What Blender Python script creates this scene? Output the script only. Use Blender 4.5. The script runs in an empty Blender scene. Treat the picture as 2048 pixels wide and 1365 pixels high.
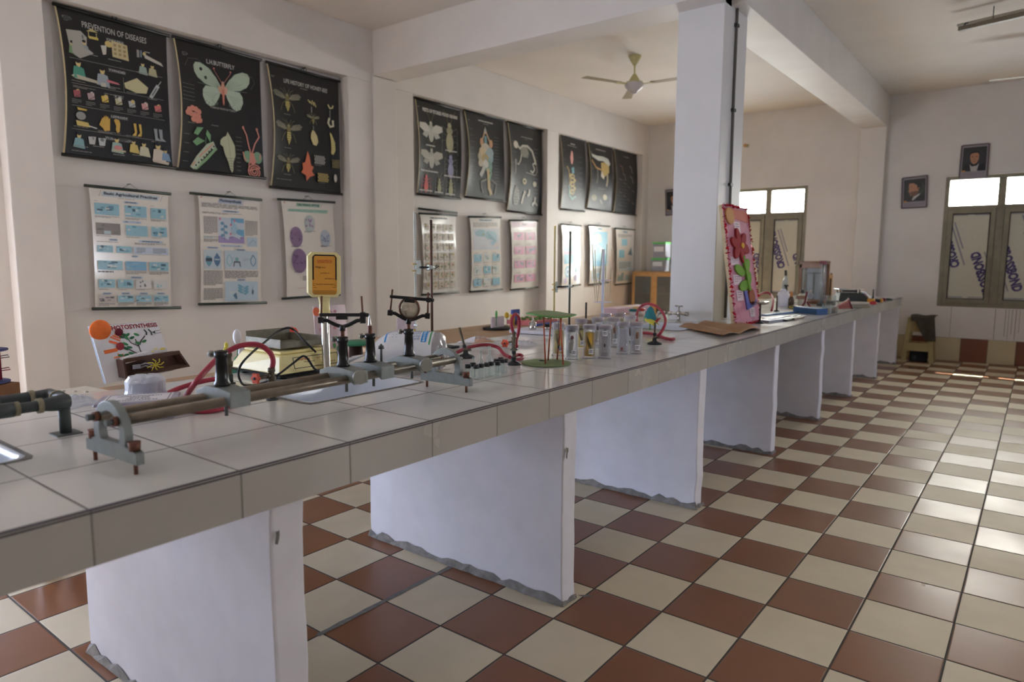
import bpy, bmesh, math, random
from mathutils import Vector, Matrix
random.seed(7)
SC = bpy.context.scene
COL = SC.collection
PI = math.pi

# ------------------------------------------------------------------ camera
CAM = Vector((1.0638, -2.0355, 1.3445))
FW = Vector((-0.6056, 0.7870, -0.1179)); RT = Vector((0.7922, 0.6102, 0.0043)); UP = Vector((-0.0752, 0.0909, 0.9930))
FPX = 1371.6
FW.normalize(); RT = (RT - FW * RT.dot(FW)).normalized(); UP = RT.cross(FW)
cd = bpy.data.cameras.new('camera'); cam = bpy.data.objects.new('camera', cd); COL.objects.link(cam)
m3 = Matrix((RT, UP, -FW)).transposed()
cam.matrix_world = Matrix.Translation(CAM) @ m3.to_4x4()
cd.sensor_width = 36.0; cd.lens = 36.0 * FPX / 2048
cd.clip_start = 0.05; cd.clip_end = 200
cd.dof.use_dof = True; cd.dof.focus_distance = 2.75; cd.dof.aperture_fstop = 2.6
SC.camera = cam

# ------------------------------------------------------------------ world, sun, exposure
SC.view_settings.view_transform = 'Standard'; SC.view_settings.look = 'None'
SC.view_settings.gamma = 1.0; SC.view_settings.use_curve_mapping = False
SC.view_settings.exposure = -0.3
w = bpy.data.worlds.new('sky'); SC.world = w; w.use_nodes = True
nt = w.node_tree; nt.nodes.clear()
SUN = Vector((0.13, -1.40, -2.25)).normalized()   # direction the sunlight travels
tc = nt.nodes.new('ShaderNodeTexCoord'); dp = nt.nodes.new('ShaderNodeVectorMath'); dp.operation = 'DOT_PRODUCT'
dp.inputs[1].default_value = Vector((0.05, 1.0, 0.55)).normalized()
mr = nt.nodes.new('ShaderNodeMapRange'); pw = nt.nodes.new('ShaderNodeMath'); pw.operation = 'POWER'; pw.inputs[1].default_value = 2.0
mx = nt.nodes.new('ShaderNodeMix'); mx.data_type = 'RGBA'
bg = nt.nodes.new('ShaderNodeBackground'); wo = nt.nodes.new('ShaderNodeOutputWorld')
nt.links.new(tc.outputs['Generated'], dp.inputs[0]); nt.links.new(dp.outputs['Value'], mr.inputs['Value'])
mr.inputs['From Min'].default_value = -0.1; mr.inputs['From Max'].default_value = 1.0
nt.links.new(mr.outputs[0], pw.inputs[0]); nt.links.new(pw.outputs[0], mx.inputs['Factor'])
mx.inputs['A'].default_value = (0.68, 0.83, 1.14, 1); mx.inputs['B'].default_value = (5.0, 4.8, 4.5, 1)   # blue sky away from the sun, hazy glow round it
nt.links.new(mx.outputs['Result'], bg.inputs[0]); nt.links.new(bg.outputs[0], wo.inputs[0])
bg.inputs[1].default_value = 18.0
sd = bpy.data.lights.new('sun', 'SUN'); sun = bpy.data.objects.new('sun', sd); COL.objects.link(sun)
sd.energy = 340.0; sd.angle = 0.012; sd.color = (1.0, 0.91, 0.78)
sun.rotation_euler = SUN.to_track_quat('-Z', 'Y').to_euler()

def portal(name, loc, rot, sx, sy):
    l = bpy.data.lights.new(name, 'AREA'); l.shape = 'RECTANGLE'; l.size = sx; l.size_y = sy
    l.cycles.is_portal = True
    o = bpy.data.objects.new(name, l); COL.objects.link(o); o.location = loc; o.rotation_euler = rot
    return o

# ------------------------------------------------------------------ pixel of the photograph -> point in the room
def at(u, v, x=None, y=None, z=None):
    d = FW + RT * ((u - 1024) / FPX) - UP * ((v - 682.5) / FPX)
    if x is not None: t = (x - CAM.x) / d.x
    elif y is not None: t = (y - CAM.y) / d.y
    else: t = (z - CAM.z) / d.z
    return CAM + d * t
def hz(u, v, b):                                   # height of a pixel on the upright line above point b
    d = FW + RT * ((u - 1024) / FPX) - UP * ((v - 682.5) / FPX)
    n = Vector((CAM.x - b[0], CAM.y - b[1], 0)); t = (Vector(b) - CAM).dot(n) / d.dot(n)
    return (CAM + d * t).z
ZT = 0.88                                          # top of the tiled bench
ZW = 0.75                                          # top of the wooden tables behind it

# ------------------------------------------------------------------ materials
def lin(c):
    c = c / 255.0
    return c / 12.92 if c <= 0.04045 else ((c + 0.055) / 1.055) ** 2.4
def L(c): return (lin(c[0]), lin(c[1]), lin(c[2]), 1.0)
MATS = {}
def M(name, col=(200, 200, 200), rough=0.5, metal=0.0, trans=0.0, alpha=1.0, coat=0.0, var=0.06, vs=30.0, ior=1.45, spec=0.5, bump=0.0, bs=60.0):
    if name in MATS: return MATS[name]
    m = bpy.data.materials.new(name); m.use_nodes = True; n = m.node_tree
    b = n.nodes['Principled BSDF']
    c = L(col); b.inputs['Base Color'].default_value = c
    b.inputs['Roughness'].default_value = rough; b.inputs['Metallic'].default_value = metal
    b.inputs['IOR'].default_value = ior; b.inputs['Specular IOR Level'].default_value = spec
    if trans: b.inputs['Transmission Weight'].default_value = trans
    if coat: b.inputs['Coat Weight'].default_value = coat; b.inputs['Coat Roughness'].default_value = 0.12
    if alpha < 1: b.inputs['Alpha'].default_value = alpha
    if var and not trans:
        g = n.nodes.new('ShaderNodeNewGeometry'); nz = n.nodes.new('ShaderNodeTexNoise'); mp = n.nodes.new('ShaderNodeMapRange')
        hs = n.nodes.new('ShaderNodeHueSaturation'); hs.inputs['Color'].default_value = c
        nz.inputs['Scale'].default_value = vs; nz.inputs['Detail'].default_value = 3
        n.links.new(g.outputs['Position'], nz.inputs['Vector']); n.links.new(nz.outputs[0], mp.inputs['Value'])
        mp.inputs['From Min'].default_value = 0.3; mp.inputs['From Max'].default_value = 0.7
        mp.inputs['To Min'].default_value = 1 - var; mp.inputs['To Max'].default_value = 1 + var
        n.links.new(mp.outputs[0], hs.inputs['Value']); n.links.new(hs.outputs[0], b.inputs['Base Color'])
    if bump:
        g2 = n.nodes.new('ShaderNodeNewGeometry'); n2 = n.nodes.new('ShaderNodeTexNoise'); bp = n.nodes.new('ShaderNodeBump')
        n2.inputs['Scale'].default_value = bs; n2.inputs['Detail'].default_value = 4
        n.links.new(g2.outputs['Position'], n2.inputs['Vector']); n.links.new(n2.outputs[0], bp.inputs['Height'])
        bp.inputs['Strength'].default_value = bump; bp.inputs['Distance'].default_value = 0.01
        n.links.new(bp.outputs[0], b.inputs['Normal'])
    MATS[name] = m; return m
def thin(name, col=(240, 245, 245), op=0.15, rough=0.05):
    """thin clear glass or plastic: mostly see-through with a glossy surface"""
    if name in MATS: return MATS[name]
    m = bpy.data.materials.new(name); m.use_nodes = True; n = m.node_tree; n.nodes.clear()
    o = n.nodes.new('ShaderNodeOutputMaterial'); t = n.nodes.new('ShaderNodeBsdfTransparent'); t.inputs[0].default_value = L(col)
    p = n.nodes.new('ShaderNodeBsdfPrincipled'); p.inputs['Base Color'].default_value = L(col); p.inputs['Roughness'].default_value = rough
    lw = n.nodes.new('ShaderNodeLayerWeight'); lw.inputs[0].default_value = 0.35
    mr = n.nodes.new('ShaderNodeMapRange'); mr.inputs['To Min'].default_value = op; mr.inputs['To Max'].default_value = min(1, op + 0.55)
    n.links.new(lw.outputs['Facing'], mr.inputs['Value'])
    x = n.nodes.new('ShaderNodeMixShader'); n.links.new(mr.outputs[0], x.inputs[0]); n.links.new(t.outputs[0], x.inputs[1]); n.links.new(p.outputs[0], x.inputs[2])
    n.links.new(x.outputs[0], o.inputs[0]); MATS[name] = m; return m

def tile_floor(name, c_even, c_odd, grout, size, off, r_even, r_odd, gw=0.006, axes=('X', 'Y'), vary=0.10, bumpy=0.0):
    m = bpy.data.materials.new(name); m.use_nodes = True; n = m.node_tree; b = n.nodes['Principled BSDF']
    def N(t, **k):
        q = n.nodes.new(t)
        for a, v in k.items(): setattr(q, a, v)
        return q
    def mth(op, a, bb=None):
        q = N('ShaderNodeMath', operation=op)
        for i, v in enumerate((a, bb)):
            if v is None: continue
            if isinstance(v, (int, float)): q.inputs[i].default_value = v
            else: n.links.new(v, q.inputs[i])
        return q.outputs[0]
    g = N('ShaderNodeNewGeometry'); s = N('ShaderNodeSeparateXYZ'); n.links.new(g.outputs['Position'], s.inputs[0])
    cs = []; edge = None
    for k in range(2):
        a = mth('DIVIDE', mth('SUBTRACT', s.outputs[axes[k]], off[k]), size[k])
        fl = mth('FLOOR', a); fr = mth('SUBTRACT', a, fl)
        e = mth('MULTIPLY', mth('MINIMUM', fr, mth('SUBTRACT', 1.0, fr)), size[k])
        edge = e if edge is None else mth('MINIMUM', edge, e)
        cs.append(fl)
    par = mth('MODULO', mth('ABSOLUTE', mth('ADD', cs[0], cs[1])), 2.0)
    cv = N('ShaderNodeCombineXYZ'); n.links.new(cs[0], cv.inputs[0]); n.links.new(cs[1], cv.inputs[1])
    wn = N('ShaderNodeTexWhiteNoise', noise_dimensions='3D'); n.links.new(cv.outputs[0], wn.inputs['Vector'])
    mx = N('ShaderNodeMix', data_type='RGBA'); n.links.new(par, mx.inputs['Factor'])
    mx.inputs['A'].default_value = L(c_even); mx.inputs['B'].default_value = L(c_odd)
    nz = N('ShaderNodeTexNoise'); nz.inputs['Scale'].default_value = 7.0; nz.inputs['Detail'].default_value = 5; n.links.new(g.outputs['Position'], nz.inputs['Vector'])
    v1 = mth('ADD', mth('MULTIPLY', mth('SUBTRACT', wn.outputs['Value'], 0.5), vary), mth('MULTIPLY', mth('SUBTRACT', nz.outputs[0], 0.5), 0.20 * (vary / 0.10) ** 0.5))
    hs = N('ShaderNodeHueSaturation'); n.links.new(mx.outputs['Result'], hs.inputs['Color']); n.links.new(mth('ADD', 1.0, v1), hs.inputs['Value'])
    gm = N('ShaderNodeMix', data_type='RGBA'); ge = mth('LESS_THAN', edge, gw / 2)
    n.links.new(ge, gm.inputs['Factor']); n.links.new(hs.outputs[0], gm.inputs['A']); gm.inputs['B'].default_value = L(grout)
    n.links.new(gm.outputs['Result'], b.inputs['Base Color'])
    n2 = N('ShaderNodeTexNoise'); n2.inputs['Scale'].default_value = 3.0; n2.inputs['Detail'].default_value = 6; n.links.new(g.outputs['Position'], n2.inputs['Vector'])
    r0 = mth('ADD', r_even, mth('MULTIPLY', par, r_odd - r_even))
    r1 = mth('ADD', r0, mth('MULTIPLY', mth('SUBTRACT', n2.outputs[0], 0.5), 0.25))
    r2 = mth('ADD', r1, mth('MULTIPLY', ge, 0.5)); n.links.new(r2, b.inputs['Roughness'])
    bp = N('ShaderNodeBump'); bp.inputs['Strength'].default_value = 0.35; bp.inputs['Distance'].default_value = 0.004
    hgt = mth('MINIMUM', mth('DIVIDE', edge, gw), 1.0)
    if bumpy:
        n3 = N('ShaderNodeTexNoise'); n3.inputs['Scale'].default_value = 5.0; n.links.new(g.outputs['Position'], n3.inputs['Vector'])
        hgt = mth('ADD', hgt, mth('MULTIPLY', n3.outputs[0], bumpy))
    n.links.new(hgt, bp.inputs['Height']); n.links.new(bp.outputs[0], b.inputs['Normal'])
    MATS[name] = m; return m

# ------------------------------------------------------------------ mesh builder
def frame_of(d):
    d = Vector(d).normalized(); a = Vector((0, 0, 1)) if abs(d.z) < 0.9 else Vector((1, 0, 0))
    x = a.cross(d).normalized(); return x, d.cross(x), d
class MB:
    def __init__(s): s.v = []; s.f = []; s.mi = []; s.sm = []; s.mats = []
    def m(s, mat):
        if mat not in s.mats: s.mats.append(mat)
        return s.mats.index(mat)
    def add(s, vs, fs, mat, smooth=False):
        o = len(s.v); k = s.m(mat); s.v.extend([Vector(p) for p in vs])
        for f in fs: s.f.append([o + i for i in f]); s.mi.append(k); s.sm.append(smooth)
        return s
    def box(s, lo, hi, mat, T=None):
        x0, y0, z0 = lo; x1, y1, z1 = hi
        P = [Vector(p) for p in ((x0,y0,z0),(x1,y0,z0),(x1,y1,z0),(x0,y1,z0),(x0,y0,z1),(x1,y0,z1),(x1,y1,z1),(x0,y1,z1))]
        if T is not None: P = [T @ p for p in P]
        return s.add(P, [(0,3,2,1),(4,5,6,7),(0,1,5,4),(1,2,6,5),(2,3,7,6),(3,0,4,7)], mat)
    def cbox(s, c, sz, mat, rz=0.0, T=None):
        Tm = Matrix.Translation(Vector(c)) @ Matrix.Rotation(rz, 4, 'Z')
        if T is not None: Tm = T @ Tm
        a, b, d = sz[0]/2, sz[1]/2, sz[2]/2
        return s.box((-a,-b,-d), (a,b,d), mat, Tm)
    def hexa(s, P, mat):                           # 8 corners: bottom ring then top ring
        return s.add(P, [(0,3,2,1),(4,5,6,7),(0,1,5,4),(1,2,6,5),(2,3,7,6),(3,0,4,7)], mat)
    def cyl(s, a, b, r0, mat, r1=None, n=16, caps=True, smooth=True):
        a, b = Vector(a), Vector(b); r1 = r0 if r1 is None else r1
        x, y, d = frame_of(b - a); P = []
        for c, r in ((a, r0), (b, r1)):
            for i in range(n): t = 2*PI*i/n; P.append(c + x*(r*math.cos(t)) + y*(r*math.sin(t)))
        s.add(P, [(i, (i+1) % n, n+(i+1) % n, n+i) for i in range(n)], mat, smooth)
        if caps: s.add(P[:n], [list(range(n))[::-1]], mat); s.add(P[n:], [list(range(n))], mat)
        return s
    def lathe(s, base, prof, mat, n=24, axis=(0,0,1), smooth=True):
        x, y, d = frame_of(axis); base = Vector(base); P = []
        for r, h in prof:
            for i in range(n): t = 2*PI*i/n; P.append(base + d*h + x*(r*math.cos(t)) + y*(r*math.sin(t)))
        F = [(k*n+i, k*n+(i+1) % n, (k+1)*n+(i+1) % n, (k+1)*n+i) for k in range(len(prof)-1) for i in range(n)]
        return s.add(P, F, mat, smooth)
    def tube(s, pts, r, mat, n=10, closed=False, sub=0):
        pts = [Vector(p) for p in pts]
        if sub:
            if isinstance(r, (list, tuple)): r = [r[i] + (r[i+1]-r[i])*k/sub for i in range(len(r)-1) for k in range(sub)] + [r[-1]]
            pts = spline(pts, sub, closed)
        N_ = len(pts); P = []; prev = None
        for i in range(N_):
            if closed: d = pts[(i+1) % N_] - pts[i-1]
            else: d = pts[min(i+1, N_-1)] - pts[max(i-1, 0)]
            d.normalize()
            if prev is None: x = frame_of(d)[0]
            else:
                x = prev - d * prev.dot(d)
                x = x.normalized() if x.length > 1e-6 else frame_of(d)[0]
            prev = x; y = d.cross(x); rr = r[i] if isinstance(r, (list, tuple)) else r
            for k in range(n): t = 2*PI*k/n; P.append(pts[i] + x*(rr*math.cos(t)) + y*(rr*math.sin(t)))
        K = N_ if closed else N_-1
        s.add(P, [(i*n+k, i*n+(k+1) % n, ((i+1) % N_)*n+(k+1) % n, ((i+1) % N_)*n+k) for i in range(K) for k in range(n)], mat, True)
        if not closed: s.add(P[:n], [list(range(n))[::-1]], mat); s.add(P[-n:], [list(range(n))], mat)
        return s
    def prism(s, poly, o, ex, ey, ez, mat, smooth=False):
        """polygon (2d) in frame o,ex,ey swept along ez (a vector)"""
        o, ex, ey, ez = Vector(o), Vector(ex), Vector(ey), Vector(ez); n = len(poly)
        A = [o + ex*p[0] + ey*p[1] for p in poly]; B = [p + ez for p in A]
        s.add(A, [list(range(n))[::-1]], mat); s.add(B, [list(range(n))], mat)
        return s.add(A + B, [(i, (i+1) % n, n+(i+1) % n, n+i) for i in range(n)], mat, smooth)
    def ball(s, c, r, mat, n=16, k=10, sc=(1,1,1)):
        P = []; F = []
        for j in range(k+1):
            t = PI*j/k
            for i in range(n): a = 2*PI*i/n; P.append(Vector(c) + Vector((r*sc[0]*math.sin(t)*math.cos(a), r*sc[1]*math.sin(t)*math.sin(a), r*sc[2]*math.cos(t))))
        for j in range(k):
            for i in range(n): F.append((j*n+i, (j+1)*n+i, (j+1)*n+(i+1) % n, j*n+(i+1) % n))
        return s.add(P, F, mat, True)
    def grid(s, fn, nu, nv, mat, smooth=True):
        P = [fn(i/nu, j/nv) for j in range(nv+1) for i in range(nu+1)]; q = nu+1
        return s.add(P, [(j*q+i, j*q+i+1, (j+1)*q+i+1, (j+1)*q+i) for j in range(nv) for i in range(nu)], mat, smooth)
    def build(s, name, parent=None, bevel=0.0, seg=2, solid=0.0, loc=None, rz=0.0, org=None):
        if org is not None: s.v = [p - Vector(org) for p in s.v]
        me = bpy.data.meshes.new(name); me.from_pydata([tuple(p) for p in s.v], [], s.f)
        for mt in s.mats: me.materials.append(mt)
        for i, p in enumerate(me.polygons): p.material_index = s.mi[i]; p.use_smooth = s.sm[i]
        bm = bmesh.new(); bm.from_mesh(me); bmesh.ops.remove_doubles(bm, verts=bm.verts, dist=1e-6)
        if not solid: bmesh.ops.recalc_face_normals(bm, faces=bm.faces)
        bm.to_mesh(me); bm.free(); me.update()
        o = bpy.data.objects.new(name, me); COL.objects.link(o)
        if parent is not None: o.parent = parent
        if loc is not None: o.location = loc
        o.rotation_euler = (0, 0, rz)
        if solid:
            md = o.modifiers.new('thick', 'SOLIDIFY'); md.thickness = solid; md.offset = 0
        if bevel:
            md = o.modifiers.new('edge', 'BEVEL'); md.width = bevel; md.segments = seg; md.limit_method = 'ANGLE'; md.angle_limit = 0.6
            md.harden_normals = False
        return o
def spline(pts, sub, closed=False):
    out = []; n = len(pts); K = n if closed else n-1
    for i in range(K):
        p0 = pts[(i-1) % n] if closed or i > 0 else pts[0]*2 - pts[1]
        p1 = pts[i]; p2 = pts[(i+1) % n]; p3 = pts[(i+2) % n] if closed or i+2 < n else p2*2 - p1
        for k in range(sub):
            t = k/sub; out.append(0.5*((2*p1) + (p2-p0)*t + (2*p0-5*p1+4*p2-p3)*t*t + (3*p1-p0-3*p2+p3)*t**3))
    if not closed: out.append(pts[-1])
    return out
def tag(o, label=None, cat=None, group=None, kind=None):
    if label: o['label'] = label
    if cat: o['category'] = cat
    if group: o['group'] = group
    if kind: o['kind'] = kind
    return o
def thing(name, label, cat, loc=(0,0,0), rz=0.0, group=None):
    o = bpy.data.objects.new(name, None); COL.objects.link(o); o.location = loc; o.rotation_euler = (0, 0, rz); o.empty_display_size = 0.05
    return tag(o, label, cat, group)
def dup(root, loc, rz=None, label=None):
    def cp(o, par):
        c = o.copy(); COL.objects.link(c); c.parent = par
        for ch in list(o.children): cp(ch, c)
        return c
    r = cp(root, None); r.location = loc
    if rz is not None: r.rotation_euler = (0, 0, rz)
    if label: r['label'] = label
    return r
TXT = {}
def text2d(s, bold=0.0, sh=0.0):
    """letters as flat triangles, scaled to the unit square; returns verts, faces"""
    k = (s, bold, sh)
    if k in TXT: return TXT[k]
    cu = bpy.data.curves.new('t', 'FONT'); cu.body = s; cu.size = 1; cu.offset = bold; cu.shear = sh; cu.resolution_u = 2; cu.fill_mode = 'FRONT'
    ob = bpy.data.objects.new('t', cu); me = bpy.data.meshes.new_from_object(ob)
    vs = [(v.co.x, v.co.y) for v in me.vertices]; fs = [tuple(p.vertices) for p in me.polygons]
    x0, x1 = min(v[0] for v in vs), max(v[0] for v in vs); y0, y1 = min(v[1] for v in vs), max(v[1] for v in vs)
    vs = [((a-x0)/(x1-x0), (b-y0)/(y1-y0)) for a, b in vs]
    bpy.data.objects.remove(ob); bpy.data.curves.remove(cu); bpy.data.meshes.remove(me)
    TXT[k] = (vs, fs); return TXT[k]

class Art:
    """flat print on a surface fn(u, v, h): u to the right, v downward, h lift off the sheet"""
    def __init__(s, mb, fn, asp=1.0, rough=0.5, fade=0.0): s.mb = mb; s.fn = fn; s.k = 0; s.asp = asp; s.rough = rough; s.fade = fade
    def mat(s, c):
        if s.fade: g = sum(c)/3; c = tuple(int(x + (0.45*g + 0.55*214 - x)*s.fade) for x in c)
        return M('print_%d_%d_%d' % tuple(c), c, s.rough, var=0.0)
    def lift(s): s.k += 1; return 0.0012 + 0.00008 * s.k
    def put(s, P, F, c):
        h = s.lift(); s.mb.add([s.fn(p[0], p[1], h) for p in P], F, s.mat(c) if not isinstance(c, bpy.types.Material) else c)
    def rect(s, u0, v0, u1, v1, c):
        nu = max(1, int(abs(u1-u0)/0.15)); nv = max(1, int(abs(v1-v0)/0.08)); q = nu+1
        P = [(u0+(u1-u0)*i/nu, v0+(v1-v0)*j/nv) for j in range(nv+1) for i in range(nu+1)]
        s.put(P, [(j*q+i, j*q+i+1, (j+1)*q+i+1, (j+1)*q+i) for j in range(nv) for i in range(nu)], c)
    def poly(s, pts, c): s.put(pts, [list(range(len(pts)))], c)
    def ell(s, u, v, ru, rv, c, n=16, rot=0.0):
        ca, sa = math.cos(rot), math.sin(rot); P = []
        for i in range(n):
            t = 2*PI*i/n; a, b = ru*math.cos(t), rv*math.sin(t)*s.asp
            P.append((u + a*ca - b*sa, v + (a*sa + b*ca)/s.asp))
        s.poly(P, c)
    def line(s, pts, wd, c):
        h = s.lift(); P = []; n = len(pts); F = []
        for i, p in enumerate(pts):
            q0, q1 = pts[max(i-1, 0)], pts[min(i+1, n-1)]
            dx, dy = q1[0]-q0[0], (q1[1]-q0[1])*s.asp; l = math.hypot(dx, dy) or 1
            nx, ny = -dy/l*wd/2, dx/l*wd/2/s.asp
            P += [(p[0]+nx, p[1]+ny), (p[0]-nx, p[1]-ny)]
        for i in range(n-1): F.append((2*i, 2*i+1, 2*i+3, 2*i+2))
        s.mb.add([s.fn(p[0], p[1], h) for p in P], F, s.mat(c))
    def text(s, t, u0, v0, u1, v1, c, bold=0.0, sh=0.0):
        vs, fs = text2d(t, bold, sh); s.put([(u0+a*(u1-u0), v1+b*(v0-v1)) for a, b in vs], fs, c)
    def lines(s, u0, v0, u1, v1, n, c, fill=0.45, rag=0.25):
        h = s.lift(); P = []; F = []; dv = (v1-v0)/n
        for i in range(n):
            v = v0 + dv*i; u = u0; ue = u1 if i < n-1 else u1 - (u1-u0)*rag*1.5
            while u < ue - 1e-4:
                wd = min(ue-u, (u1-u0)*random.uniform(0.06, 0.2)); k = len(P)
                P += [(u, v), (u+wd*0.86, v), (u+wd*0.86, v+dv*fill), (u, v+dv*fill)]; F.append((k, k+1, k+2, k+3)); u += wd
        s.mb.add([s.fn(p[0], p[1], h) for p in P], F, s.mat(c))
# ================================================================== the room
XW = -4.44; XN = -4.57; YF = 8.95; ZC = 3.62; YB = -3.7; XR = 4.4
m_wall = M('wall_paint', (226, 220, 214), 0.55, var=0.035, vs=3.0, bump=0.05, bs=25)
m_ceil = M('ceiling_paint', (228, 220, 210), 0.7, var=0.03, vs=2.0)
m_pill = M('pillar_paint', (226, 224, 222), 0.5, var=0.02, vs=4.0, bump=0.04, bs=25)
m_floor = tile_floor('floor_tiles', (214, 200, 172), (132, 86, 56), (72, 66, 60), (0.3, 0.3), (0.0, 0.0), 0.56, 0.33, gw=0.007, vary=0.09, bumpy=0.6)
m_cem = M('cement', (120, 118, 114), 0.85, var=0.2, vs=40)
m_alu = M('window_aluminium', (132, 126, 108), 0.5, 0.35, var=0.12, vs=8)
m_aludark = M('window_seal', (52, 50, 46), 0.6)
def struct(name, mb, **k):
    o = mb.build(name, **k); o['kind'] = 'structure'; return o
f = MB(); f.box((XN-0.2, YB, -0.12), (XR, YF, 0.0), m_floor)
# cement smeared along two open joints
for (a, b) in (((-0.9, -0.62), (-0.9, 0.16)), ((-0.31, 0.21), (-0.28, 0.24))):
    P = []; n = 14
    for i in range(n+1):
        t = i/n; wv = 0.010 + 0.008*random.random(); x = a[0]+(b[0]-a[0])*t; y = a[1]+(b[1]-a[1])*t
        P += [(x-wv, y, 0.0012), (x+wv*0.8, y, 0.0012)]
    f.add(P, [(2*i, 2*i+1, 2*i+3, 2*i+2) for i in range(n)], m_cem)
struct('floor', f)
c = MB(); c.box((XN-0.2, YB, ZC), (XR, YF+0.25, ZC+0.15), m_ceil); struct('ceiling', c)

# side wall with blocked-up window recesses; the recess nearest the camera has an unseen opening, added and sized for its light
def wall_with_holes(axis, pos, thick, a0, a1, z1, holes, mat):
    mb = MB(); cur = a0
    def bx(p, q, za, zb):
        if q - p < 1e-4 or zb - za < 1e-4: return
        if axis == 'y': mb.box((p, min(pos, pos+thick), za), (q, max(pos, pos+thick), zb), mat)
        else: mb.box((min(pos, pos+thick), p, za), (max(pos, pos+thick), q, zb), mat)
    for h in holes:
        bx(cur, h[0], 0, z1); bx(h[0], h[1], 0, h[2]); bx(h[0], h[1], h[3], z1); cur = h[1]
    bx(cur, a1, 0, z1); return mb
LEFT = [(-3.4, -1.1, 0.02, 1.7)]
wl = wall_with_holes('x', XN, -0.2, YB-0.23, YF, ZC, LEFT, m_wall)
for a, b, z0, z1 in LEFT: portal('daylight', (XN-0.19, (a+b)/2, (z0+z1)/2), (0, -PI/2, 0), z1-z0, b-a)
wl.box((XN, YB, 3.115), (XW, YF, ZC), m_wall)
for y0, y1 in ((YB, -3.2), (-0.385, -0.115), (2.475, 3.355), (5.895, 6.175), (8.74, YF)):
    wl.box((XN, y0, 0), (XW, y1, 3.115), m_wall)
wl.box((XW, 2.78, 0), (XW+0.02, 3.09, 3.18), m_wall)
struct('wall_left', wl, bevel=0.006)

# end wall with two windows
W1 = (-3.66, -1.815, 0.74, 2.47); W2 = (-0.055, 1.30, 0.74, 2.47); 
wf = wall_with_holes('y', YF, 0.23, XN-0.2, XR+0.2, ZC, [W1, W2], m_wall)
m_stain = M('wall_stain', (120, 106, 92), 0.7)
for (x, wd, h) in ((0.12, 0.004, 0.40), (0.61, 0.006, 0.40), (0.72, 0.005, 0.36), (0.755, 0.004, 0.40), (0.79, 0.005, 0.33), (0.83, 0.006, 0.40), (0.87, 0.004, 0.3)):
    wf.box((x, YF-0.0015, 0.73-h), (x+wd, YF, 0.73), m_stain)
struct('wall_far', wf)
NEAR = [(-4.45, -4.15, 0.9, 1.9)]; SIDE = [(2.8, 3.6, 0.95, 1.95)]  # unseen openings added in the near and right walls for their light
wn = wall_with_holes('y', YB, -0.23, XN-0.2, XR+0.2, ZC, NEAR, m_wall)
struct('wall_near', wn)
wr = wall_with_holes('x', XR, 0.23, YB, YF, ZC, [q for q in SIDE], m_wall)
struct('wall_right', wr)
for (a, b, z0, z1) in NEAR: portal('daylight', ((a+b)/2, YB-0.22, (z0+z1)/2), (-PI/2, 0, PI), b-a, z1-z0)
for a, b, z0, z1 in SIDE: portal('daylight', (XR+0.22, (a+b)/2, (z0+z1)/2), (0, PI/2, 0), z1-z0, b-a)

def window(name, x0, x1, z0, z1, mull, panes=True):
    """frame, glazed fanlights on top, panelled casements below; boards carry the film print"""
    root = bpy.data.objects.new(name, None); COL.objects.link(root); root['kind'] = 'structure'; root.location = (0, YF, 0)
    fr = MB(); ya, yb = 0.0, 0.07; zt0, zt1 = 2.035, 2.085
    def b(p, q, za, zb, m=m_alu, y0=ya, y1=yb): fr.box((p, y0, za), (q, y1, zb), m)
    b(x0, x0+0.05, z0, z1); b(x1-0.05, x1, z0, z1); b(x0+0.05, x1-0.05, z0, z0+0.05); b(x0+0.05, x1-0.05, z1-0.05, z1)
    for mm in mull: b(mm-0.045, mm+0.045, z0+0.05, z1-0.05)
    b(x0+0.05, x1-0.05, zt0, zt1, y0=-0.004)
    fr.box((x0-0.012, -0.012, z1-0.004), (x1+0.012, 0.05, z1+0.02), m_wall)
    fr.build('window_frame', root, bevel=0.004)
    ed = [x0+0.05] + [e for mm in mull for e in (mm-0.045, mm+0.045)] + [x1-0.05]
    cells = [(ed[i], ed[i+1]) for i in range(0, len(ed), 2)]
    for (p, q) in cells:
        g = MB(); g.box((p, 0.03, zt1), (q, 0.036, z1-0.05), thin('window_glass', (250, 252, 250), 0.03, 0.02)); g.build('pane', root)
        s = MB(); h = z0+0.05; t = zt0; w = 0.055
        for (a, bb, c2, d) in ((p, p+w, h, t), (q-w, q, h, t), (p+w, q-w, h, h+w), (p+w, q-w, t-w, t)):
            s.box((a, -0.014, c2), (bb, 0.05, d), m_alu)
        for (a, bb, c2, d) in ((p+w, p+w+0.012, h+w, t-w), (q-w-0.012, q-w, h+w, t-w), (p+w, q-w, h+w, h+w+0.010), (p+w, q-w, t-w-0.014, t-w)):
            s.box((a, 0.002, c2), (bb, 0.03, d), m_aludark)
        s.box((q-0.03, -0.03, 1.28), (q-0.018, -0.014, 1.40), m_alu); s.box((p+0.01, -0.02, 0.86), (p+0.025, -0.014, 0.93), m_alu)
        s.build('casement', root, bevel=0.003)
    return root, cells
m_board = M('panel_film', (206, 202, 182), 0.5, var=0.03)
m_blue = (72, 60, 108)
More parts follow.
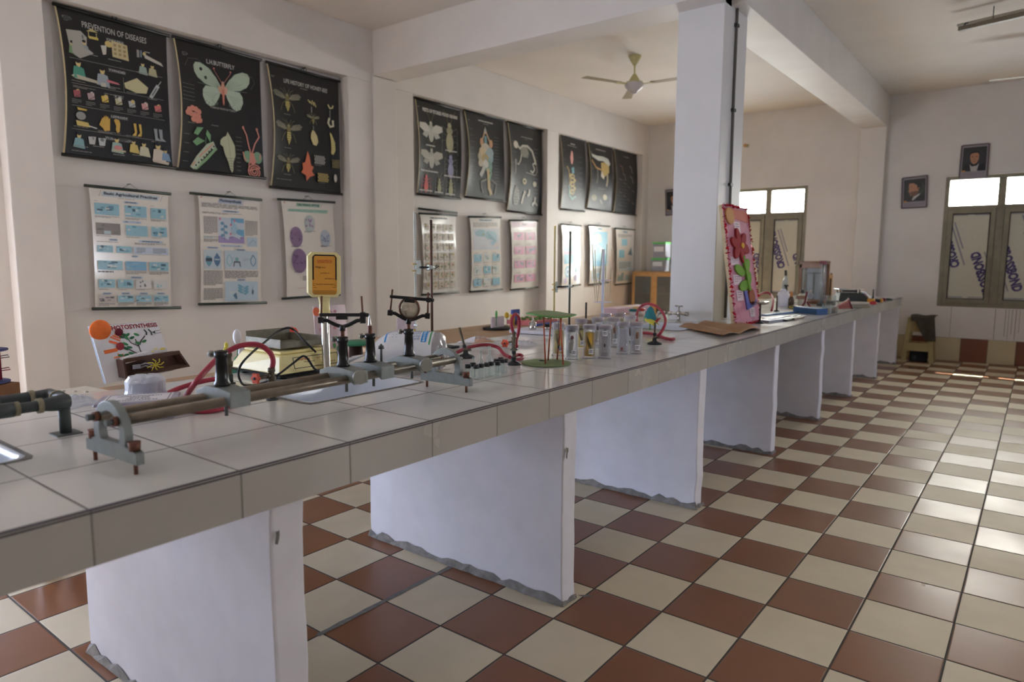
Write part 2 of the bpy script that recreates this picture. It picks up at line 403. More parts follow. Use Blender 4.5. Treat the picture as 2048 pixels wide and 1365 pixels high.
def film_board(root, p, q, prints):
    w = 0.055; h0, t0 = 0.79+w, 2.035-w; x0, x1 = p+w, q-w
    mb = MB(); mb.box((x0, 0.012, h0), (x1, 0.028, t0), m_board)
    W, H = x1-x0, t0-h0
    def fn(u, v, h): return Vector((x0+u*W, 0.012-h, t0-v*H))
    a = Art(mb, fn, H/W)
    for v in (0.016, 0.978):
        a.rect(0.02, v-0.007, 0.42, v-0.002, (150, 146, 160)); a.rect(0.02, v+0.001, 0.42, v+0.007, (128, 122, 142))
        a.rect(0.58, v-0.007, 0.98, v-0.002, (150, 146, 160)); a.rect(0.58, v+0.001, 0.98, v+0.007, (128, 122, 142))
    vs, fs = text2d('CROSSBOND', 0.055)
    def clip(poly):                                # keep the lettering inside the board
        for ax, lim, sg in ((0, 0.0, 1), (0, 1.0, -1), (1, 0.0, 1), (1, 1.0, -1)):
            out = []
            for i in range(len(poly)):
                A, B = poly[i], poly[(i+1) % len(poly)]; da, db = sg*(A[ax]-lim), sg*(B[ax]-lim)
                if da >= 0: out.append(A)
                if da*db < 0: t = da/(da-db); out.append((A[0]+(B[0]-A[0])*t, A[1]+(B[1]-A[1])*t))
            poly = out
            if len(poly) < 3: return []
        return poly
    for (cx, cz, ang, ln, side) in prints:         # centre in metres from the board's top-left, angle of the reading direction
        ht = ln*0.19; ca, sa = math.cos(ang), math.sin(ang)
        def tr(s_, t_): X = cx + (s_-0.5)*ln*ca - (t_-0.5)*ht*sa; Z = cz - ((s_-0.5)*ln*sa + (t_-0.5)*ht*ca); return (X/W, Z/H)
        polys = [[tr(*vs[i]) for i in f_] for f_ in fs]
        polys = [c_ for c_ in (clip(p_) for p_ in polys) if c_]
        h = a.lift()
        for P in polys: mb.add([fn(u, v, h) for u, v in P], [list(range(len(P)))], a.mat(m_blue))
        for k in range(2):                         # small print under the word
            y0 = -0.30 - 0.34*k; s0, s1 = (0.0, 0.95) if k == 0 else (0.35, 0.95)
            P = clip([tr(s0, y0), tr(s1, y0), tr(s1, y0-0.16), tr(s0, y0-0.16)])
            if P: mb.add([fn(u, v, a.lift()) for u, v in P], [list(range(len(P)))], a.mat((150, 144, 150)))
    mb.build('panel', root)
w1, c1 = window('window_1', W1[0], W1[1], W1[2], W1[3], [-2.99, -2.385])
w2, c2 = window('window_2', W2[0], W2[1], W2[2], W2[3], [0.572])
U = -1.25
p, q = c1[0]; g = MB(); g.box((p+0.055, 0.015, 0.845), (q-0.055, 0.021, 1.98), thin('window_glass', (250, 252, 250), 0.03, 0.02)); g.build('pane', w1)  # clear pane added in the casement hidden by the pillar, to brighten the far corner
portal('daylight', ((p+q)/2, YF+0.1, 1.41), (PI/2, 0, PI), q-p-0.11, 1.13)
film_board(w1, *c1[1], [(0.436, 0.815, PI+U, 0.62, 1)])
film_board(w1, *c1[2], [(0.05, 0.455, PI+U, 0.62, 1), (0.436, 0.815, PI+U, 0.62, 1)])
film_board(w2, *c2[0], [(-0.02, 0.42, PI+U, 0.62, 1), (0.376, 0.805, PI+U, 0.62, 1)])
film_board(w2, *c2[1], [(0.07, 0.70, U, 0.62, 1), (0.21, 0.36, U, 0.62, 1)] if False else [(0.06, 0.72, U, 0.62, 1), (0.33, 0.30, U, 0.62, 1)])
for (p, q) in c1 + c2: portal('daylight', ((p+q)/2, YF+0.1, 2.25), (PI/2, 0, PI), q-p, 0.34)

# tiled skirting of the end wall
m_skirt = tile_floor('skirting_tiles', (200, 184, 148), (122, 72, 50), (90, 80, 70), (0.302, 0.318), (-0.045, 0.0), 0.4, 0.35, gw=0.005, axes=('X', 'Z'))
sk = MB(); sk.box((-4.3, YF-0.012, 0), (XR, YF, 0.318), m_skirt); struct('baseboard_far', sk)

# beams, free-standing pillar, pilaster
pl = MB(); pl.box((-1.242, 2.987, 0), (-0.885, 3.46, ZC), m_pill); struct('pillar', pl, bevel=0.006)
bm_ = MB(); bm_.hexa([(XW-0.02, 2.80, 3.185), (-0.885, 2.79, 3.185), (-0.885, 3.12, 3.185), (XW-0.02, 3.12, 3.185), (XW-0.02, 2.80, ZC), (-0.885, 2.79, ZC), (-0.885, 3.12, ZC), (XW-0.02, 3.12, ZC)], m_wall)
struct('cross_beam', bm_, bevel=0.004)
b2 = MB(); b2.hexa([(-1.15, 3.12, 3.2), (-0.885+0.10, 3.12, 3.2), (-0.79, YF, 3.2), (-1.11, YF, 3.2), (-1.15, 3.12, ZC), (-0.885+0.10, 3.12, ZC), (-0.79, YF, ZC), (-1.11, YF, ZC)], m_wall)
struct('long_beam', b2, bevel=0.004)
b3 = MB(); b3.box((-0.885, 2.80, 3.185), (XR, 3.12, ZC), m_wall); 
pi_ = MB(); pi_.box((-1.11, YF-0.12, 0), (-0.79, YF, 3.2), m_wall); struct('pilaster', pi_, bevel=0.005)
# ================================================================== the long tiled bench
def xf(y): return -0.312 - 0.007*y                 # front edge of the bench
def xb(y): return xf(y) - 1.205
Y0, Y1 = -2.75, 8.17
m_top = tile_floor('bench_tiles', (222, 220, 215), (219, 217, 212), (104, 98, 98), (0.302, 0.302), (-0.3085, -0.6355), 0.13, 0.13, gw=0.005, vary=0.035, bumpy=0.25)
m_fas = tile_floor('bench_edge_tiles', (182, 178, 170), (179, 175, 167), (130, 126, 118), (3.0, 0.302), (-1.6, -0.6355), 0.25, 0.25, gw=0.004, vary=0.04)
m_grout = M('dark_grout', (84, 78, 84), 0.8)
S1 = (-1.16, -2.05, -0.765, -1.485)                # sinks: x0,y0,x1,y1 on the bench
S2 = (-1.16, -0.72, -0.765, -0.20)
S3 = (-1.23, 2.20, -0.80, 2.72)
bench = thing('lab_bench', 'long white-tiled laboratory bench running down the room on white masonry legs', 'bench', (-0.9, -2.75, 0))
def bl(p): return Vector(p) - Vector(bench.location)
top = MB()
PILL = (-1.243, 2.986, -0.884, 3.461)
ys = [Y0] + [v for s in (S1, S2, S3, PILL) for v in (s[1], s[3])] + [Y1]
for i in range(len(ys)-1):
    a, b = ys[i], ys[i+1]
    def slab(xa0, xb0, xa1, xb1):
        top.hexa([bl(p) for p in ((xa0, a, ZT-0.03), (xb0, a, ZT-0.03), (xb1, b, ZT-0.03), (xa1, b, ZT-0.03), (xa0, a, ZT), (xb0, a, ZT), (xb1, b, ZT), (xa1, b, ZT))], m_top)
    if i % 2 == 0: slab(xb(a), xf(a), xb(b), xf(b))
    else:
        s = (S1, S2, S3, PILL)[i//2]; slab(xb(a), s[0], xb(b), s[0]); slab(s[2], xf(a), s[2], xf(b))
top.build('tiled_top', bench)
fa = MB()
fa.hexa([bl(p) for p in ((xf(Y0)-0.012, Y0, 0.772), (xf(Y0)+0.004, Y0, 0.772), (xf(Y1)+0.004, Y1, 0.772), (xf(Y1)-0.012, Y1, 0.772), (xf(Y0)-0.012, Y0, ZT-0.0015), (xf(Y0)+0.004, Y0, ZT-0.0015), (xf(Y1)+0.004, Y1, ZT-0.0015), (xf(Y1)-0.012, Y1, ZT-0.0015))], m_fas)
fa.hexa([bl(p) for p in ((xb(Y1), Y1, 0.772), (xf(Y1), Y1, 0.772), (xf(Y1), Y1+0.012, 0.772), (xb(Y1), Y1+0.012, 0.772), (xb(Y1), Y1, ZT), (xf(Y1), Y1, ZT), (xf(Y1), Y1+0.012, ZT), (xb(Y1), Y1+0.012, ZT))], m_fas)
P = []; n = 130
for i in range(n+1):
    y = Y0 + (Y1-Y0)*i/n; wv = 0.0035 + 0.002*random.random(); P += [(xf(y)+0.0045, y, ZT-0.004-wv*0.7), (xf(y)+0.0035, y, ZT+0.0006), (xf(y)-wv, y, ZT+0.0006)]
fa.add([bl(p) for p in P], [q for i in range(n) for q in ((3*i, 3*i+1, 3*i+4, 3*i+3), (3*i+1, 3*i+2, 3*i+5, 3*i+4))], m_grout)
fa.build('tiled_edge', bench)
sl = MB(); m_conc = M('slab_concrete', (188, 184, 176), 0.8)
ys2 = ys
for i in range(len(ys)-1):
    a, b = ys[i], ys[i+1]
    def slab2(x0, x1, x2, x3, z0=0.775, z1=ZT-0.03):
        sl.hexa([bl(p) for p in ((x0, a, z0), (x1, a, z0), (x3, b, z0), (x2, b, z0), (x0, a, z1), (x1, a, z1), (x3, b, z1), (x2, b, z1))], m_conc)
    if i % 2 == 0: slab2(xb(a)+0.01, xf(a)-0.012, xb(b)+0.01, xf(b)-0.012)
    else:
        s = (S1, S2, S3, PILL)[i//2]; slab2(xb(a)+0.01, s[0]-0.02, xb(b)+0.01, s[0]-0.02); slab2(s[2]+0.02, xf(a)-0.012, s[2]+0.02, xf(b)-0.012)
sl.build('slab', bench)
# masonry legs
m_leg = M('whitewash', (232, 230, 236), 0.6, var=0.035, vs=9, bump=0.08, bs=18)
m_grime = M('plinth_grime', (132, 128, 124), 0.85, var=0.25, vs=30)
LEGY = [-2.38, -1.07, 0.187, 1.511, 2.845, 4.146, 5.404, 6.754, 8.15]
for i, y in enumerate(LEGY):
    lg = MB(); x1 = xf(y)-0.012; x0 = xb(y)+0.075
    # the plaster edge wanders a little
    n = 9; A = []
    for k in range(n+1):
        z = 0.772*k/n; j = [random.uniform(-0.004, 0.004) for _ in range(4)]
        A += [(x0+j[0], y-0.09, z), (x1+j[1], y-0.09, z), (x1+j[1], y+j[2]*0.4, z), (x0+j[0], y, z)]
    F = [(4*k+q, 4*k+(q+1) % 4, 4*k+4+(q+1) % 4, 4*k+4+q) for k in range(n) for q in range(4)] + [(3, 2, 1, 0), (4*n, 4*n+1, 4*n+2, 4*n+3)]
    lg.add([bl(p) for p in A], F, m_leg)
    o = lg.build('leg', bench, bevel=0.007, seg=2)
    g = MB(); m = 26                               # uneven cement line along the foot
    P = [(x0-0.012, y-0.098, 0.0)]; Q = [(x0-0.012, y-0.092, 0.012)]
    for k in range(m+1):
        x = x0 + (x1-x0)*k/m; P.append((x, y-0.098-random.random()*0.008, 0.0015)); Q.append((x, y-0.0925, 0.014+random.random()*0.03))
    for k in range(6): t = k/5; P.append((x1+0.008+random.random()*0.006, y-0.095+0.1*t, 0.0015)); Q.append((x1+0.0055, y-0.092+0.094*t, 0.01+random.random()*0.016))
    g.add([bl(p) for p in P+Q], [(k, k+1, len(P)+k+1, len(P)+k) for k in range(len(P)-1)], m_grime)
    if i in (1, 2, 3, 4, 6):                       # plaster knocks on the arris
        for k in range(2 if i < 3 else 1):
            z = (0.70, 0.55)[k] if i == 1 else (0.62, 0.2)[k] if i == 2 else 0.3 + 0.1*i/3
            s_ = 0.020 if k == 0 else 0.01
            for (fx, fy) in ((1, 0), (0, -1)):
                ring = []
                for q in range(8):
                    t = 2*PI*q/8; r = s_*random.uniform(0.35, 1.15)
                    if fx: ring.append((x1+0.0068, y-0.09+min(0.0, 0) + 0.012+r*0.6*math.cos(t), z+r*1.4*math.sin(t)))
                g.add([bl(p) for p in ring], [list(range(8))], m_cem) if ring and k == 0 and i in (1, 2) else None
    g.build('plinth_grime', o)
    
# sinks
m_sink = M('sink_ceramic', (224, 232, 244), 0.18, var=0.01, coat=0.3)
def sink(s, label):
    x0, y0, x1, y1 = s; cx, cy = (x0+x1)/2, (y0+y1)/2
    r = thing('sink', label, 'sink', (cx, cy, ZT-0.175), 0, None)
    def rr(k, z, rad):
        a, b = (x1-x0)/2*k - (1-k)*0, (y1-y0)/2*k; P = []
        for q in range(4):
            ox, oy = (a-rad)*(1, -1, -1, 1)[q], (b-rad)*(1, 1, -1, -1)[q]
            for i in range(6): t = PI/2*q + PI/2*i/5; P.append((ox+rad*math.cos(t), oy+rad*math.sin(t), z))
        return P
    mb = MB(); h = 0.175
    rings = [rr(1.0, h+0.0022, 0.03), rr(0.965, h+0.0030, 0.05), rr(0.94, h-0.004, 0.06), rr(0.92, h-0.03, 0.06), rr(0.86, 0.03, 0.07), rr(0.78, 0.014, 0.08), rr(0.15, 0.008, 0.02)]
    n = 24; V = [p for R in rings for p in R]
    mb.add(V, [(k*n+i, k*n+(i+1) % n, (k+1)*n+(i+1) % n, (k+1)*n+i) for k in range(len(rings)-1) for i in range(n)] + [[(len(rings)-1)*n+i for i in range(n)]], m_sink, True)
    out = [rr(1.0, h+0.0022, 0.03), rr(1.0, 0.02, 0.05), rr(0.9, 0.0, 0.06)]; V = [p for R in out for p in R]
    mb.add(V, [(k*n+i, k*n+(i+1) % n, (k+1)*n+(i+1) % n, (k+1)*n+i) for k in range(2) for i in range(n)], m_sink, True)
    mb.build('basin', r)
    d = MB(); d.lathe((0, 0, 0.009), [(0.0, 0.002), (0.018, 0.003), (0.024, 0.001), (0.026, -0.002)], M('drain_metal', (120, 120, 118), 0.35, 0.9), 20); d.build('drain', r)
    sm = MB(); a = rr(1.03, h+0.0012, 0.035); b = rr(0.985, h+0.0035, 0.035)
    sm.add(a+b, [(i, (i+1) % n, n+(i+1) % n, n+i) for i in range(n)], m_cem); sm.build('sealant', r)
    return r
sink(S1, 'white ceramic sink at the near end of the bench under the grey pipe loop')
sink(S2, 'white ceramic sink in the bench under the optical bench rods')
sink(S3, 'white ceramic sink beside the square pillar under the chrome tap')

# ================================================================== wall charts
m_rod = M('chart_rod_black', (18, 18, 18), 0.45, var=0.0)
m_rodg = M('chart_rod_green', (34, 46, 40), 0.4, var=0.0)
m_cloth = M('chart_black_cloth', (22, 21, 20), 0.42, var=0.12, vs=6)
m_paper = M('chart_paper', (230, 225, 216), 0.22, var=0.015, coat=0.6)
m_yedge = M('chart_edge', (196, 180, 140), 0.6)
m_wire = M('hook_wire', (90, 88, 84), 0.4, 0.7)
XP = XN + 0.045
def chart(name, label, group, tl, tr_, br, bl_, ext, draw, black=True, curl=0.05, bulge=0.03, hook=True):
    c = [at(*q, x=XP) for q in (tl, tr_, br, bl_)]
    W = ((c[1]-c[0]).length + (c[2]-c[3]).length)/2; H = ((c[3]-c[0]).length + (c[2]-c[1]).length)/2
    base = (c[2]+c[3])/2
    root = thing(name, label, 'wall chart', base, 0, group)
    c = [p-base for p in c]
    def fn(u, v, h):
        k = curl*math.sin(PI*v)**0.8 if 0 < v < 1 else 0.0
        uu = 0.5 + (u-0.5)*(1-2*k)
        p = (c[0]*(1-uu)+c[1]*uu)*(1-v) + (c[3]*(1-uu)+c[2]*uu)*v
        e = abs(u-0.5)*2
        b = bulge*math.sin(PI*v)*(0.35 + 0.9*e**4) if black else bulge*(math.sin(PI*v)*0.5 + 0.12*math.sin(3*PI*v+u*3))
        return p + Vector((b+h, 0, 0))
    mb = MB(); body = m_cloth if black else m_paper
    mb.grid(lambda u, v: fn(u, v, 0), 14, 22, body)
    if black:                                      # pale selvedge seen along the curled sides
        for (ua, ub) in ((-0.004, 0.012),):
            mb.grid(lambda u, v: fn(ua+(ub-ua)*u, v, 0.0006), 1, 22, m_yedge)
    a = Art(mb, fn, H/W, 0.45 if black else 0.3, 0.0 if black else (0.05 if 'food' in label else 0.28)); draw(a)
    mb.build('sheet', root)
    rod = m_rod if black else m_rodg
    for (p, q, nm) in ((c[0], c[1], 'top_rod'), (c[3], c[2], 'bottom_rod')):
        d = (q-p).normalized(); r = MB()
        e0, e1 = ext[:2] if nm == 'top_rod' else ext[-2:]
        r.cyl(p - d*e0 + Vector((0.004, 0, 0)), q + d*e1 + Vector((0.004, 0, 0)), 0.0125 if black else 0.0115, rod, n=12); r.build(nm, root)
    if hook:
        k = MB(); mdl = (c[0]+c[1])/2; s = 0.03 if black else 0.045
        if black:
            k.cyl(mdl+Vector((-0.045, 0, 0.035)), mdl+Vector((0.02, 0, 0.035)), 0.006, m_wire, n=8)
            k.tube([mdl+Vector((0.012, -0.012, 0.008)), mdl+Vector((0.014, -0.014, 0.026)), mdl+Vector((0.014, 0, 0.042)), mdl+Vector((0.014, 0.014, 0.026)), mdl+Vector((0.012, 0.012, 0.008))], 0.004, m_rod, n=6)
        else:
            k.tube([mdl+Vector((0.006, -0.06, 0.006)), mdl+Vector((0.004, 0, 0.045)), mdl+Vector((0.006, 0.06, 0.006))], 0.0016, m_wire, n=6)
            k.cyl(mdl+Vector((-0.045, 0, 0.045)), mdl+Vector((0.014, 0, 0.045)), 0.003, m_wire, n=6)
        k.build('hanger', root)
    return root
WHT = (206, 204, 196); GRY = (140, 138, 132); CRM = (206, 184, 120); TEAL = (96, 140, 132); SKY_ = (150, 190, 214); BLU = (84, 150, 190); DKB = (44, 84, 120)
def man(a, u, v, s, shirt, skin=(206, 186, 130), hair=(20, 20, 20)):
    a.poly([(u-0.030*s, v+0.052*s), (u-0.022*s, v+0.014*s), (u, v+0.010*s), (u+0.024*s, v+0.016*s), (u+0.034*s, v+0.056*s)], shirt)
    a.ell(u, v, 0.012*s, 0.014*s, skin, 10); a.ell(u-0.001*s, v-0.007*s, 0.013*s, 0.008*s, hair, 10)
def d_diseases(a):
    a.text('PREVENTION OF DISEASES', 0.21, 0.064, 0.80, 0.105, (196, 194, 190), 0.0)
    a.ell(0.085, 0.068, 0.045, 0.016, (70, 70, 70)); a.lines(0.045, 0.06, 0.12, 0.078, 2, (150, 150, 150)); a.lines(0.055, 0.086, 0.115, 0.092, 1, GRY)
    for v, t in ((0.132, 'CHOLERA'), (0.345, 'TYPHOID'), (0.525, 'T.B.'), (0.672, 'LEPROSY'), (0.832, 'TUBERCULOSIS')):
        w_ = 0.012*len(t); a.rect(0.50-w_, v, 0.50+w_, v+0.026, (70, 70, 72)); a.text(t, 0.505-w_, v+0.005, 0.495+w_, v+0.021, (190, 190, 186), 0.01)
    for v in (0.335, 0.505, 0.655, 0.815): a.line([(0.06, v), (0.95, v-0.004)], 0.003, (150, 148, 144))
    # cholera row: house, hut, hospital, patient, visitors
    a.poly([(0.06, 0.15), (0.19, 0.135), (0.24, 0.17), (0.23, 0.24), (0.29, 0.27), (0.16, 0.325), (0.08, 0.30)], (168, 166, 158))
    for i in range(4): a.rect(0.09+0.035*i, 0.16, 0.105+0.035*i, 0.185, (110, 112, 110))
    man(a, 0.10, 0.235, 1.3, (120, 150, 110)); man(a, 0.21, 0.21, 1.3, (150, 160, 160))
    a.poly([(0.24, 0.125), (0.29, 0.10), (0.345, 0.118)], (190, 176, 120)); a.rect(0.255, 0.125, 0.262, 0.16, (190, 176, 120)); a.rect(0.325, 0.125, 0.332, 0.16, (190, 176, 120)); a.poly([(0.25, 0.155), (0.34, 0.152), (0.345, 0.17), (0.26, 0.172)], (196, 176, 96))
    a.poly([(0.36, 0.20), (0.415, 0.19), (0.405, 0.255), (0.375, 0.262)], (200, 196, 186)); a.ell(0.435, 0.178, 0.035, 0.022, CRM)
    a.poly([(0.46, 0.145), (0.61, 0.155), (0.62, 0.265), (0.465, 0.26)], (196, 182, 140))
    for i in range(3):
        for j in range(3): a.rect(0.48+0.045*i, 0.165+0.03*j, 0.505+0.045*i, 0.183+0.03*j, (150, 136, 100))
    a.lines(0.42, 0.28, 0.62, 0.292, 1, GRY); a.lines(0.24, 0.28, 0.38, 0.29, 1, GRY)
    a.rect(0.70, 0.165, 0.725, 0.22, (150, 150, 146)); a.rect(0.735, 0.165, 0.75, 0.215, (120, 136, 150)); a.poly([(0.77, 0.185), (0.94, 0.225), (0.96, 0.25), (0.78, 0.215)], (186, 184, 176)); a.ell(0.775, 0.185, 0.016, 0.014, CRM); a.lines(0.78, 0.165, 0.86, 0.175, 1, WHT)
    man(a, 0.755, 0.262, 1.4, (150, 170, 160)); man(a, 0.85, 0.262, 1.4, (180, 176, 140)); a.lines(0.69, 0.325, 0.94, 0.336, 1, GRY)
    # typhoid row
    man(a, 0.135, 0.36, 2.0, (80, 150, 130)); a.poly([(0.06, 0.455), (0.10, 0.44), (0.30, 0.455), (0.32, 0.475), (0.10, 0.47)], (186, 180, 160)); a.lines(0.06, 0.485, 0.27, 0.493, 1, GRY)
    man(a, 0.355, 0.375, 2.0, (150, 160, 170)); a.poly([(0.39, 0.43), (0.50, 0.44), (0.52, 0.452), (0.40, 0.45)], (190, 110, 120)); a.rect(0.335, 0.46, 0.385, 0.488, (186, 184, 170)); a.lines(0.40, 0.475, 0.52, 0.497, 2, GRY); a.line([(0.555, 0.39), (0.555, 0.50)], 0.003, GRY)
    a.poly([(0.56, 0.43), (0.69, 0.375), (0.80, 0.43), (0.78, 0.475), (0.68, 0.485), (0.57, 0.465)], (196, 190, 150)); a.ell(0.72, 0.415, 0.018, 0.012, (190, 170, 90)); a.line([(0.60, 0.45), (0.72, 0.47)], 0.006, (120, 116, 90)); a.lines(0.58, 0.488, 0.74, 0.497, 1, GRY)
    a.line([(0.82, 0.50), (0.90, 0.40)], 0.035, (180, 184, 184)); a.line([(0.90, 0.40), (0.93, 0.365)], 0.006, (190, 190, 190)); a.line([(0.835, 0.482), (0.885, 0.42)], 0.012, (96, 100, 104)); a.lines(0.79, 0.508, 0.94, 0.516, 1, GRY)
    # tb row of small objects
    cols = [(160, 84, 92), (176, 150, 150), (206, 176, 84), (190, 186, 150), (180, 184, 188), (200, 150, 150), (190, 110, 110)]
    for i, cc in enumerate(cols):
        u = 0.10 + 0.13*i; a.poly([(u-0.03, 0.555), (u+0.035, 0.545), (u+0.04, 0.59), (u-0.02, 0.60)], cc); a.ell(u+0.015, 0.555, 0.018, 0.015, WHT if i % 2 else CRM); a.line([(u-0.02, 0.60), (u+0.04, 0.57)], 0.006, (80, 70, 60)); a.lines(u-0.045, 0.612, u+0.045, 0.645, 3, (120, 118, 114))
    a.lines(0.07, 0.52, 0.28, 0.536, 2, GRY); a.lines(0.36, 0.53, 0.66, 0.54, 1, GRY)
    # leprosy: head, hand, foot, legs, boots
    a.ell(0.135, 0.72, 0.045, 0.028, (150, 150, 146)); a.poly([(0.10, 0.665), (0.19, 0.67), (0.19, 0.68), (0.11, 0.682)], (206, 176, 84)); a.poly([(0.09, 0.755), (0.20, 0.76), (0.22, 0.79), (0.10, 0.79)], (206, 184, 110)); a.line([(0.20, 0.78), (0.28, 0.79)], 0.01, WHT)
    a.poly([(0.30, 0.76), (0.33, 0.71), (0.345, 0.705), (0.35, 0.69), (0.36, 0.705), (0.365, 0.685), (0.378, 0.70), (0.385, 0.69), (0.393, 0.71), (0.405, 0.70), (0.40, 0.79), (0.35, 0.80), (0.335, 0.78)], (204, 166, 80))
    a.poly([(0.44, 0.71), (0.46, 0.70), (0.49, 0.705), (0.50, 0.73), (0.49, 0.79), (0.47, 0.80), (0.455, 0.78), (0.46, 0.75)], (204, 166, 80))
    for q in (0.0, 0.05): a.poly([(0.63+q, 0.71), (0.655+q, 0.71), (0.66+q, 0.77), (0.65+q, 0.80), (0.61+q, 0.80), (0.64+q, 0.775)], (204, 170, 84))
    for q in (0.0, 0.05): a.poly([(0.83+q, 0.725), (0.865+q, 0.725), (0.865+q, 0.79), (0.895+q, 0.81), (0.84+q, 0.812)], (150, 156, 160))
    a.lines(0.07, 0.795, 0.28, 0.803, 1, GRY); a.lines(0.29, 0.80, 0.50, 0.815, 2, GRY); a.lines(0.55, 0.803, 0.76, 0.811, 1, GRY); a.lines(0.80, 0.82, 0.94, 0.832, 1, GRY)
    # tuberculosis row
    man(a, 0.12, 0.855, 1.6, (130, 170, 176)); 
    for q, cc in ((0.235, (186, 186, 182)), (0.325, (186, 190, 190))): a.poly([(q-0.035, 0.855), (q+0.035, 0.85), (q+0.025, 0.905), (q-0.025, 0.907)], cc); a.ell(q, 0.865, 0.018, 0.012, (120, 124, 124))
    man(a, 0.46, 0.845, 1.8, (150, 176, 170)); a.ell(0.47, 0.905, 0.04, 0.016, (196, 130, 130)); a.poly([(0.41, 0.92), (0.54, 0.92), (0.54, 0.932), (0.42, 0.935)], (190, 184, 150))
    man(a, 0.62, 0.845, 1.5, (206, 186, 110)); man(a, 0.72, 0.85, 1.7, (200, 196, 170)); man(a, 0.86, 0.85, 2.1, (206, 196, 180)); man(a, 0.93, 0.88, 1.4, (120, 150, 180)); a.poly([(0.79, 0.955), (0.96, 0.965), (0.95, 0.985), (0.80, 0.975)], (196, 186, 170))
    for (p, q, v) in ((0.07, 0.28, 0.94), (0.24, 0.40, 0.925), (0.42, 0.60, 0.965), (0.60, 0.74, 0.95)): a.lines(p, v-0.012, q, v, 1, GRY)
    a.lines(0.06, 0.962, 0.34, 0.972, 1, GRY)
def d_butterfly(a):
    a.text('L.H.BUTTERFLY', 0.345, 0.105, 0.68, 0.140, (200, 198, 194), 0.01); a.ell(0.10, 0.105, 0.035, 0.014, (64, 64, 64)); a.lines(0.07, 0.098, 0.13, 0.125, 3, GRY)
    G = (176, 194, 172)
    for s in (-1, 1):
        def w_(p): return [(0.525 + s*x, y) for x, y in p]
        ol = [(0.015, 0.31), (0.08, 0.235), (0.16, 0.175), (0.25, 0.145), (0.315, 0.15), (0.34, 0.18), (0.335, 0.225), (0.30, 0.265), (0.255, 0.285), (0.225, 0.30), (0.16, 0.31), (0.07, 0.33)]
        lw = [(0.02, 0.325), (0.14, 0.315), (0.21, 0.315), (0.245, 0.35), (0.25, 0.40), (0.215, 0.455), (0.16, 0.475), (0.105, 0.455), (0.05, 0.39)]
        a.poly(w_(ol), G); a.poly(w_(lw), (180, 198, 178))
        for (x, y) in ((0.255, 0.195), (0.205, 0.255)): a.ell(0.525+s*x, y, 0.018, 0.014, (24, 24, 22), 12)
        for k in range(7): t = 0.2+0.12*k; a.line(w_([(0.03, 0.315), (0.10+0.22*t, 0.17+0.16*t*t)]), 0.003, (128, 150, 134))
        for k in range(6): a.line(w_([(0.05+0.02*k, 0.36+0.012*k), (0.24-0.03*k, 0.375+0.016*k)]), 0.003, (128, 150, 134))
        for k in range(5): x = 0.07+0.035*k; a.line(w_([(x, 0.43+0.01*(2-abs(k-2))), (x+0.01, 0.452+0.01*(2-abs(k-2)))]), 0.006, (120, 140, 128))
        a.poly(w_([(0.0, 0.30), (0.06, 0.30), (0.05, 0.345), (0.0, 0.37)]), (206, 164, 140))
        a.line(w_([(0.01, 0.27), (0.05, 0.23), (0.095, 0.185), (0.10, 0.17)]), 0.006, (186, 120, 110)); a.ell(0.525+s*0.10, 0.168, 0.010, 0.008, (206, 130, 118), 8)
    a.ell(0.525, 0.30, 0.022, 0.035, (206, 150, 130)); a.poly([(0.508, 0.32), (0.542, 0.32), (0.536, 0.43), (0.527, 0.45), (0.516, 0.43)], (200, 124, 106)); a.ell(0.525, 0.268, 0.016, 0.012, (190, 150, 130))
    a.line([(0.08, 0.20), (0.13, 0.135), (0.24, 0.125), (0.29, 0.16)], 0.0035, (110, 108, 104)); a.line([(0.80, 0.16), (0.90, 0.17), (0.925, 0.215), (0.87, 0.275)], 0.0035, (110, 108, 104))
    a.text('CABBAGE WHITE BUTTERFLY', 0.36, 0.470, 0.68, 0.486, (160, 158, 154), 0.02)
    for k in range(5): a.lines(0.03, 0.335+0.06*k*0.5, 0.26, 0.343+0.03*k, 1, (110, 108, 104))
    for (x, y) in ((0.10, 0.53), (0.14, 0.515), (0.18, 0.52), (0.215, 0.535), (0.12, 0.56), (0.165, 0.565), (0.21, 0.57), (0.15, 0.60), (0.195, 0.605), (0.225, 0.60), (0.08, 0.555)): a.ell(x, y, 0.032, 0.022, (206, 136, 118), 12)
    a.lines(0.08, 0.628, 0.22, 0.637, 1, GRY)
    LG = (116, 160, 116)
    for (p, q, r) in (((0.15, 0.71), (0.24, 0.665), 0.5), ((0.14, 0.775), (0.25, 0.76), 0.1), ((0.31, 0.665), (0.34, 0.74), 0.0)):
        dx, dy = q[0]-p[0], q[1]-p[1]; nx, ny = -dy*0.35, dx*0.30
        a.poly([p, (p[0]+dx*0.4+nx, p[1]+dy*0.4+ny), (q[0]+dx*0.3, q[1]+dy*0.3), (p[0]+dx*0.6-nx, p[1]+dy*0.6-ny)], LG)
    a.line([(0.30, 0.72), (0.29, 0.77), (0.33, 0.80)], 0.008, (96, 130, 100))
    a.line([(0.16, 0.985), (0.22, 0.90), (0.33, 0.80), (0.40, 0.775)], 0.075, (184, 196, 172)); a.line([(0.18, 0.99), (0.30, 0.90), (0.42, 0.80)], 0.03, (136, 172, 128)); a.line([(0.15, 0.96), (0.24, 0.87), (0.38, 0.77)], 0.014, (206, 150, 130))
    for k in range(8): t = k/7; a.ell(0.19+0.20*t, 0.955-0.165*t, 0.010, 0.008, (30, 30, 28), 8)
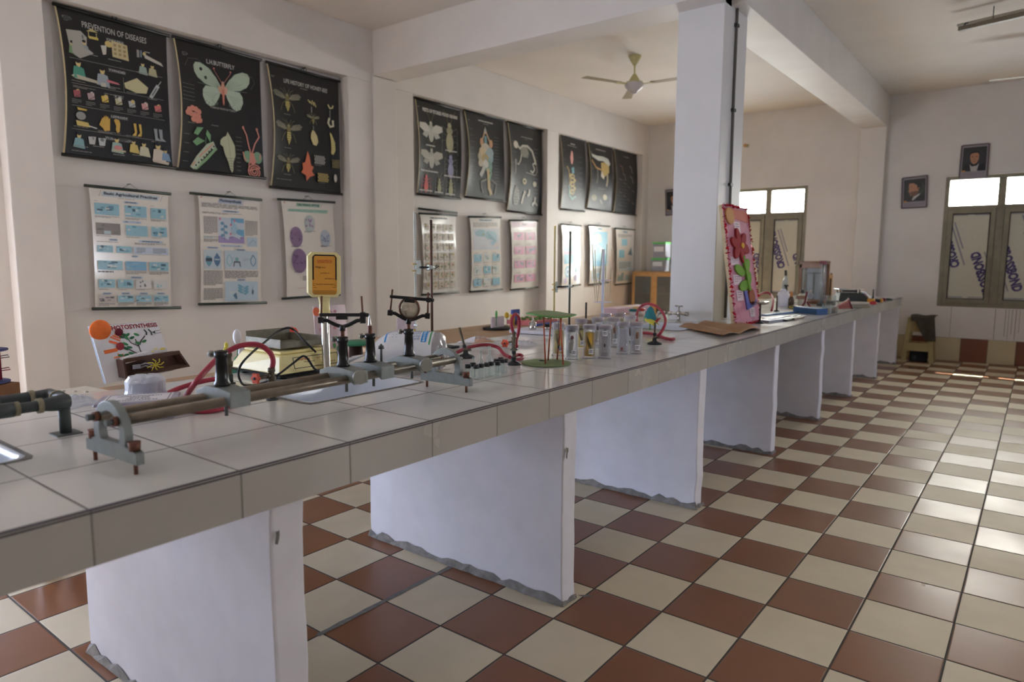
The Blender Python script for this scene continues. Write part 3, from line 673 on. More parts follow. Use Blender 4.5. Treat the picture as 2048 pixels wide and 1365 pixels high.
    a.poly([(0.56, 0.655), (0.60, 0.70), (0.645, 0.76), (0.65, 0.84), (0.62, 0.90), (0.615, 0.965), (0.60, 0.985), (0.58, 0.96), (0.56, 0.90), (0.52, 0.84), (0.50, 0.78), (0.465, 0.765), (0.47, 0.73), (0.50, 0.705), (0.54, 0.69)], (186, 190, 160))
    for k in range(5): a.line([(0.54+0.008*k, 0.87+0.02*k), (0.635-0.006*k, 0.865+0.022*k)], 0.005, (120, 140, 112))
    a.line([(0.56, 0.67), (0.58, 0.80), (0.60, 0.96)], 0.004, (140, 140, 120))
    PK = (204, 136, 122)
    for p in ([(0.76, 0.60), (0.80, 0.66), (0.82, 0.74), (0.84, 0.80)], [(0.93, 0.60), (0.955, 0.66), (0.90, 0.72), (0.86, 0.80)]): a.line(p, 0.016, PK); a.ell(p[0][0], p[0][1], 0.014, 0.014, PK, 8)
    a.ell(0.80, 0.835, 0.055, 0.05, (120, 158, 128)); a.ell(0.925, 0.835, 0.055, 0.05, (120, 158, 128)); a.poly([(0.83, 0.80), (0.89, 0.80), (0.90, 0.88), (0.86, 0.90), (0.82, 0.88)], PK); a.line([(0.745, 0.80), (0.77, 0.87), (0.80, 0.86)], 0.014, PK); a.line([(0.96, 0.80), (0.945, 0.87), (0.91, 0.86)], 0.014, PK)
    sp = []
    for k in range(40): t = k/39; r = 0.012 + 0.075*t; an = 3*2*PI*t - 0.6; sp.append((0.875 + r*math.cos(an), 0.955 + r*math.sin(an)*0.72))
    a.line(sp, 0.014, PK); a.line([sp[-1], (0.80, 0.95), (0.815, 0.89), (0.85, 0.86)], 0.016, PK)
    for k in range(9): a.lines(0.66, 0.685+0.034*k, 0.78 if k < 5 else 0.74, 0.693+0.034*k, 1, (120, 118, 114))
    for k in range(4): a.lines(0.04, 0.72+0.07*k, 0.14, 0.728+0.07*k, 1, (120, 118, 114))
    a.lines(0.36, 0.62, 0.50, 0.63, 1, GRY); a.lines(0.18, 0.995, 0.32, 1.0, 1, GRY)
    a.rect(0.78, 1.0, 0.97, 1.0005, GRY)
def bee(a, u, v, s, drone=False):
    for sg in (-1, 1):
        a.poly([(u+sg*0.012*s, v), (u+sg*0.05*s, v-0.03*s), (u+sg*0.13*s, v-0.045*s), (u+sg*0.165*s, v-0.03*s), (u+sg*0.13*s, v-0.005*s), (u+sg*0.05*s, v+0.008*s)], (112, 108, 92))
        for k in range(3): a.line([(u+sg*0.02*s, v), (u+sg*(0.10+0.025*k)*s, v-(0.04-0.015*k)*s)], 0.003, (166, 160, 136))
        a.line([(u+sg*0.02*s, v+0.012*s), (u+sg*0.06*s, v+0.04*s), (u+sg*0.085*s, v+0.085*s)], 0.006, (120, 112, 80)); a.line([(u+sg*0.018*s, v-0.012*s), (u+sg*0.045*s, v-0.05*s), (u+sg*0.075*s, v-0.06*s)], 0.005, (120, 112, 80))
        a.line([(u+sg*0.006*s, v-0.03*s), (u+sg*0.03*s, v-0.065*s)], 0.004, (130, 126, 110))
    a.ell(u, v-0.02*s, 0.016*s, 0.012*s, (140, 134, 96), 12); a.ell(u, v+0.002*s, 0.024*s, 0.018*s, (120, 108, 66), 12)
    L_ = 0.075 if drone else 0.055
    a.poly([(u-0.022*s, v+0.02*s), (u+0.022*s, v+0.02*s), (u+0.027*s, v+0.02*s+L_*0.5*s), (u, v+0.03*s+L_*s), (u-0.027*s, v+0.02*s+L_*0.5*s)], (190, 176, 106))
    for k in range(4): a.line([(u-0.022*s, v+(0.032+L_*0.2*k)*s), (u+0.022*s, v+(0.032+L_*0.2*k)*s)], 0.006, (96, 84, 46))
def d_bee(a):
    a.text('LIFE HISTORY OF HONEY-BEE', 0.20, 0.095, 0.83, 0.130, (190, 188, 182), 0.015); a.lines(0.43, 0.142, 0.60, 0.155, 1, GRY); a.lines(0.03, 0.095, 0.08, 0.115, 2, GRY)
    bee(a, 0.23, 0.255, 1.25); bee(a, 0.23, 0.505, 1.25, True); bee(a, 0.22, 0.775, 1.05)
    for v in (0.385, 0.66, 0.88): a.lines(0.16, v, 0.32, v+0.009, 1, GRY)
    W_ = (206, 190, 130)
    for k in range(4): a.line([(0.53+0.03*k, 0.225+0.01*(k % 2)), (0.56+0.03*k, 0.25+0.008*k)], 0.014, W_)
    a.line([(0.58, 0.28), (0.58, 0.33)], 0.006, WHT); bee(a, 0.60, 0.375, 0.62); a.line([(0.60, 0.44), (0.60, 0.47)], 0.006, WHT)
    a.poly([(0.585, 0.475), (0.61, 0.48), (0.655, 0.52), (0.67, 0.57), (0.64, 0.605), (0.59, 0.60), (0.555, 0.55), (0.56, 0.51)], (206, 192, 140))
    a.line([(0.83, 0.23), (0.86, 0.26), (0.90, 0.25), (0.905, 0.23)], 0.02, (206, 194, 140)); a.line([(0.86, 0.275), (0.86, 0.345)], 0.005, WHT)
    a.line([(0.85, 0.345), (0.83, 0.39), (0.86, 0.42), (0.905, 0.41), (0.90, 0.36)], 0.03, (204, 200, 170))
    a.poly([(0.85, 0.47), (0.875, 0.48), (0.925, 0.55), (0.93, 0.62), (0.90, 0.66), (0.865, 0.655), (0.87, 0.60), (0.865, 0.53)], (206, 194, 130))
    for k in range(5): a.line([(0.868, 0.53+0.022*k), (0.922, 0.545+0.018*k)], 0.004, (150, 134, 80))
    O = (206, 110, 76)
    a.poly([(0.50, 0.66), (0.53, 0.71), (0.55, 0.78), (0.59, 0.79), (0.56, 0.83), (0.60, 0.86), (0.53, 0.88), (0.48, 0.92), (0.47, 0.87), (0.40, 0.85), (0.43, 0.82), (0.42, 0.77), (0.46, 0.76), (0.48, 0.71)], O)
    for (u, v, c) in ((0.60, 0.685, (170, 168, 166)), (0.87, 0.70, (156, 140, 84)), (0.64, 0.835, (190, 168, 100))):
        wd = 0.16 if u < 0.8 else 0.11
        a.rect(u, v, u+wd, v+0.075, (70, 64, 48))
        for i in range(6):
            for j in range(5): a.ell(u+wd*(0.08+0.165*i+0.08*(j % 2)), v+0.008+0.015*j, wd*0.065, wd*0.05, c, 6)
    a.ell(0.91, 0.865, 0.022, 0.036, (206, 200, 190), 12); a.lines(0.60, 0.77, 0.76, 0.777, 1, GRY); a.lines(0.66, 0.918, 0.80, 0.925, 1, GRY); a.lines(0.05, 0.925, 0.40, 0.933, 1, GRY)
def insect(a, u, v, s, c, wings=None, legs=(120, 120, 100)):
    if wings:
        for sg in (-1, 1):
            a.poly([(u+sg*0.01*s, v-0.015*s), (u+sg*0.07*s, v-0.04*s), (u+sg*0.15*s, v-0.035*s), (u+sg*0.155*s, v-0.005*s), (u+sg*0.09*s, v+0.015*s), (u+sg*0.01*s, v+0.012*s)], wings)
            a.poly([(u+sg*0.012*s, v+0.008*s), (u+sg*0.09*s, v+0.012*s), (u+sg*0.12*s, v+0.035*s), (u+sg*0.06*s, v+0.05*s)], tuple(int(q*0.92) for q in wings))
    else:
        for sg in (-1, 1):
            for k in range(3): a.line([(u+sg*0.02*s, v-0.02*s+0.02*k*s), (u+sg*0.065*s, v-0.035*s+0.03*k*s), (u+sg*0.07*s, v-0.01*s+0.045*k*s)], 0.007, legs)
    for sg in (-1, 1): a.line([(u+sg*0.008*s, v-0.045*s), (u+sg*0.03*s, v-0.09*s), (u+sg*0.055*s, v-0.105*s)], 0.006, (130, 116, 70))
    a.ell(u, v-0.042*s, 0.017*s, 0.013*s, c, 10); a.ell(u, v-0.02*s, 0.028*s, 0.017*s, tuple(int(q*0.9) for q in c), 12); a.ell(u, v+0.03*s, 0.033*s, 0.042*s, c, 14)
    a.line([(u, v-0.005*s), (u, v+0.065*s)], 0.004, tuple(int(q*0.6) for q in c))
def d_pests(a):
    a.text('PESTS OF STORED FOOD GRAINS', 0.14, 0.075, 0.93, 0.115, (204, 200, 192), 0.05); a.lines(0.02, 0.075, 0.08, 0.09, 2, GRY)
    insect(a, 0.31, 0.30, 1.75, (196, 196, 184), (204, 202, 192)); insect(a, 0.31, 0.585, 1.7, (186, 186, 176), (176, 172, 160))
    insect(a, 0.74, 0.315, 2.6, (168, 164, 132)); insect(a, 0.76, 0.64, 2.1, (150, 150, 180)); insect(a, 0.185, 0.865, 1.5, (206, 84, 84), None, (190, 84, 84)); insect(a, 0.49, 0.875, 1.3, (160, 158, 120)); insect(a, 0.76, 0.875, 1.5, (164, 162, 120))
    for (u, v, w_) in ((0.17, 0.458, 0.22), (0.63, 0.475, 0.27), (0.04, 0.735, 0.42), (0.60, 0.755, 0.38), (0.03, 0.945, 0.30), (0.38, 0.95, 0.20), (0.64, 0.955, 0.22)): a.lines(u, v, u+w_, v+0.018, 1, (196, 192, 186), 0.8, 0.0)
def side_lines(a, l, r):
    for k in range(l): v = 0.20+0.72*k/l; a.lines(0.05, v, 0.28 if k % 3 else 0.22, v+0.007, 1, (124, 122, 116))
    for k in range(r): v = 0.24+0.6*k/r; a.lines(0.74, v, 0.96, v+0.007, 1, (124, 122, 116))
def d_rat(a):
    a.lines(0.33, 0.075, 0.72, 0.09, 1, WHT, 0.8, 0); a.lines(0.45, 0.105, 0.60, 0.115, 1, GRY, 0.7, 0); a.lines(0.05, 0.10, 0.11, 0.115, 2, GRY)
    side_lines(a, 10, 16)
    a.poly([(0.50, 0.14), (0.54, 0.20), (0.50, 0.23), (0.46, 0.20)], (170, 166, 158)); a.line([(0.48, 0.20), (0.42, 0.29), (0.38, 0.36)], 0.03, (190, 160, 128)); a.line([(0.52, 0.20), (0.60, 0.29), (0.66, 0.36)], 0.03, (190, 160, 128)); a.poly([(0.47, 0.25), (0.53, 0.25), (0.54, 0.36), (0.46, 0.36)], (116, 150, 156))
    a.ell(0.39, 0.33, 0.05, 0.05, (196, 150, 112)); a.ell(0.65, 0.33, 0.05, 0.05, (196, 150, 112))
    for (u, v, ru, c) in ((0.50, 0.42, 0.14, (186, 178, 160)), (0.37, 0.50, 0.10, (176, 164, 140)), (0.40, 0.44, 0.09, (196, 176, 140)), (0.58, 0.50, 0.13, (130, 160, 168)), (0.48, 0.52, 0.10, (170, 150, 96)), (0.62, 0.44, 0.10, (150, 166, 168)), (0.35, 0.58, 0.07, (186, 176, 156)), (0.56, 0.60, 0.12, (110, 146, 136)), (0.49, 0.58, 0.08, (196, 192, 180))): a.ell(u, v, ru, ru*0.62, c, 14)
    a.line([(0.46, 0.60), (0.40, 0.68), (0.34, 0.73)], 0.08, (178, 178, 168)); a.line([(0.55, 0.63), (0.57, 0.74), (0.58, 0.86), (0.64, 0.94)], 0.075, (180, 160, 116)); a.line([(0.62, 0.60), (0.64, 0.68), (0.60, 0.76)], 0.04, (120, 160, 130))
    for sg in (-1, 1): a.line([(0.57+sg*0.06, 0.76), (0.57+sg*0.21, 0.80), (0.57+sg*0.18, 0.88), (0.57+sg*0.15, 0.93)], 0.035, (110, 106, 98))
    a.lines(0.44, 0.955, 0.72, 0.963, 1, GRY)
def d_skel(a):
    a.lines(0.36, 0.125, 0.72, 0.138, 1, GRY, 0.8, 0); a.lines(0.48, 0.15, 0.60, 0.158, 1, GRY); side_lines(a, 6, 14)
    B = (176, 172, 160); a.ell(0.19, 0.235, 0.075, 0.042, (200, 194, 180)); a.line([(0.24, 0.24), (0.32, 0.27), (0.40, 0.235), (0.55, 0.225), (0.70, 0.27), (0.78, 0.36), (0.82, 0.42)], 0.045, B)
    for k in range(6): a.line([(0.36+0.035*k, 0.25), (0.34+0.05*k, 0.31), (0.38+0.035*k, 0.36)], 0.016, (140, 138, 126))
    a.ell(0.46, 0.30, 0.115, 0.06, (128, 126, 112)); a.line([(0.36, 0.33), (0.33, 0.40), (0.27, 0.455), (0.22, 0.445)], 0.03, B); a.line([(0.80, 0.40), (0.72, 0.42), (0.78, 0.48), (0.72, 0.52), (0.65, 0.50)], 0.035, B); a.line([(0.82, 0.40), (0.86, 0.50), (0.80, 0.545), (0.50, 0.53)], 0.014, (150, 146, 134))
    a.poly([(0.14, 0.40), (0.20, 0.40), (0.18, 0.55), (0.13, 0.60), (0.15, 0.50)], (130, 126, 118))
    for k in range(9): a.lines(0.25, 0.44+0.02*k, 0.70, 0.446+0.02*k, 1, (110, 108, 102))
    a.ell(0.46, 0.635, 0.065, 0.036, (200, 190, 150)); a.ell(0.46, 0.635, 0.03, 0.016, (60, 56, 46)); a.ell(0.78, 0.65, 0.055, 0.032, (190, 186, 166)); a.ell(0.785, 0.65, 0.026, 0.018, (50, 48, 44))
    a.poly([(0.20, 0.69), (0.30, 0.76), (0.31, 0.85), (0.25, 0.92), (0.16, 0.92), (0.11, 0.85), (0.13, 0.76)], (120, 118, 108))
    for k in range(5): a.line([(0.13, 0.77+0.03*k), (0.30, 0.77+0.03*k)], 0.01, (30, 30, 28))
    a.line([(0.48, 0.75), (0.42, 0.82), (0.38, 0.90)], 0.05, (196, 190, 176)); a.line([(0.62, 0.72), (0.60, 0.78), (0.55, 0.80)], 0.055, (186, 180, 168)); a.line([(0.80, 0.80), (0.78, 0.86), (0.70, 0.90)], 0.05, (186, 180, 168)); a.line([(0.78, 0.86), (0.86, 0.90)], 0.04, (180, 174, 160))
def d_pigeon(a):
    a.lines(0.40, 0.085, 0.58, 0.098, 1, WHT, 0.8, 0); a.lines(0.28, 0.115, 0.66, 0.13, 1, GRY, 0.7, 0); side_lines(a, 6, 8)
    a.poly([(0.42, 0.18), (0.48, 0.20), (0.50, 0.29), (0.46, 0.37), (0.40, 0.36), (0.37, 0.28)], (206, 150, 140)); a.poly([(0.42, 0.42), (0.52, 0.40), (0.54, 0.48), (0.46, 0.50)], (110, 160, 170)); a.line([(0.22, 0.41), (0.30, 0.45), (0.34, 0.56), (0.36, 0.66)], 0.03, (170, 140, 76))
    for k in range(5): a.ell(0.44+0.05*(k % 2), 0.53+0.055*k, 0.12, 0.035, (176, 156, 100), 12); a.ell(0.46, 0.53+0.055*k, 0.06, 0.015, (60, 52, 34), 10)
    a.line([(0.32, 0.66), (0.34, 0.80), (0.46, 0.85), (0.62, 0.80)], 0.05, (140, 176, 168))
def d_hoof(a):
    a.lines(0.30, 0.075, 0.72, 0.10, 1, GRY, 0.7, 0); side_lines(a, 8, 4)
    a.poly([(0.06, 0.12), (0.12, 0.17), (0.34, 0.18), (0.62, 0.17), (0.84, 0.19), (0.92, 0.26), (0.88, 0.30), (0.62, 0.24), (0.40, 0.25), (0.12, 0.21)], (190, 190, 178)); a.poly([(0.52, 0.27), (0.86, 0.24), (0.88, 0.40), (0.68, 0.48), (0.54, 0.40)], (176, 150, 90)); a.line([(0.08, 0.26), (0.30, 0.36), (0.52, 0.38)], 0.035, (176, 136, 80)); a.poly([(0.54, 0.40), (0.70, 0.42), (0.66, 0.52), (0.52, 0.48)], (204, 194, 176)); a.line([(0.80, 0.40), (0.82, 0.52), (0.78, 0.62)], 0.06, (160, 150, 120)); a.line([(0.36, 0.36), (0.38, 0.50), (0.34, 0.60)], 0.03, (130, 124, 110))
    a.ell(0.72, 0.79, 0.09, 0.045, (190, 182, 156)); a.ell(0.24, 0.82, 0.12, 0.05, (130, 126, 100)); a.line([(0.50, 0.84), (0.62, 0.90)], 0.05, (160, 156, 146)); a.lines(0.40, 0.66, 0.80, 0.69, 2, GRY)
def d_small(a):
    a.lines(0.42, 0.085, 0.66, 0.10, 1, GRY, 0.7, 0)
    for u, v, c in ((0.24, 0.24, (120, 84, 76)), (0.66, 0.22, (120, 112, 106)), (0.36, 0.36, (110, 96, 90)), (0.70, 0.38, (116, 114, 108))): a.line([(u, v), (u+0.10, v+0.03), (u+0.14, v+0.11)], 0.03, c)
    for k in range(9): a.lines(0.14 if k % 2 else 0.22, 0.46+0.052*k, 0.84, 0.468+0.052*k, 1, (104, 102, 98)); a.line([(0.2+0.2*(k % 4), 0.45+0.05*k), (0.3+0.2*(k % 4), 0.48+0.05*k)], 0.012, (120, 116, 110))
    a.lines(0.10, 0.94, 0.9, 0.955, 1, (104, 102, 98))
BK = 'black charts along the upper wall'
chart('wall_chart', 'black wall chart headed PREVENTION OF DISEASES', BK, (108, 8), (333, 71), (346, 336), (126, 309), (0.01, 0.02), d_diseases, curl=0.035)
chart('wall_chart', 'black wall chart headed L.H.BUTTERFLY with a big pale butterfly', BK, (346, 73), (520, 120), (529, 357), (354, 338), (0.01, 0.012), d_butterfly, curl=0.04)
chart('wall_chart', 'black wall chart headed LIFE HISTORY OF HONEY-BEE', BK, (533, 124), (677, 163), (682, 389), (541, 374), (0.01, 0.012), d_bee, curl=0.04)
chart('wall_chart', 'black wall chart of stored grain pests showing white moths and a red insect', BK, (830, 196), (920, 221), (920, 398), (834, 388), (0.01, 0.012), d_pests, curl=0.02)
chart('wall_chart', 'black wall chart of a dissected animal with coloured organs, in the middle bay', BK, (928, 219), (1007, 240), (1010, 403), (930, 394), (0.01, 0.012), d_rat, curl=0.06)
chart('wall_chart', 'black wall chart with a pale animal skeleton drawing, hanging lower than its neighbours', BK, (1015, 243), (1084, 262), (1083, 430), (1014, 422), (0.01, 0.012), d_skel, curl=0.05)
chart('wall_chart', 'black wall chart with one pink and yellow coiled organ figure, in the far bay', BK, (1120, 268), (1170, 283), (1168, 423), (1121, 418), (0.01, 0.012), d_pigeon, curl=0.02)
chart('wall_chart', 'black wall chart with a white and orange muscle diagram, in the far bay', BK, (1176, 283), (1224, 296), (1222, 424), (1174, 417), (0.01, 0.012), d_hoof, curl=0.05)
chart('wall_chart', 'black wall chart with dim small text, last of the row near the corner', BK, (1228, 297), (1273, 309), (1271, 431), (1227, 425), (0.01, 0.012), d_small, curl=0.03)

TX = (96, 92, 96)
def pill(a, u, v, w_, t=None): a.poly([(u-w_, v), (u-w_+0.02, v-0.008), (u+w_-0.02, v-0.008), (u+w_, v), (u+w_-0.02, v+0.010), (u-w_+0.02, v+0.010)], (170, 192, 214)); a.lines(u-w_*0.7, v-0.004, u+w_*0.7, v+0.009, 1, (70, 90, 120), 0.7, 0)
def photo(a, u0, v0, u1, v1, cs, n=7):
    a.rect(u0, v0, u1, v1, cs[0])
    for k in range(n):
        c = cs[1+k % (len(cs)-1)]; u = random.uniform(u0, u1-(u1-u0)*0.3); v = random.uniform(v0, v1-(v1-v0)*0.3)
        a.rect(u, v, u+(u1-u0)*random.uniform(0.1, 0.3), v+(v1-v0)*random.uniform(0.12, 0.3), c)
BLS = [(128, 186, 206), (84, 150, 176), (46, 84, 104), (186, 210, 214), (70, 130, 160), (210, 214, 206)]
def head(a, t, u0, u1, v0, v1, band, c=(40, 48, 60)):
    w_ = u1-u0; a.poly([(u0-0.05*w_, v1+0.006), (u0-0.01, v0-0.006), (u1+0.05*w_, v0-0.006), (u1+0.01, v1+0.006)], band)
    for q in (u0-0.09*w_, u1+0.06*w_): a.line([(q, v1+0.008), (q+0.03, v0-0.008)], 0.006, tuple(int(x*0.8) for x in band))
    a.text(t, u0, v0, u1, v1, c, 0.045); a.line([(0.02, v1+0.01), (u0-0.12*w_, v1+0.01)], 0.003, band); a.line([(u1+0.10*w_, v0-0.006), (0.98, v0-0.006)], 0.003, band)
def d_agri(a):
    head(a, 'Basic Agricultural Practices', 0.17, 0.85, 0.034, 0.066, (186, 204, 214)); a.lines(0.34, 0.078, 0.68, 0.084, 1, TX)
    pill(a, 0.5, 0.105, 0.10)
    for (u0, v0, u1, v1) in ((0.04, 0.13, 0.345, 0.225), (0.415, 0.13, 0.70, 0.225), (0.755, 0.135, 0.965, 0.225)): a.lines(u0, v0-0.018, u0+0.08, v0-0.012, 1, TX); photo(a, u0, v0, u1, v1, BLS); a.lines(u0, v1+0.01, u1, v1+0.026, 2, TX)
    pill(a, 0.5, 0.268, 0.13)
    for i, (u0, v0, u1, v1) in enumerate(((0.04, 0.29, 0.345, 0.385), (0.415, 0.295, 0.70, 0.385), (0.755, 0.295, 0.965, 0.38))): photo(a, u0, v0, u1, v1, BLS if i else [(120, 110, 104), (90, 84, 82), (170, 190, 196), (110, 102, 98)]); a.lines(u0, v1+0.01, u1, v1+0.018, 1, TX)
    pill(a, 0.25, 0.425, 0.06); pill(a, 0.74, 0.425, 0.17); a.lines(0.04, 0.442, 0.47, 0.45, 1, TX); a.lines(0.52, 0.442, 0.95, 0.458, 2, TX)
    photo(a, 0.04, 0.475, 0.235, 0.53, BLS); photo(a, 0.28, 0.475, 0.475, 0.53, BLS); a.rect(0.50, 0.475, 0.97, 0.535, (178, 196, 220)); a.lines(0.54, 0.483, 0.66, 0.53, 5, TX); a.lines(0.76, 0.483, 0.94, 0.53, 5, TX)
    pill(a, 0.51, 0.556, 0.05)
    for i, (u0, u1) in enumerate(((0.04, 0.345), (0.385, 0.66), (0.70, 0.965))): photo(a, u0, 0.60, u1, 0.675, BLS if i != 1 else [(96, 164, 206), (120, 176, 206), (84, 150, 200)]); a.lines(u0, 0.685, u1, 0.712, 3 if i else 1, TX)
    pill(a, 0.52, 0.735, 0.09)
    for i in range(4):
        u0 = 0.04+0.235*i
        if i < 2: photo(a, u0, 0.755, u0+0.20, 0.825, BLS)
        else:
            a.rect(u0, 0.755, u0+0.20, 0.83, (214, 214, 212))
            for k in range(6): a.ell(u0+0.05+0.10*random.random(), 0.765+0.055*random.random(), 0.012, 0.008, (90, 100, 110) if i == 2 else (130, 196, 206), 8)
        a.lines(u0, 0.838, u0+0.19, 0.846, 1, TX); pill(a, u0+0.10, 0.872, 0.065); photo(a, u0, 0.89, u0+0.20, 0.945, BLS if i else [(196, 190, 186), (70, 70, 76), (150, 130, 130)]); a.lines(u0, 0.952, u0+0.20, 0.98, 3, TX)
def d_photo(a):
    head(a, 'Photosynthesis', 0.33, 0.68, 0.026, 0.060, (168, 184, 216)); a.rect(0.03, 0.02, 0.06, 0.03, (206, 130, 130)); a.lines(0.04, 0.075, 0.97, 0.115, 4, TX); pill(a, 0.5, 0.135, 0.15); a.lines(0.05, 0.155, 0.70, 0.172, 2, TX)
    a.lines(0.06, 0.195, 0.28, 0.355, 14, TX); a.lines(0.74, 0.21, 0.96, 0.355, 13, TX)
    a.rect(0.29, 0.195, 0.72, 0.43, (190, 206, 222)); a.rect(0.50, 0.195, 0.72, 0.365, (90, 168, 214)); a.rect(0.52, 0.21, 0.60, 0.365, (150, 196, 220)); a.rect(0.29, 0.365, 0.72, 0.43, (150, 130, 190)); a.rect(0.30, 0.375, 0.71, 0.385, (130, 106, 170))
    a.ell(0.565, 0.315, 0.065, 0.045, (170, 190, 200)); a.line([(0.385, 0.41), (0.385, 0.25)], 0.008, DKB)
    for k in range(5): a.ell(0.355+0.06*(k % 2), 0.25+0.028*k, 0.03, 0.014, BLU, 10, 0.4*(1 if k % 2 else -1))
    for (u, v) in ((0.32, 0.21), (0.50, 0.26), (0.56, 0.22), (0.49, 0.345)): a.ell(u, v, 0.018, 0.012, (220, 110, 140), 8)
    a.lines(0.05, 0.375, 0.28, 0.395, 2, (90, 150, 170)); a.lines(0.05, 0.40, 0.28, 0.43, 4, TX); a.rect(0.76, 0.365, 0.94, 0.455, (178, 204, 222)); a.line([(0.79, 0.44), (0.86, 0.39), (0.92, 0.42)], 0.005, TX)
    pill(a, 0.5, 0.455, 0.19); pill(a, 0.19, 0.478, 0.10); pill(a, 0.65, 0.49, 0.09)
    a.rect(0.05, 0.50, 0.325, 0.675, (186, 204, 214)); a.rect(0.375, 0.50, 0.94, 0.675, (184, 206, 220))
    for u, c in ((0.125, (80, 150, 176)), (0.255, (60, 104, 150))): a.poly([(u, 0.525), (u+0.045, 0.565), (u+0.052, 0.60), (u+0.035, 0.63), (u, 0.655), (u-0.035, 0.63), (u-0.052, 0.60), (u-0.045, 0.565)], c)
    a.rect(0.073, 0.575, 0.177, 0.605, (40, 50, 70)); a.rect(0.215, 0.582, 0.295, 0.592, (186, 204, 214))
    for u, c in ((0.455, (120, 190, 206)), (0.86, (70, 130, 176))):
        a.line([(u, 0.535), (u+0.045, 0.58), (u+0.04, 0.615), (u, 0.645), (u-0.04, 0.615), (u-0.045, 0.58), (u, 0.535)], 0.014, c)
    a.rect(0.525, 0.60, 0.635, 0.612, (50, 60, 84)); a.line([(0.535, 0.61), (0.525, 0.65)], 0.016, (50, 60, 84)); a.line([(0.625, 0.61), (0.638, 0.65)], 0.016, (50, 60, 84)); a.ell(0.58, 0.58, 0.03, 0.02, (110, 180, 190)); a.lines(0.68, 0.57, 0.80, 0.60, 3, (150, 170, 184))
    a.lines(0.04, 0.69, 0.345, 0.83, 12, TX); a.lines(0.375, 0.69, 0.95, 0.765, 6, TX); pill(a, 0.65, 0.775, 0.08); a.lines(0.04, 0.855, 0.345, 0.965, 9, TX)
    a.rect(0.38, 0.79, 0.94, 0.975, (176, 206, 224)); a.rect(0.46, 0.90, 0.60, 0.96, (60, 110, 150)); a.rect(0.46, 0.885, 0.60, 0.90, (200, 214, 220)); a.poly([(0.635, 0.915), (0.735, 0.915), (0.72, 0.96), (0.65, 0.96)], (120, 100, 160)); a.line([(0.685, 0.915), (0.685, 0.83)], 0.008, (90, 150, 170))
    for k in range(6): a.ell(0.685+(0.05 if k % 2 else -0.05), 0.835+0.013*k, 0.05, 0.012, (96, 166, 196), 10, 0.5*(-1 if k % 2 else 1))
    a.poly([(0.84, 0.86), (0.865, 0.885), (0.85, 0.925), (0.828, 0.90)], DKB); a.line([(0.845, 0.865), (0.845, 0.835)], 0.004, DKB)
def d_frog(a):
    head(a, 'Life History of Frog', 0.29, 0.71, 0.032, 0.058, (150, 196, 170), (30, 60, 44)); a.rect(0.04, 0.02, 0.06, 0.035, (200, 110, 110))
    a.poly([(0.08, 0.115), (0.12, 0.088), (0.90, 0.088), (0.86, 0.125)], (150, 200, 176)); a.lines(0.12, 0.094, 0.86, 0.12, 3, (110, 150, 134))
    for (u, v, ru, c, c2) in ((0.50, 0.235, 0.105, (176, 190, 186), (150, 100, 160)), (0.22, 0.375, 0.125, (130, 96, 140), (90, 60, 100)), (0.80, 0.385, 0.105, (176, 190, 204), (120, 130, 170)), (0.25, 0.62, 0.15, (120, 84, 130), (84, 54, 96)), (0.82, 0.62, 0.10, (170, 190, 200), (110, 130, 150))):
        a.ell(u, v, ru, ru*0.85, c, 18)
        for k in range(14): a.ell(u+ru*random.uniform(-0.7, 0.7), v+ru*0.5*random.uniform(-0.8, 0.7), 0.014, 0.010, c2, 8)
        a.lines(u-0.11, v+ru*0.62+0.012, u+0.11, v+ru*0.62+0.03, 2, TX)
    a.poly([(0.14, 0.35), (0.24, 0.31), (0.30, 0.33), (0.28, 0.38)], (120, 84, 128)); a.lines(0.20, 0.90, 0.44, 0.91, 1, (206, 150, 140)); a.lines(0.30, 0.78, 0.70, 0.83, 3, TX)
def d_grid(cs, cols, rows, base=None):
    def f(a):
        if base: a.rect(0.02, 0.02, 0.98, 0.10, base)
        a.lines(0.25, 0.04, 0.75, 0.062, 1, TX, 0.8, 0)
        for r in range(rows):
            for c in range(cols):
                u0 = 0.07+0.88*c/cols; v0 = 0.12+0.84*r/rows; photo(a, u0, v0, u0+0.88/cols*0.82, v0+0.84/rows*0.70, cs, 6); a.lines(u0, v0+0.84/rows*0.76, u0+0.88/cols*0.8, v0+0.84/rows*0.86, 1, TX)
    return f
FOOD = [(206, 196, 180), (196, 130, 90), (130, 150, 84), (206, 186, 90), (110, 90, 70), (206, 150, 140), (90, 120, 80)]
def d_map(a):
    head(a, 'Lithosphere', 0.30, 0.70, 0.03, 0.055, (196, 214, 214)); a.lines(0.08, 0.075, 0.92, 0.14, 6, TX); a.rect(0.06, 0.155, 0.95, 0.44, (190, 196, 204)); a.poly([(0.12, 0.20), (0.30, 0.165), (0.52, 0.185), (0.70, 0.18), (0.90, 0.22), (0.88, 0.33), (0.78, 0.37), (0.62, 0.31), (0.40, 0.27), (0.15, 0.25)], (120, 170, 184)); a.ell(0.72, 0.335, 0.09, 0.05, (130, 176, 206)); a.poly([(0.72, 0.40), (0.92, 0.30), (0.90, 0.42)], (200, 190, 186)); a.ell(0.40, 0.235, 0.04, 0.02, (120, 150, 120)); a.lines(0.35, 0.38, 0.55, 0.40, 2, (190, 140, 140))
    for r in range(3):
        for c in range(3): u = 0.07+0.31*c; v = 0.50+0.165*r; a.lines(u+0.02, v-0.02, u+0.22, v-0.008, 1, (80, 110, 100)); photo(a, u, v, u+0.25, v+0.10, BLS if (r+c) % 2 == 0 else [(206, 210, 204), (150, 180, 180), (120, 150, 140)], 5); a.lines(u, v+0.11, u+0.24, v+0.125, 2, TX)
PKS = [(214, 140, 170), (150, 120, 150), (96, 130, 150), (226, 170, 190), (130, 150, 160)]
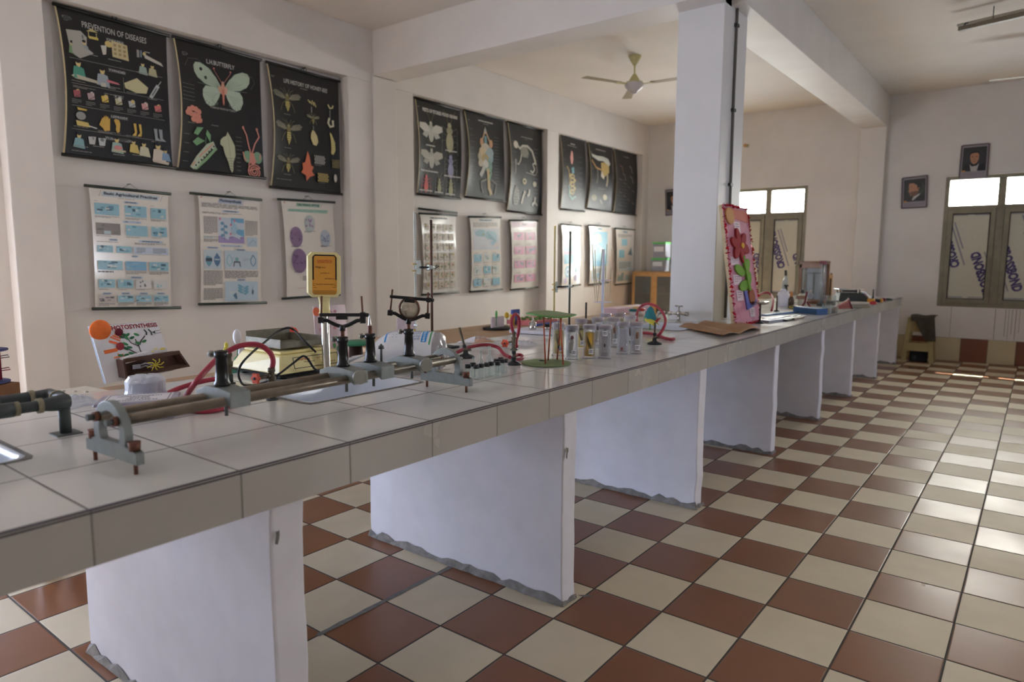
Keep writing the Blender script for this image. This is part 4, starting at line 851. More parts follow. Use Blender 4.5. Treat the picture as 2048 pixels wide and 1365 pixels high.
def d_pink(a):
    a.rect(0.04, 0.02, 0.96, 0.10, (216, 184, 196)); a.text('Tissue', 0.42, 0.045, 0.58, 0.068, (90, 70, 90), 0.03)
    for r in range(4):
        for c in range(2): u = 0.08+0.45*c; v = 0.17+0.205*r; a.lines(u+0.08, v-0.045, u+0.30, v-0.035, 1, (150, 110, 130)); a.lines(u, v-0.025, u+0.40, v-0.012, 1, TX); photo(a, u, v, u+0.40, v+0.115, PKS, 8)
def d_cell(a):
    head(a, 'Plant Tissue', 0.28, 0.74, 0.04, 0.065, (170, 200, 216)); a.lines(0.10, 0.10, 0.90, 0.15, 4, TX)
    a.rect(0.08, 0.22, 0.58, 0.35, (150, 196, 206)); a.rect(0.08, 0.35, 0.58, 0.42, (120, 190, 206)); a.rect(0.08, 0.42, 0.58, 0.48, (186, 150, 190)); a.rect(0.08, 0.48, 0.58, 0.63, (96, 180, 206)); a.lines(0.66, 0.22, 0.90, 0.62, 10, TX, 0.3)
    a.ell(0.28, 0.76, 0.17, 0.10, (120, 176, 200)); a.ell(0.28, 0.76, 0.10, 0.06, (180, 206, 216)); a.ell(0.28, 0.76, 0.05, 0.03, (80, 130, 170)); a.ell(0.76, 0.74, 0.07, 0.05, (130, 190, 206)); a.ell(0.76, 0.87, 0.09, 0.06, (190, 170, 206)); a.ell(0.18, 0.90, 0.08, 0.05, (190, 170, 206))
def d_water(a):
    head(a, 'Water', 0.40, 0.62, 0.04, 0.065, (170, 204, 220)); a.rect(0.10, 0.10, 0.92, 0.60, (120, 196, 224)); a.ell(0.42, 0.24, 0.20, 0.11, (214, 206, 200)); a.poly([(0.12, 0.40), (0.50, 0.34), (0.90, 0.46), (0.90, 0.60), (0.12, 0.60)], (170, 206, 220)); a.rect(0.10, 0.60, 0.92, 0.70, (90, 176, 220)); a.rect(0.10, 0.72, 0.92, 0.94, (190, 206, 214)); a.rect(0.16, 0.82, 0.60, 0.90, (110, 170, 206)); a.lines(0.14, 0.74, 0.86, 0.80, 4, TX)
def d_air(a):
    head(a, 'Wind', 0.38, 0.62, 0.04, 0.065, (170, 204, 220)); a.lines(0.10, 0.10, 0.90, 0.16, 3, TX); a.rect(0.30, 0.18, 0.62, 0.30, (130, 200, 224)); a.poly([(0.66, 0.46), (0.86, 0.32), (0.92, 0.48)], (70, 110, 124)); a.rect(0.14, 0.38, 0.46, 0.52, (120, 196, 220)); a.rect(0.12, 0.58, 0.90, 0.76, (186, 212, 220)); a.poly([(0.06, 0.94), (0.10, 0.80), (0.20, 0.86), (0.34, 0.78), (0.46, 0.80), (0.46, 0.94)], (110, 150, 160)); a.poly([(0.52, 0.94), (0.60, 0.82), (0.80, 0.86), (0.86, 0.94)], (150, 180, 186)); a.lines(0.14, 0.60, 0.86, 0.72, 5, TX)
WK = 'white charts along the lower wall'
chart('wall_chart', 'white wall chart headed Basic Agricultural Practices', WK, (177, 372), (336, 388), (344, 616), (190, 618), (0.03, 0.02, 0.02, 0.07), d_agri, False, 0.015, 0.02)
chart('wall_chart', 'white wall chart headed Photosynthesis with blue diagrams', WK, (396, 388), (519, 400), (523, 606), (401, 609), (0.07, 0.02, 0.02, 0.05), d_photo, False, 0.012, 0.018)
chart('wall_chart', 'white wall chart headed Life History of Frog behind the scale display', WK, (562, 399), (666, 405), (676, 590), (573, 597), (0.04, 0.02, 0.05, 0.02), d_frog, False, 0.02, 0.02)
chart('wall_chart', 'white wall chart with many little food pictures and a bright glare patch', WK, (840, 427), (911, 431), (914, 585), (845, 590), (0.02, 0.02, 0.02, 0.03), d_grid(FOOD, 5, 7), False, 0.03, 0.03)
chart('wall_chart', 'white wall chart with a large blue coastal scene above nine small pictures', WK, (939, 434), (1000, 435), (1003, 579), (941, 584), (0.03, 0.02, 0.02, 0.02), d_map, False, 0.03, 0.03)
chart('wall_chart', 'white wall chart with eight pink pictures in two columns', WK, (1020, 441), (1074, 442), (1074, 575), (1022, 580), (0.02, 0.02, 0.02, 0.02), d_pink, False, 0.03, 0.03)
chart('wall_chart', 'white wall chart with blue layered block and round cell drawings', WK, (1123, 449), (1160, 452), (1159, 570), (1123, 575), (0.02, 0.03, 0.02, 0.02), d_cell, False, 0.02, 0.03)
chart('wall_chart', 'white wall chart with a tall sky-blue picture behind the pipette stand', WK, (1178, 451), (1218, 453), (1216, 565), (1178, 570), (0.02, 0.02, 0.02, 0.02), d_water, False, 0.03, 0.03)
chart('wall_chart', 'white wall chart with small blue pictures, last of the row near the corner', WK, (1231, 457), (1268, 460), (1263, 567), (1231, 570), (0.02, 0.02, 0.02, 0.03), d_air, False, 0.03, 0.03)
k = MB(); p, q = at(837, 417, x=XP), at(914, 426, x=XP); base = (p+q)/2
k.cyl(p-base, q-base, 0.011, m_rodg, n=12)
sp = k.build('chart_rod', None, loc=base); tag(sp, 'spare dark chart rod hanging just above the white food chart', 'rod')
# ================================================================== optical bench and its riders
m_cast = M('grey_cast_iron', (128, 134, 132), 0.42, 0.25, var=0.08, vs=40)
m_castd = M('grey_cast_dark', (92, 96, 94), 0.5, 0.25, var=0.1, vs=40)
m_steel = M('worn_steel_rod', (128, 118, 104), 0.36, 0.75, var=0.18, vs=25)
m_blackp = M('black_plastic', (16, 16, 18), 0.28, var=0.0)
m_rust = M('rusty_brass', (112, 74, 60), 0.5, 0.5, var=0.2, vs=60)
m_knob = M('grey_knob', (150, 150, 142), 0.5, 0.2)
m_chrome = M('chrome', (190, 188, 182), 0.16, 1.0, var=0.0)
n1, n2, f1, f2 = [at(*q, z=ZT) for q in ((193, 920), (271, 949), (854, 774), (932.6, 785.4))]
O1 = (n1+n2)/2; O2 = (f1+f2)/2; AX = (O2-O1); OL = AX.length; AX.normalize(); rzo = math.atan2(AX.y, AX.x) - PI/2
ob = thing('optical_bench', 'long optical bench of two steel rods on grey cast end stands', 'optical bench', O1, rzo)
def stand_profile(n=26):
    R = 0.072; cz = 0.079; P = [(-0.115, 0.024), (0.115, 0.024), (0.115, 0.05), (0.085, 0.052), (0.066, 0.062)]
    for i in range(n+1): t = -0.25 + (PI+0.5)*i/n; P.append((R*math.cos(t), cz + R*math.sin(t)))
    return P + [(-0.066, 0.062), (-0.085, 0.052), (-0.115, 0.05)]
def ring_plate(mb, y0, y1, mat):
    """plate with a round window: front and back built as strips between outline and hole"""
    out = stand_profile(); n = len(out); cz = 0.082
    hole = []
    for p in out:
        t = math.atan2(p[1]-cz, p[0]); r = 0.046
        if -2.1 < t < -1.04: r = 0.034 + 0.012*abs(t+PI/2)/0.53 
        hole.append((r*math.cos(t), cz + r*math.sin(t)))
    hole[0] = (hole[0][0], hole[0][1])
    for y, fl in ((y0, 1), (y1, 0)):
        V = [(p[0], y, p[1]) for p in out] + [(p[0], y, p[1]) for p in hole]
        mb.add(V, [(i, (i+1) % n, n+(i+1) % n, n+i) for i in range(n)], mat)
    for loop in (out, hole):
        V = [(p[0], y0, p[1]) for p in loop] + [(p[0], y1, p[1]) for p in loop]
        mb.add(V, [(i, (i+1) % n, n+(i+1) % n, n+i) for i in range(n)], mat)
    # notched hump at the foot of the window
for y in (0.0, OL):
    s = MB(); ring_plate(s, y-0.009, y+0.009, m_cast)
    st = s.build('end_stand', ob, bevel=0.002)
    for x in (-0.092, 0.092):
        q = MB(); q.cyl((x, y, 0.0), (x, y, 0.03), 0.0045, m_rust, n=10); q.cyl((x, y, 0.052), (x, y, 0.072), 0.011, m_rust, r1=0.013, n=14); q.cyl((x, y, 0.03), (x, y, 0.052), 0.0045, m_rust, n=10); q.build('levelling_screw', st)
    q = MB(); ys_ = y-0.012 if y == 0 else y+0.012; sg = -1 if y == 0 else 1
    for x in (-0.043, 0.043): q = MB(); q.cyl((x, y+sg*0.009, 0.112), (x, y+sg*0.02, 0.112), 0.011, m_rust, n=12); q.cyl((x, y+sg*0.02, 0.112), (x, y+sg*0.034, 0.112), 0.0075, m_castd, n=8); q.build('bolt', st)
for x in (-0.043, 0.043):
    r = MB(); r.cyl((x, -0.008, 0.112), (x, OL+0.008, 0.112), 0.0125, m_steel, n=20); r.build('rod', ob)
def rider(label, px, kind, notch=True):
    p = at(*px, z=1.018); t = (p-O1).dot(AX); t = max(0.1, min(OL-0.1, t)); c = O1 + AX*t
    root = thing('optical_rider', label, 'optical bench rider', (c.x, c.y, 1.0), rzo, 'riders on the optical bench')
    s = MB(); L2 = 0.028
    # saddle block with two inverted V notches over the rods
    prof = [(-0.075, -0.012), (-0.06, -0.013), (-0.043, 0.005), (-0.026, -0.011), (0.026, -0.011), (0.043, 0.005), (0.06, -0.013), (0.076, -0.022), (0.076, 0.018), (0.02, 0.024), (-0.03, 0.024), (-0.075, 0.010)]
    s.prism(prof, (0, -L2, 0), (1, 0, 0), (0, 0, 1), (0, 2*L2, 0), m_cast); s.build('saddle', root, bevel=0.0015)
    q = MB(); q.lathe((0, 0, 0.023), [(0.0, 0.0), (0.020, 0.0), (0.020, 0.008), (0.0165, 0.014), (0.0135, 0.072), (0.0165, 0.074), (0.0165, 0.090), (0.011, 0.091), (0.010, 0.06), (0.0, 0.06)], m_blackp, 20); q.build('post', root)
    q = MB(); q.cyl((-0.016, -0.004, 0.104), (-0.030, -0.008, 0.104), 0.004, m_castd, n=8); q.lathe((-0.027, -0.007, 0.104), [(0, 0), (0.0085, 0), (0.0085, 0.008), (0, 0.009)], m_knob, 12, axis=(-1, -0.25, 0)); q.build('post_screw', root)
    q = MB(); q.cyl((0.012, 0, -0.02), (0.012, 0, -0.052), 0.0045, m_castd, n=8); q.build('under_screw', root)
    if kind in ('fork', 'lens'):
        k = MB(); k.cyl((0.06, -0.01, 0.004), (0.094, -0.022, 0.004), 0.012, m_blackp, n=10); k.cyl((0.09, -0.02, 0.004), (0.102, -0.026, 0.004), 0.021, m_knob, n=24); k.build('focus_knob', root, bevel=0.0015)
    if kind == 'pin':
        k = MB(); k.lathe((0, 0, 0.105), [(0.0075, 0), (0.0075, 0.026), (0.006, 0.034)], m_rust, 12); k.lathe((0, 0, 0.139), [(0.006, 0), (0.0045, 0.01), (0.003, 0.026), (0.0006, 0.038), (0, 0.039)], m_chrome, 12); k.build('needle', root)
        k = MB(); k.tube([(-0.004, 0.05, 0.015), (-0.004, 0.05, 0.075)], 0.004, m_castd); k.lathe((-0.004, 0.05, 0.06), [(0, 0), (0.010, 0), (0.008, 0.010), (0, 0.011)], m_castd, 10); k.build('side_screw', root)
    if kind in ('fork', 'lens'):
        tilt = 0.10 if kind == 'lens' else 0.0; T = Matrix.Translation((0, 0, 0.143)) @ Matrix.Rotation(tilt, 4, 'Y') @ Matrix.Rotation(0.62, 4, 'Z')
        k = MB(); k.cyl((0, 0, 0.10), (0, 0, 0.14), 0.0065, m_rust, n=12); k.build('stem', root)
        k = MB(); W_ = 0.062
        k.cyl(T @ Vector((0, 0, -0.012)), T @ Vector((0, 0, 0.006)), 0.009, m_blackp, n=12)
        for sg in (-1, 1):
            k.tube([T @ Vector((0, 0, 0.0)), T @ Vector((sg*0.02, 0, 0.006)), T @ Vector((sg*0.045, 0, 0.019)), T @ Vector((sg*W_, 0, 0.020))], 0.006, m_blackp, n=10)
            k.cbox((0, 0, 0), (0.016, 0.016, 0.018), m_blackp, T=T @ Matrix.Translation((sg*W_, 0, 0.020)))
        k.build('fork', root, bevel=0.001)
        for sg in (-1, 1):
            k = MB(); zt = 0.098 if kind == 'lens' else 0.092; k.cyl(T @ Vector((sg*W_, 0, 0.024)), T @ Vector((sg*(W_-0.003), 0, zt)), 0.003, m_rust, n=8); k.build('side_rod', root)
        hb = 0.074 if kind == 'lens' else 0.036
        k = MB(); k.cbox((0, 0, 0), (2*W_+0.008, 0.009, 0.010), m_blackp, T=T @ Matrix.Translation((0, 0, hb)))
        k.cbox((0, 0, 0), (0.034, 0.014, 0.012), m_blackp, T=T @ Matrix.Translation((0, 0, hb-0.008)))
        k.cbox((0, 0, 0), (0.014, 0.016, 0.016), m_blackp, T=T @ Matrix.Translation((W_, 0, hb))); k.cyl(T @ Vector((W_, 0.004, hb)), T @ Vector((W_+0.016, -0.004, hb)), 0.006, m_blackp, n=12)
        k.build('clamp_bar', root, bevel=0.001)
    if kind == 'lens':
        k = MB(); c0 = T @ Vector((0, 0, 0.040)); ax = (T.to_3x3() @ Vector((0.12, 1, 0))).normalized()
        k.lathe(c0 - ax*0.004, [(0, 0), (0.024, 0.001), (0.033, 0.003), (0.034, 0.005), (0.033, 0.007), (0.024, 0.0085), (0, 0.009)], M('mirror_lens', (190, 180, 162), 0.12, 0.6, var=0.1, vs=50), 28, axis=ax)
        k.lathe(c0 - ax*0.005, [(0.033, 0), (0.036, 0.001), (0.036, 0.010), (0.033, 0.011)], m_rust, 28, axis=ax); k.build('lens', root)
    return root
rider('grey optical rider with an empty black post nearest the round end stand', (437, 775), 'post')
rider('optical rider with an empty black Y-shaped fork in front of the scale pole', (672, 735), 'fork')
rider('optical rider holding a pointed silver needle on a black post', (733, 727), 'pin')
rider('optical rider holding a round lens between two thin rods', (788, 712), 'lens')

# ================================================================== electronic scale
m_cream = M('cream_plastic', (236, 222, 158), 0.42, var=0.03, coat=0.1)
m_orange = M('orange_label', (226, 160, 62), 0.4, var=0.02)
m_blk = M('flat_black', (20, 20, 20), 0.6, var=0.0)
m_pan = M('dull_steel_pan', (126, 122, 108), 0.55, 0.3, var=0.15, vs=30)
SCO = Vector((-1.385, -0.383, ZT))
sc = thing('weighing_scale', 'cream electronic weighing scale with an orange display on a steel pole', 'scale', SCO, 0.02)
bw, bd = 0.175, 0.152                              # half sizes across x and y
q = MB(); z0, z1 = 0.022, 0.093
q.hexa([(-bw, -bd, z0), (bw, -bd, z0), (bw, bd, z0), (-bw, bd, z0), (-bw+0.055, -bd+0.03, z1), (bw-0.02, -bd+0.018, z1), (bw-0.02, bd-0.018, z1), (-bw+0.055, bd-0.03, z1)], m_cream)
q.hexa([(-bw+0.06, -bd+0.035, z1), (bw-0.035, -bd+0.03, z1), (bw-0.035, bd-0.03, z1), (-bw+0.06, bd-0.035, z1), (-bw+0.06, -bd+0.035, z1+0.012), (bw-0.035, -bd+0.03, z1+0.012), (bw-0.035, bd-0.03, z1+0.012), (-bw+0.06, bd-0.035, z1+0.012)], m_cream)
body = q.build('body', sc, bevel=0.006)
q = MB(); q.hexa([(-bw+0.006, -bd+0.006, 0.012), (bw-0.006, -bd+0.006, 0.012), (bw-0.006, bd-0.006, 0.012), (-bw+0.006, bd-0.006, 0.012), (-bw, -bd, z0), (bw, -bd, z0), (bw, bd, z0), (-bw, bd, z0)], m_blk); q.build('base_tray', sc)
for x, y in ((-0.12, -0.11), (0.13, -0.11), (-0.12, 0.11), (0.13, 0.11)):
    q = MB(); q.lathe((x, y, 0), [(0, 0), (0.016, 0), (0.017, 0.004), (0.016, 0.014), (0, 0.014)], m_blk, 18); q.build('foot', sc)
def scx(u, v, h): y = -bd+0.07 + u*0.215; t = 0.30+0.58*(1-v); x = bw - 0.02*t*1.0 + h + 0.0008; return Vector((x, y, z0 + (z1-z0)*t - 0.004))
q = MB(); q.grid(lambda u, v: scx(u, v, 0), 1, 1, m_orange, False); a = Art(q, scx, 0.25, 0.4)
BLK = (24, 22, 20)
for pts in ([(0.0, 0.0), (1, 0.0)], [(1, 0), (1, 1)], [(1, 1), (0, 1)], [(0, 1), (0, 0)]): a.line(pts, 0.014, BLK)
a.text('GOLDTECH', 0.06, 0.12, 0.36, 0.32, (190, 70, 40), 0.02); a.text('Weigh your', 0.22, 0.42, 0.46, 0.60, (90, 40, 20)); a.text('profits', 0.52, 0.16, 0.80, 0.36, (190, 70, 40)); a.text('excellence', 0.60, 0.62, 0.92, 0.82, (120, 56, 30))
q.build('front_label', sc)
q = MB(); zp = z1+0.022; q.cbox((0.0, 0, zp), (0.235, 0.21, 0.004), m_pan)
q.cbox((-0.115, 0, zp+0.028), (0.004, 0.21, 0.055), m_pan); q.cbox((0.0, 0.104, zp+0.018), (0.235, 0.004, 0.034), m_pan); q.cbox((0.0, -0.104, zp+0.018), (0.235, 0.004, 0.034), m_pan); q.cbox((0.116, 0.0, zp+0.012), (0.004, 0.21, 0.022), m_pan)
q.cbox((0, 0, zp-0.008), (0.05, 0.05, 0.012), m_blk); q.build('weighing_pan', sc, bevel=0.002)
pp = (0.098, 0.075)
PB = Vector((-1.188, -0.335, ZT)) - SCO
q = MB(); q.lathe(PB, [(0, 0), (0.022, 0), (0.022, 0.010), (0.0155, 0.016), (0.0155, 0.262)], m_chrome, 20); q.build('pole', sc)
q = MB(); q.lathe(PB + Vector((0, 0, 0.247)), [(0.0155, 0), (0.0245, 0.0), (0.0245, 0.004), (0.021, 0.006), (0.020, 0.055), (0.022, 0.057), (0.022, 0.064), (0.015, 0.068)], m_cream, 22); q.build('collar', sc)
hd = PB + Vector((0.0, 0.0, 0.402)); yaw = -0.52; tlt = -0.02
TH = Matrix.Translation(hd) @ Matrix.Rotation(yaw, 4, 'Z') @ Matrix.Rotation(tlt, 4, 'X')
def octo(w, h, c): return [(-w+c, -h), (w-c, -h), (w, -h+c), (w, h-c), (w-c, h), (-w+c, h), (-w, h-c), (-w, -h+c)]
e_y, e_z, e_x = [TH.to_3x3() @ Vector(v) for v in ((0, 1, 0), (0, 0, 1), (1, 0, 0))]
HW, HH = 0.063, 0.088
q = MB(); q.prism(octo(HW, HH, 0.016), TH @ Vector((-0.022, 0, 0)), e_y, e_z, e_x*0.020, m_cream); q.prism(octo(HW-0.0015, HH-0.0015, 0.016), TH @ Vector((-0.002, 0, 0)), e_y, e_z, e_x*0.003, m_cream); q.prism(octo(HW, HH, 0.016), TH @ Vector((0.001, 0, 0)), e_y, e_z, e_x*0.021, m_cream)
q.hexa([TH @ Vector(v) for v in ((-0.014, -0.016, -HH-0.024), (0.014, -0.016, -HH-0.024), (0.014, 0.016, -HH-0.024), (-0.014, 0.016, -HH-0.024), (-0.016, -0.022, -HH+0.004), (0.016, -0.022, -HH+0.004), (0.016, 0.022, -HH+0.004), (-0.016, 0.022, -HH+0.004))], m_cream)
head_ = q.build('display_head', sc, bevel=0.003)
q = MB(); lw, lh = 0.047, 0.078
def hfn(u, v, h): return TH @ Vector((0.0225 + h, -lw + 2*lw*u, lh - 2*lh*v))
q.prism(octo(lw, lh, 0.008), TH @ Vector((0.022, 0, 0)), e_y, e_z, e_x*0.0008, m_orange); a = Art(q, hfn, lh/lw, 0.4)
a.line([(0.035, 0.63), (0.035, 0.07), (0.10, 0.012), (0.90, 0.012), (0.965, 0.07), (0.965, 0.63)], 0.055, BLK)
a.text('GOLDTECH', 0.20, 0.125, 0.80, 0.185, (186, 44, 34), 0.01); a.line([(0.20, 0.198), (0.80, 0.198)], 0.012, (186, 44, 34))
a.text('Weigh your', 0.13, 0.285, 0.56, 0.345, (104, 40, 24), 0.0, 0.2); a.text('profits in', 0.33, 0.43, 0.70, 0.49, (104, 40, 24), 0.0, 0.2); a.text('excellence', 0.50, 0.57, 0.90, 0.61, (104, 40, 24), 0.0, 0.2)
a.text('ELECTRONIC WEIGHING SCALE', 0.14, 0.725, 0.86, 0.75, (90, 40, 24), 0.02)
for k in range(6):
    v = 0.68+0.045*k; e = 0.03+0.03*k*k*0.45
    if k < 4: a.line([(0.03, v), (0.03+e, v)], 0.014, BLK); a.line([(0.97, v), (0.97-e, v)], 0.014, BLK)
for v in (0.90, 0.93, 0.96, 0.985): a.line([(0.03, v), (0.97, v)], 0.011, BLK)
q.build('display_label', sc)
# black lead looping over the scale
def wpath(lst): return [at(u, v, x=x) if ax == 'x' else at(u, v, z=x) for u, v, ax, x in lst]
cb = MB(); pts = [at(632, 705, x=-1.16), at(606, 680, x=-1.20), at(590, 662, x=-1.30), at(576, 656, x=-1.30), at(555, 664, x=-1.30), at(528, 686, x=-1.22), at(505, 705, x=-1.15), at(484, 727, x=-1.10), at(477, 745, x=-1.12), at(480, 760, x=-1.12), at(490, 771, z=ZT+0.008), at(520, 768, z=ZT+0.005), at(553, 752, x=-1.10), at(585, 728, x=-1.14), at(605, 713, x=-1.14), at(616, 719, x=-1.12), at(628, 737, x=-1.14), at(640, 744, z=ZT+0.02)]
bx_ = pts[0].copy(); cb.tube(pts, 0.0042, m_blk, n=8, sub=5); o = cb.build('power_cable', loc=bx_, org=bx_); tag(o, 'thin black cable looping over the cream scale', 'cable')

# ================================================================== grey pipe loop over the near sink
m_pvc = M('grey_plastic_pipe', (62, 68, 68), 0.5, var=0.12, vs=30)
m_seal = M('thread_seal', (140, 132, 108), 0.8, var=0.2, vs=80)
pb = at(132, 868, z=ZT)
pv = thing('swan_neck_tap', 'grey plastic pipe loop with elbows standing over the near sink', 'tap', pb)
def V3(u, v, z): return at(u, v, z=z) - pb
zp = 0.965
e1 = V3(137, 832, zp); e2 = V3(105, 817, zp)
q = MB(); q.cyl((0, 0, 0), (0, 0, zp-ZT), 0.014, m_pvc, n=20); q.prism([(-0.03, -0.03), (0.03, -0.03), (0.03, 0.03), (-0.03, 0.03)], (0, 0, 0.0005), (1, 0, 0), (0, 1, 0), (0, 0, 0.003), m_castd); q.build('riser', pv)
yd = Vector((0, -1, 0)); A0 = Vector((0, 0, zp-ZT)); A1 = A0 + Vector((-0.13, 0.012, 0))
q = MB(); q.tube([A0 + Vector((0, -0.42, 0)), A0 + Vector((0, -0.06, 0)), A0 + Vector((0, -0.03, 0)), A0, A0 + Vector((-0.03, 0.01, 0)), A1 + Vector((0.03, 0, 0)), A1, A1 + Vector((0, -0.03, 0)), A1 + Vector((0, -0.42, 0))], [0.014, 0.014, 0.019, 0.022, 0.019, 0.019, 0.020, 0.018, 0.014], m_pvc, n=16); q.build('pipe_loop', pv)
for c_, rr_, ln in ((A0 + Vector((0, -0.15, 0)), 0.019, 0.075), (A1 + Vector((0, -0.17, 0)), 0.021, 0.075), (A0 + Vector((0, -0.055, 0)), 0.0195, 0.012), (A1 + Vector((0.055, 0.0, 0)), 0.021, 0.012), (A1 + Vector((0, -0.045, 0)), 0.021, 0.012)):
    q = MB()
    d_ = Vector((1, -0.1, 0)) if ln < 0.02 and c_ == A1 + Vector((0.055, 0.0, 0)) else Vector((0, 1, 0))
    q.cyl(c_ - d_*ln/2, c_ + d_*ln/2, rr_, m_pvc if ln > 0.02 else m_seal, n=18)
    if ln > 0.02: q.cyl(c_ + d_*ln/2, c_ + d_*(ln/2+0.012), rr_*0.97, m_seal, n=18)
    q.build('coupling', pv)
q = MB(); q.tube([A0 + Vector((0, -0.19, 0)), A0 + Vector((0, -0.21, -0.006)), A0 + Vector((0, -0.24, -0.02))], [0.017, 0.012, 0.015], m_castd); q.lathe(A0 + Vector((0, -0.24, -0.02)), [(0, 0), (0.02, 0), (0.02, -0.05), (0.012, -0.06), (0, -0.06)], m_castd, 14); q.build('spout_tap', pv)

# ================================================================== packed cotton roll
m_film = M('white_bag_film', (232, 234, 240), 0.25, var=0.02, coat=0.4, bump=0.35, bs=28)
m_bagclear = M('clear_bag_end', (166, 162, 164), 0.25, var=0.06, coat=0.5, bump=0.5, bs=40)
D = Vector((0.86, 0.51, 0)).normalized(); SD = Vector((-0.51, 0.86, 0)).normalized(); Z_ = Vector((0, 0, 1))
RB = 0.088; BC = at(868, 748, z=ZT); BC.z = ZT
bagL = 0.30; B1 = Vector((BC.x, BC.y, ZT)) ; 
B1 = at(872, 703, z=ZT+RB); B0 = B1 - D*bagL
bg_ = thing('cotton_pack', 'white plastic pack of cotton with blue and green print lying on the bench', 'pack', (B1.x, B1.y, ZT), 0)
ob_ = Vector((B1.x, B1.y, ZT))
def bagp(u, th, h=0.0):
    """u 0 neck .. 1 end face; th angle round the body, 0 = up"""
    r = RB*(1 - 0.015*math.sin(7*th+3*u)) + h
    if u < 0.42: k = (u/0.42); r *= 0.13 + 0.87*math.sin(k*PI/2)**0.85
    sq = 1.0; c = B0 + D*(bagL*u)
    y = math.sin(th)*r; z = math.cos(th)*r
    if z < -RB*0.82: z = -RB*0.82 - (z+RB*0.82)*-0.15
    dz = RB*0.84 if u > 0.42 else RB*0.84 - 0.02*(1-u/0.42)
    return c + SD*(-y) + Z_*z + Vector((0, 0, dz-RB)) - Vector((0, 0, 0)) + Vector((0, 0, 0))
q = MB(); nT, nU = 40, 22; V = []
for j in range(nU+1):
    for i in range(nT): V.append(bagp(j/nU, 2*PI*i/nT))
q.add(V, [(j*nT+i, j*nT+(i+1) % nT, (j+1)*nT+(i+1) % nT, (j+1)*nT+i) for j in range(nU) for i in range(nT)], m_film, True)
lo = min(p.z for p in q.v); dzz = ZT - lo + 0.001
def BF(u, v, h): return bagp(u, -0.9 + 3.0*(1-v) - 0.25, h) + Vector((0, 0, dzz))
for p in q.v: p.z += dzz
a = Art(q, lambda u, v, h: bagp(u, 0.25 + 1.45*v - 0.65, h*0.7) + Vector((0, 0, dzz)), 1.0, 0.3)
# v 0 = far over the top, v 1 = down the near side; lettering runs round the body
CB = (40, 140, 214); CG = (60, 160, 100)
def tv(t, u0, u1, v0, v1, c, b=0.02):
    vs, fs = text2d(t, b); a.put([(u1 - (u1-u0)*y_, v1 + (v0-v1)*x_) for x_, y_ in vs], fs, c)
a.rect(0.335, 0.10, 0.36, 0.92, CB); a.rect(0.955, 0.0, 0.975, 1.02, CG)
a.rect(0.845, 0.05, 0.92, 0.93, CB); tv('BAROTEX', 0.865, 0.895, 0.40, 0.90, (220, 236, 246)); tv('Absorbent', 0.60, 0.655, -0.42, 0.62, CB, 0.03); tv('Cotton', 0.67, 0.705, -0.30, 0.28, CB, 0.01)
a.rect(0.57, 0.0, 0.578, 0.5, CG)
for k in range(7): 
    for j in range(7): a.rect(0.715+0.017*k, 0.15+0.105*j, 0.722+0.017*k, 0.15+0.105*j+random.uniform(0.05, 0.09), (110, 130, 186))
for k in range(3):
    for j in range(6): a.ell(0.40+0.05*k, 0.28+0.1*j, 0.008, 0.012, (120, 160, 206), 6)
q.build('wrapper', bg_, org=ob_)
q = MB(); c1_ = B1 + Vector((0, 0, dzz)) ; rings = []
for k, (rr_, dd) in enumerate(((1.0, 0.0), (0.97, 0.016), (0.86, 0.028), (0.6, 0.034), (0.3, 0.035), (0.02, 0.033))):
    rings.append([ (bagp(1.0, 2*PI*i/nT) - B1)*rr_ + B1 + D*dd*(1+0.10*math.sin(9*2*PI*i/nT)) + Vector((0, 0, dzz)) + Vector((0, 0, (1-rr_)*(-0.014))) for i in range(nT)])
V = [p for r in rings for p in r]
q.add(V, [(j*nT+i, j*nT+(i+1) % nT, (j+1)*nT+(i+1) % nT, (j+1)*nT+i) for j in range(5) for i in range(nT)], m_bagclear, True); q.build('end_film', bg_, org=ob_)
q = MB(); nk = bagp(0, 0) + Vector((0, 0, dzz)); 
def tailf(u, v):
    w_ = 0.010 + 0.05*u; p = nk - D*(0.075*u) + SD*((v-0.5)*2*w_) + Z_*(-0.026*u - 0.006 + 0.012*math.sin(v*9)*u)
    p.z = max(p.z, ZT+0.002); return p
q.grid(tailf, 8, 12, m_film); q.build('bag_neck', bg_, solid=0.002, org=ob_)
# ================================================================== gas taps, rubber hoses, burners
m_hose = M('red_rubber_hose', (158, 48, 66), 0.55, var=0.06)
m_brass = M('tarnished_brass', (96, 88, 74), 0.45, 0.6, var=0.2, vs=70)
m_wheel = M('orange_hand_wheel', (214, 88, 60), 0.5, var=0.05)
m_iron = M('dark_cast_iron', (44, 46, 48), 0.5, 0.3, var=0.15, vs=50)
m_glass = thin('clear_glass', (238, 244, 244), 0.10, 0.04)
m_plastic = thin('clear_plastic', (240, 240, 243), 0.07, 0.10)
def wheel(mb, c, ax, r, mat, t=0.010, lobes=6):
    x, y, d = frame_of(ax); P = []; n = lobes*6
    poly = [((r*(1+0.16*math.cos(lobes*2*PI*i/n)))*math.cos(2*PI*i/n), (r*(1+0.16*math.cos(lobes*2*PI*i/n)))*math.sin(2*PI*i/n)) for i in range(n)]
    mb.prism(poly, c, x, y, d*t, mat, True)
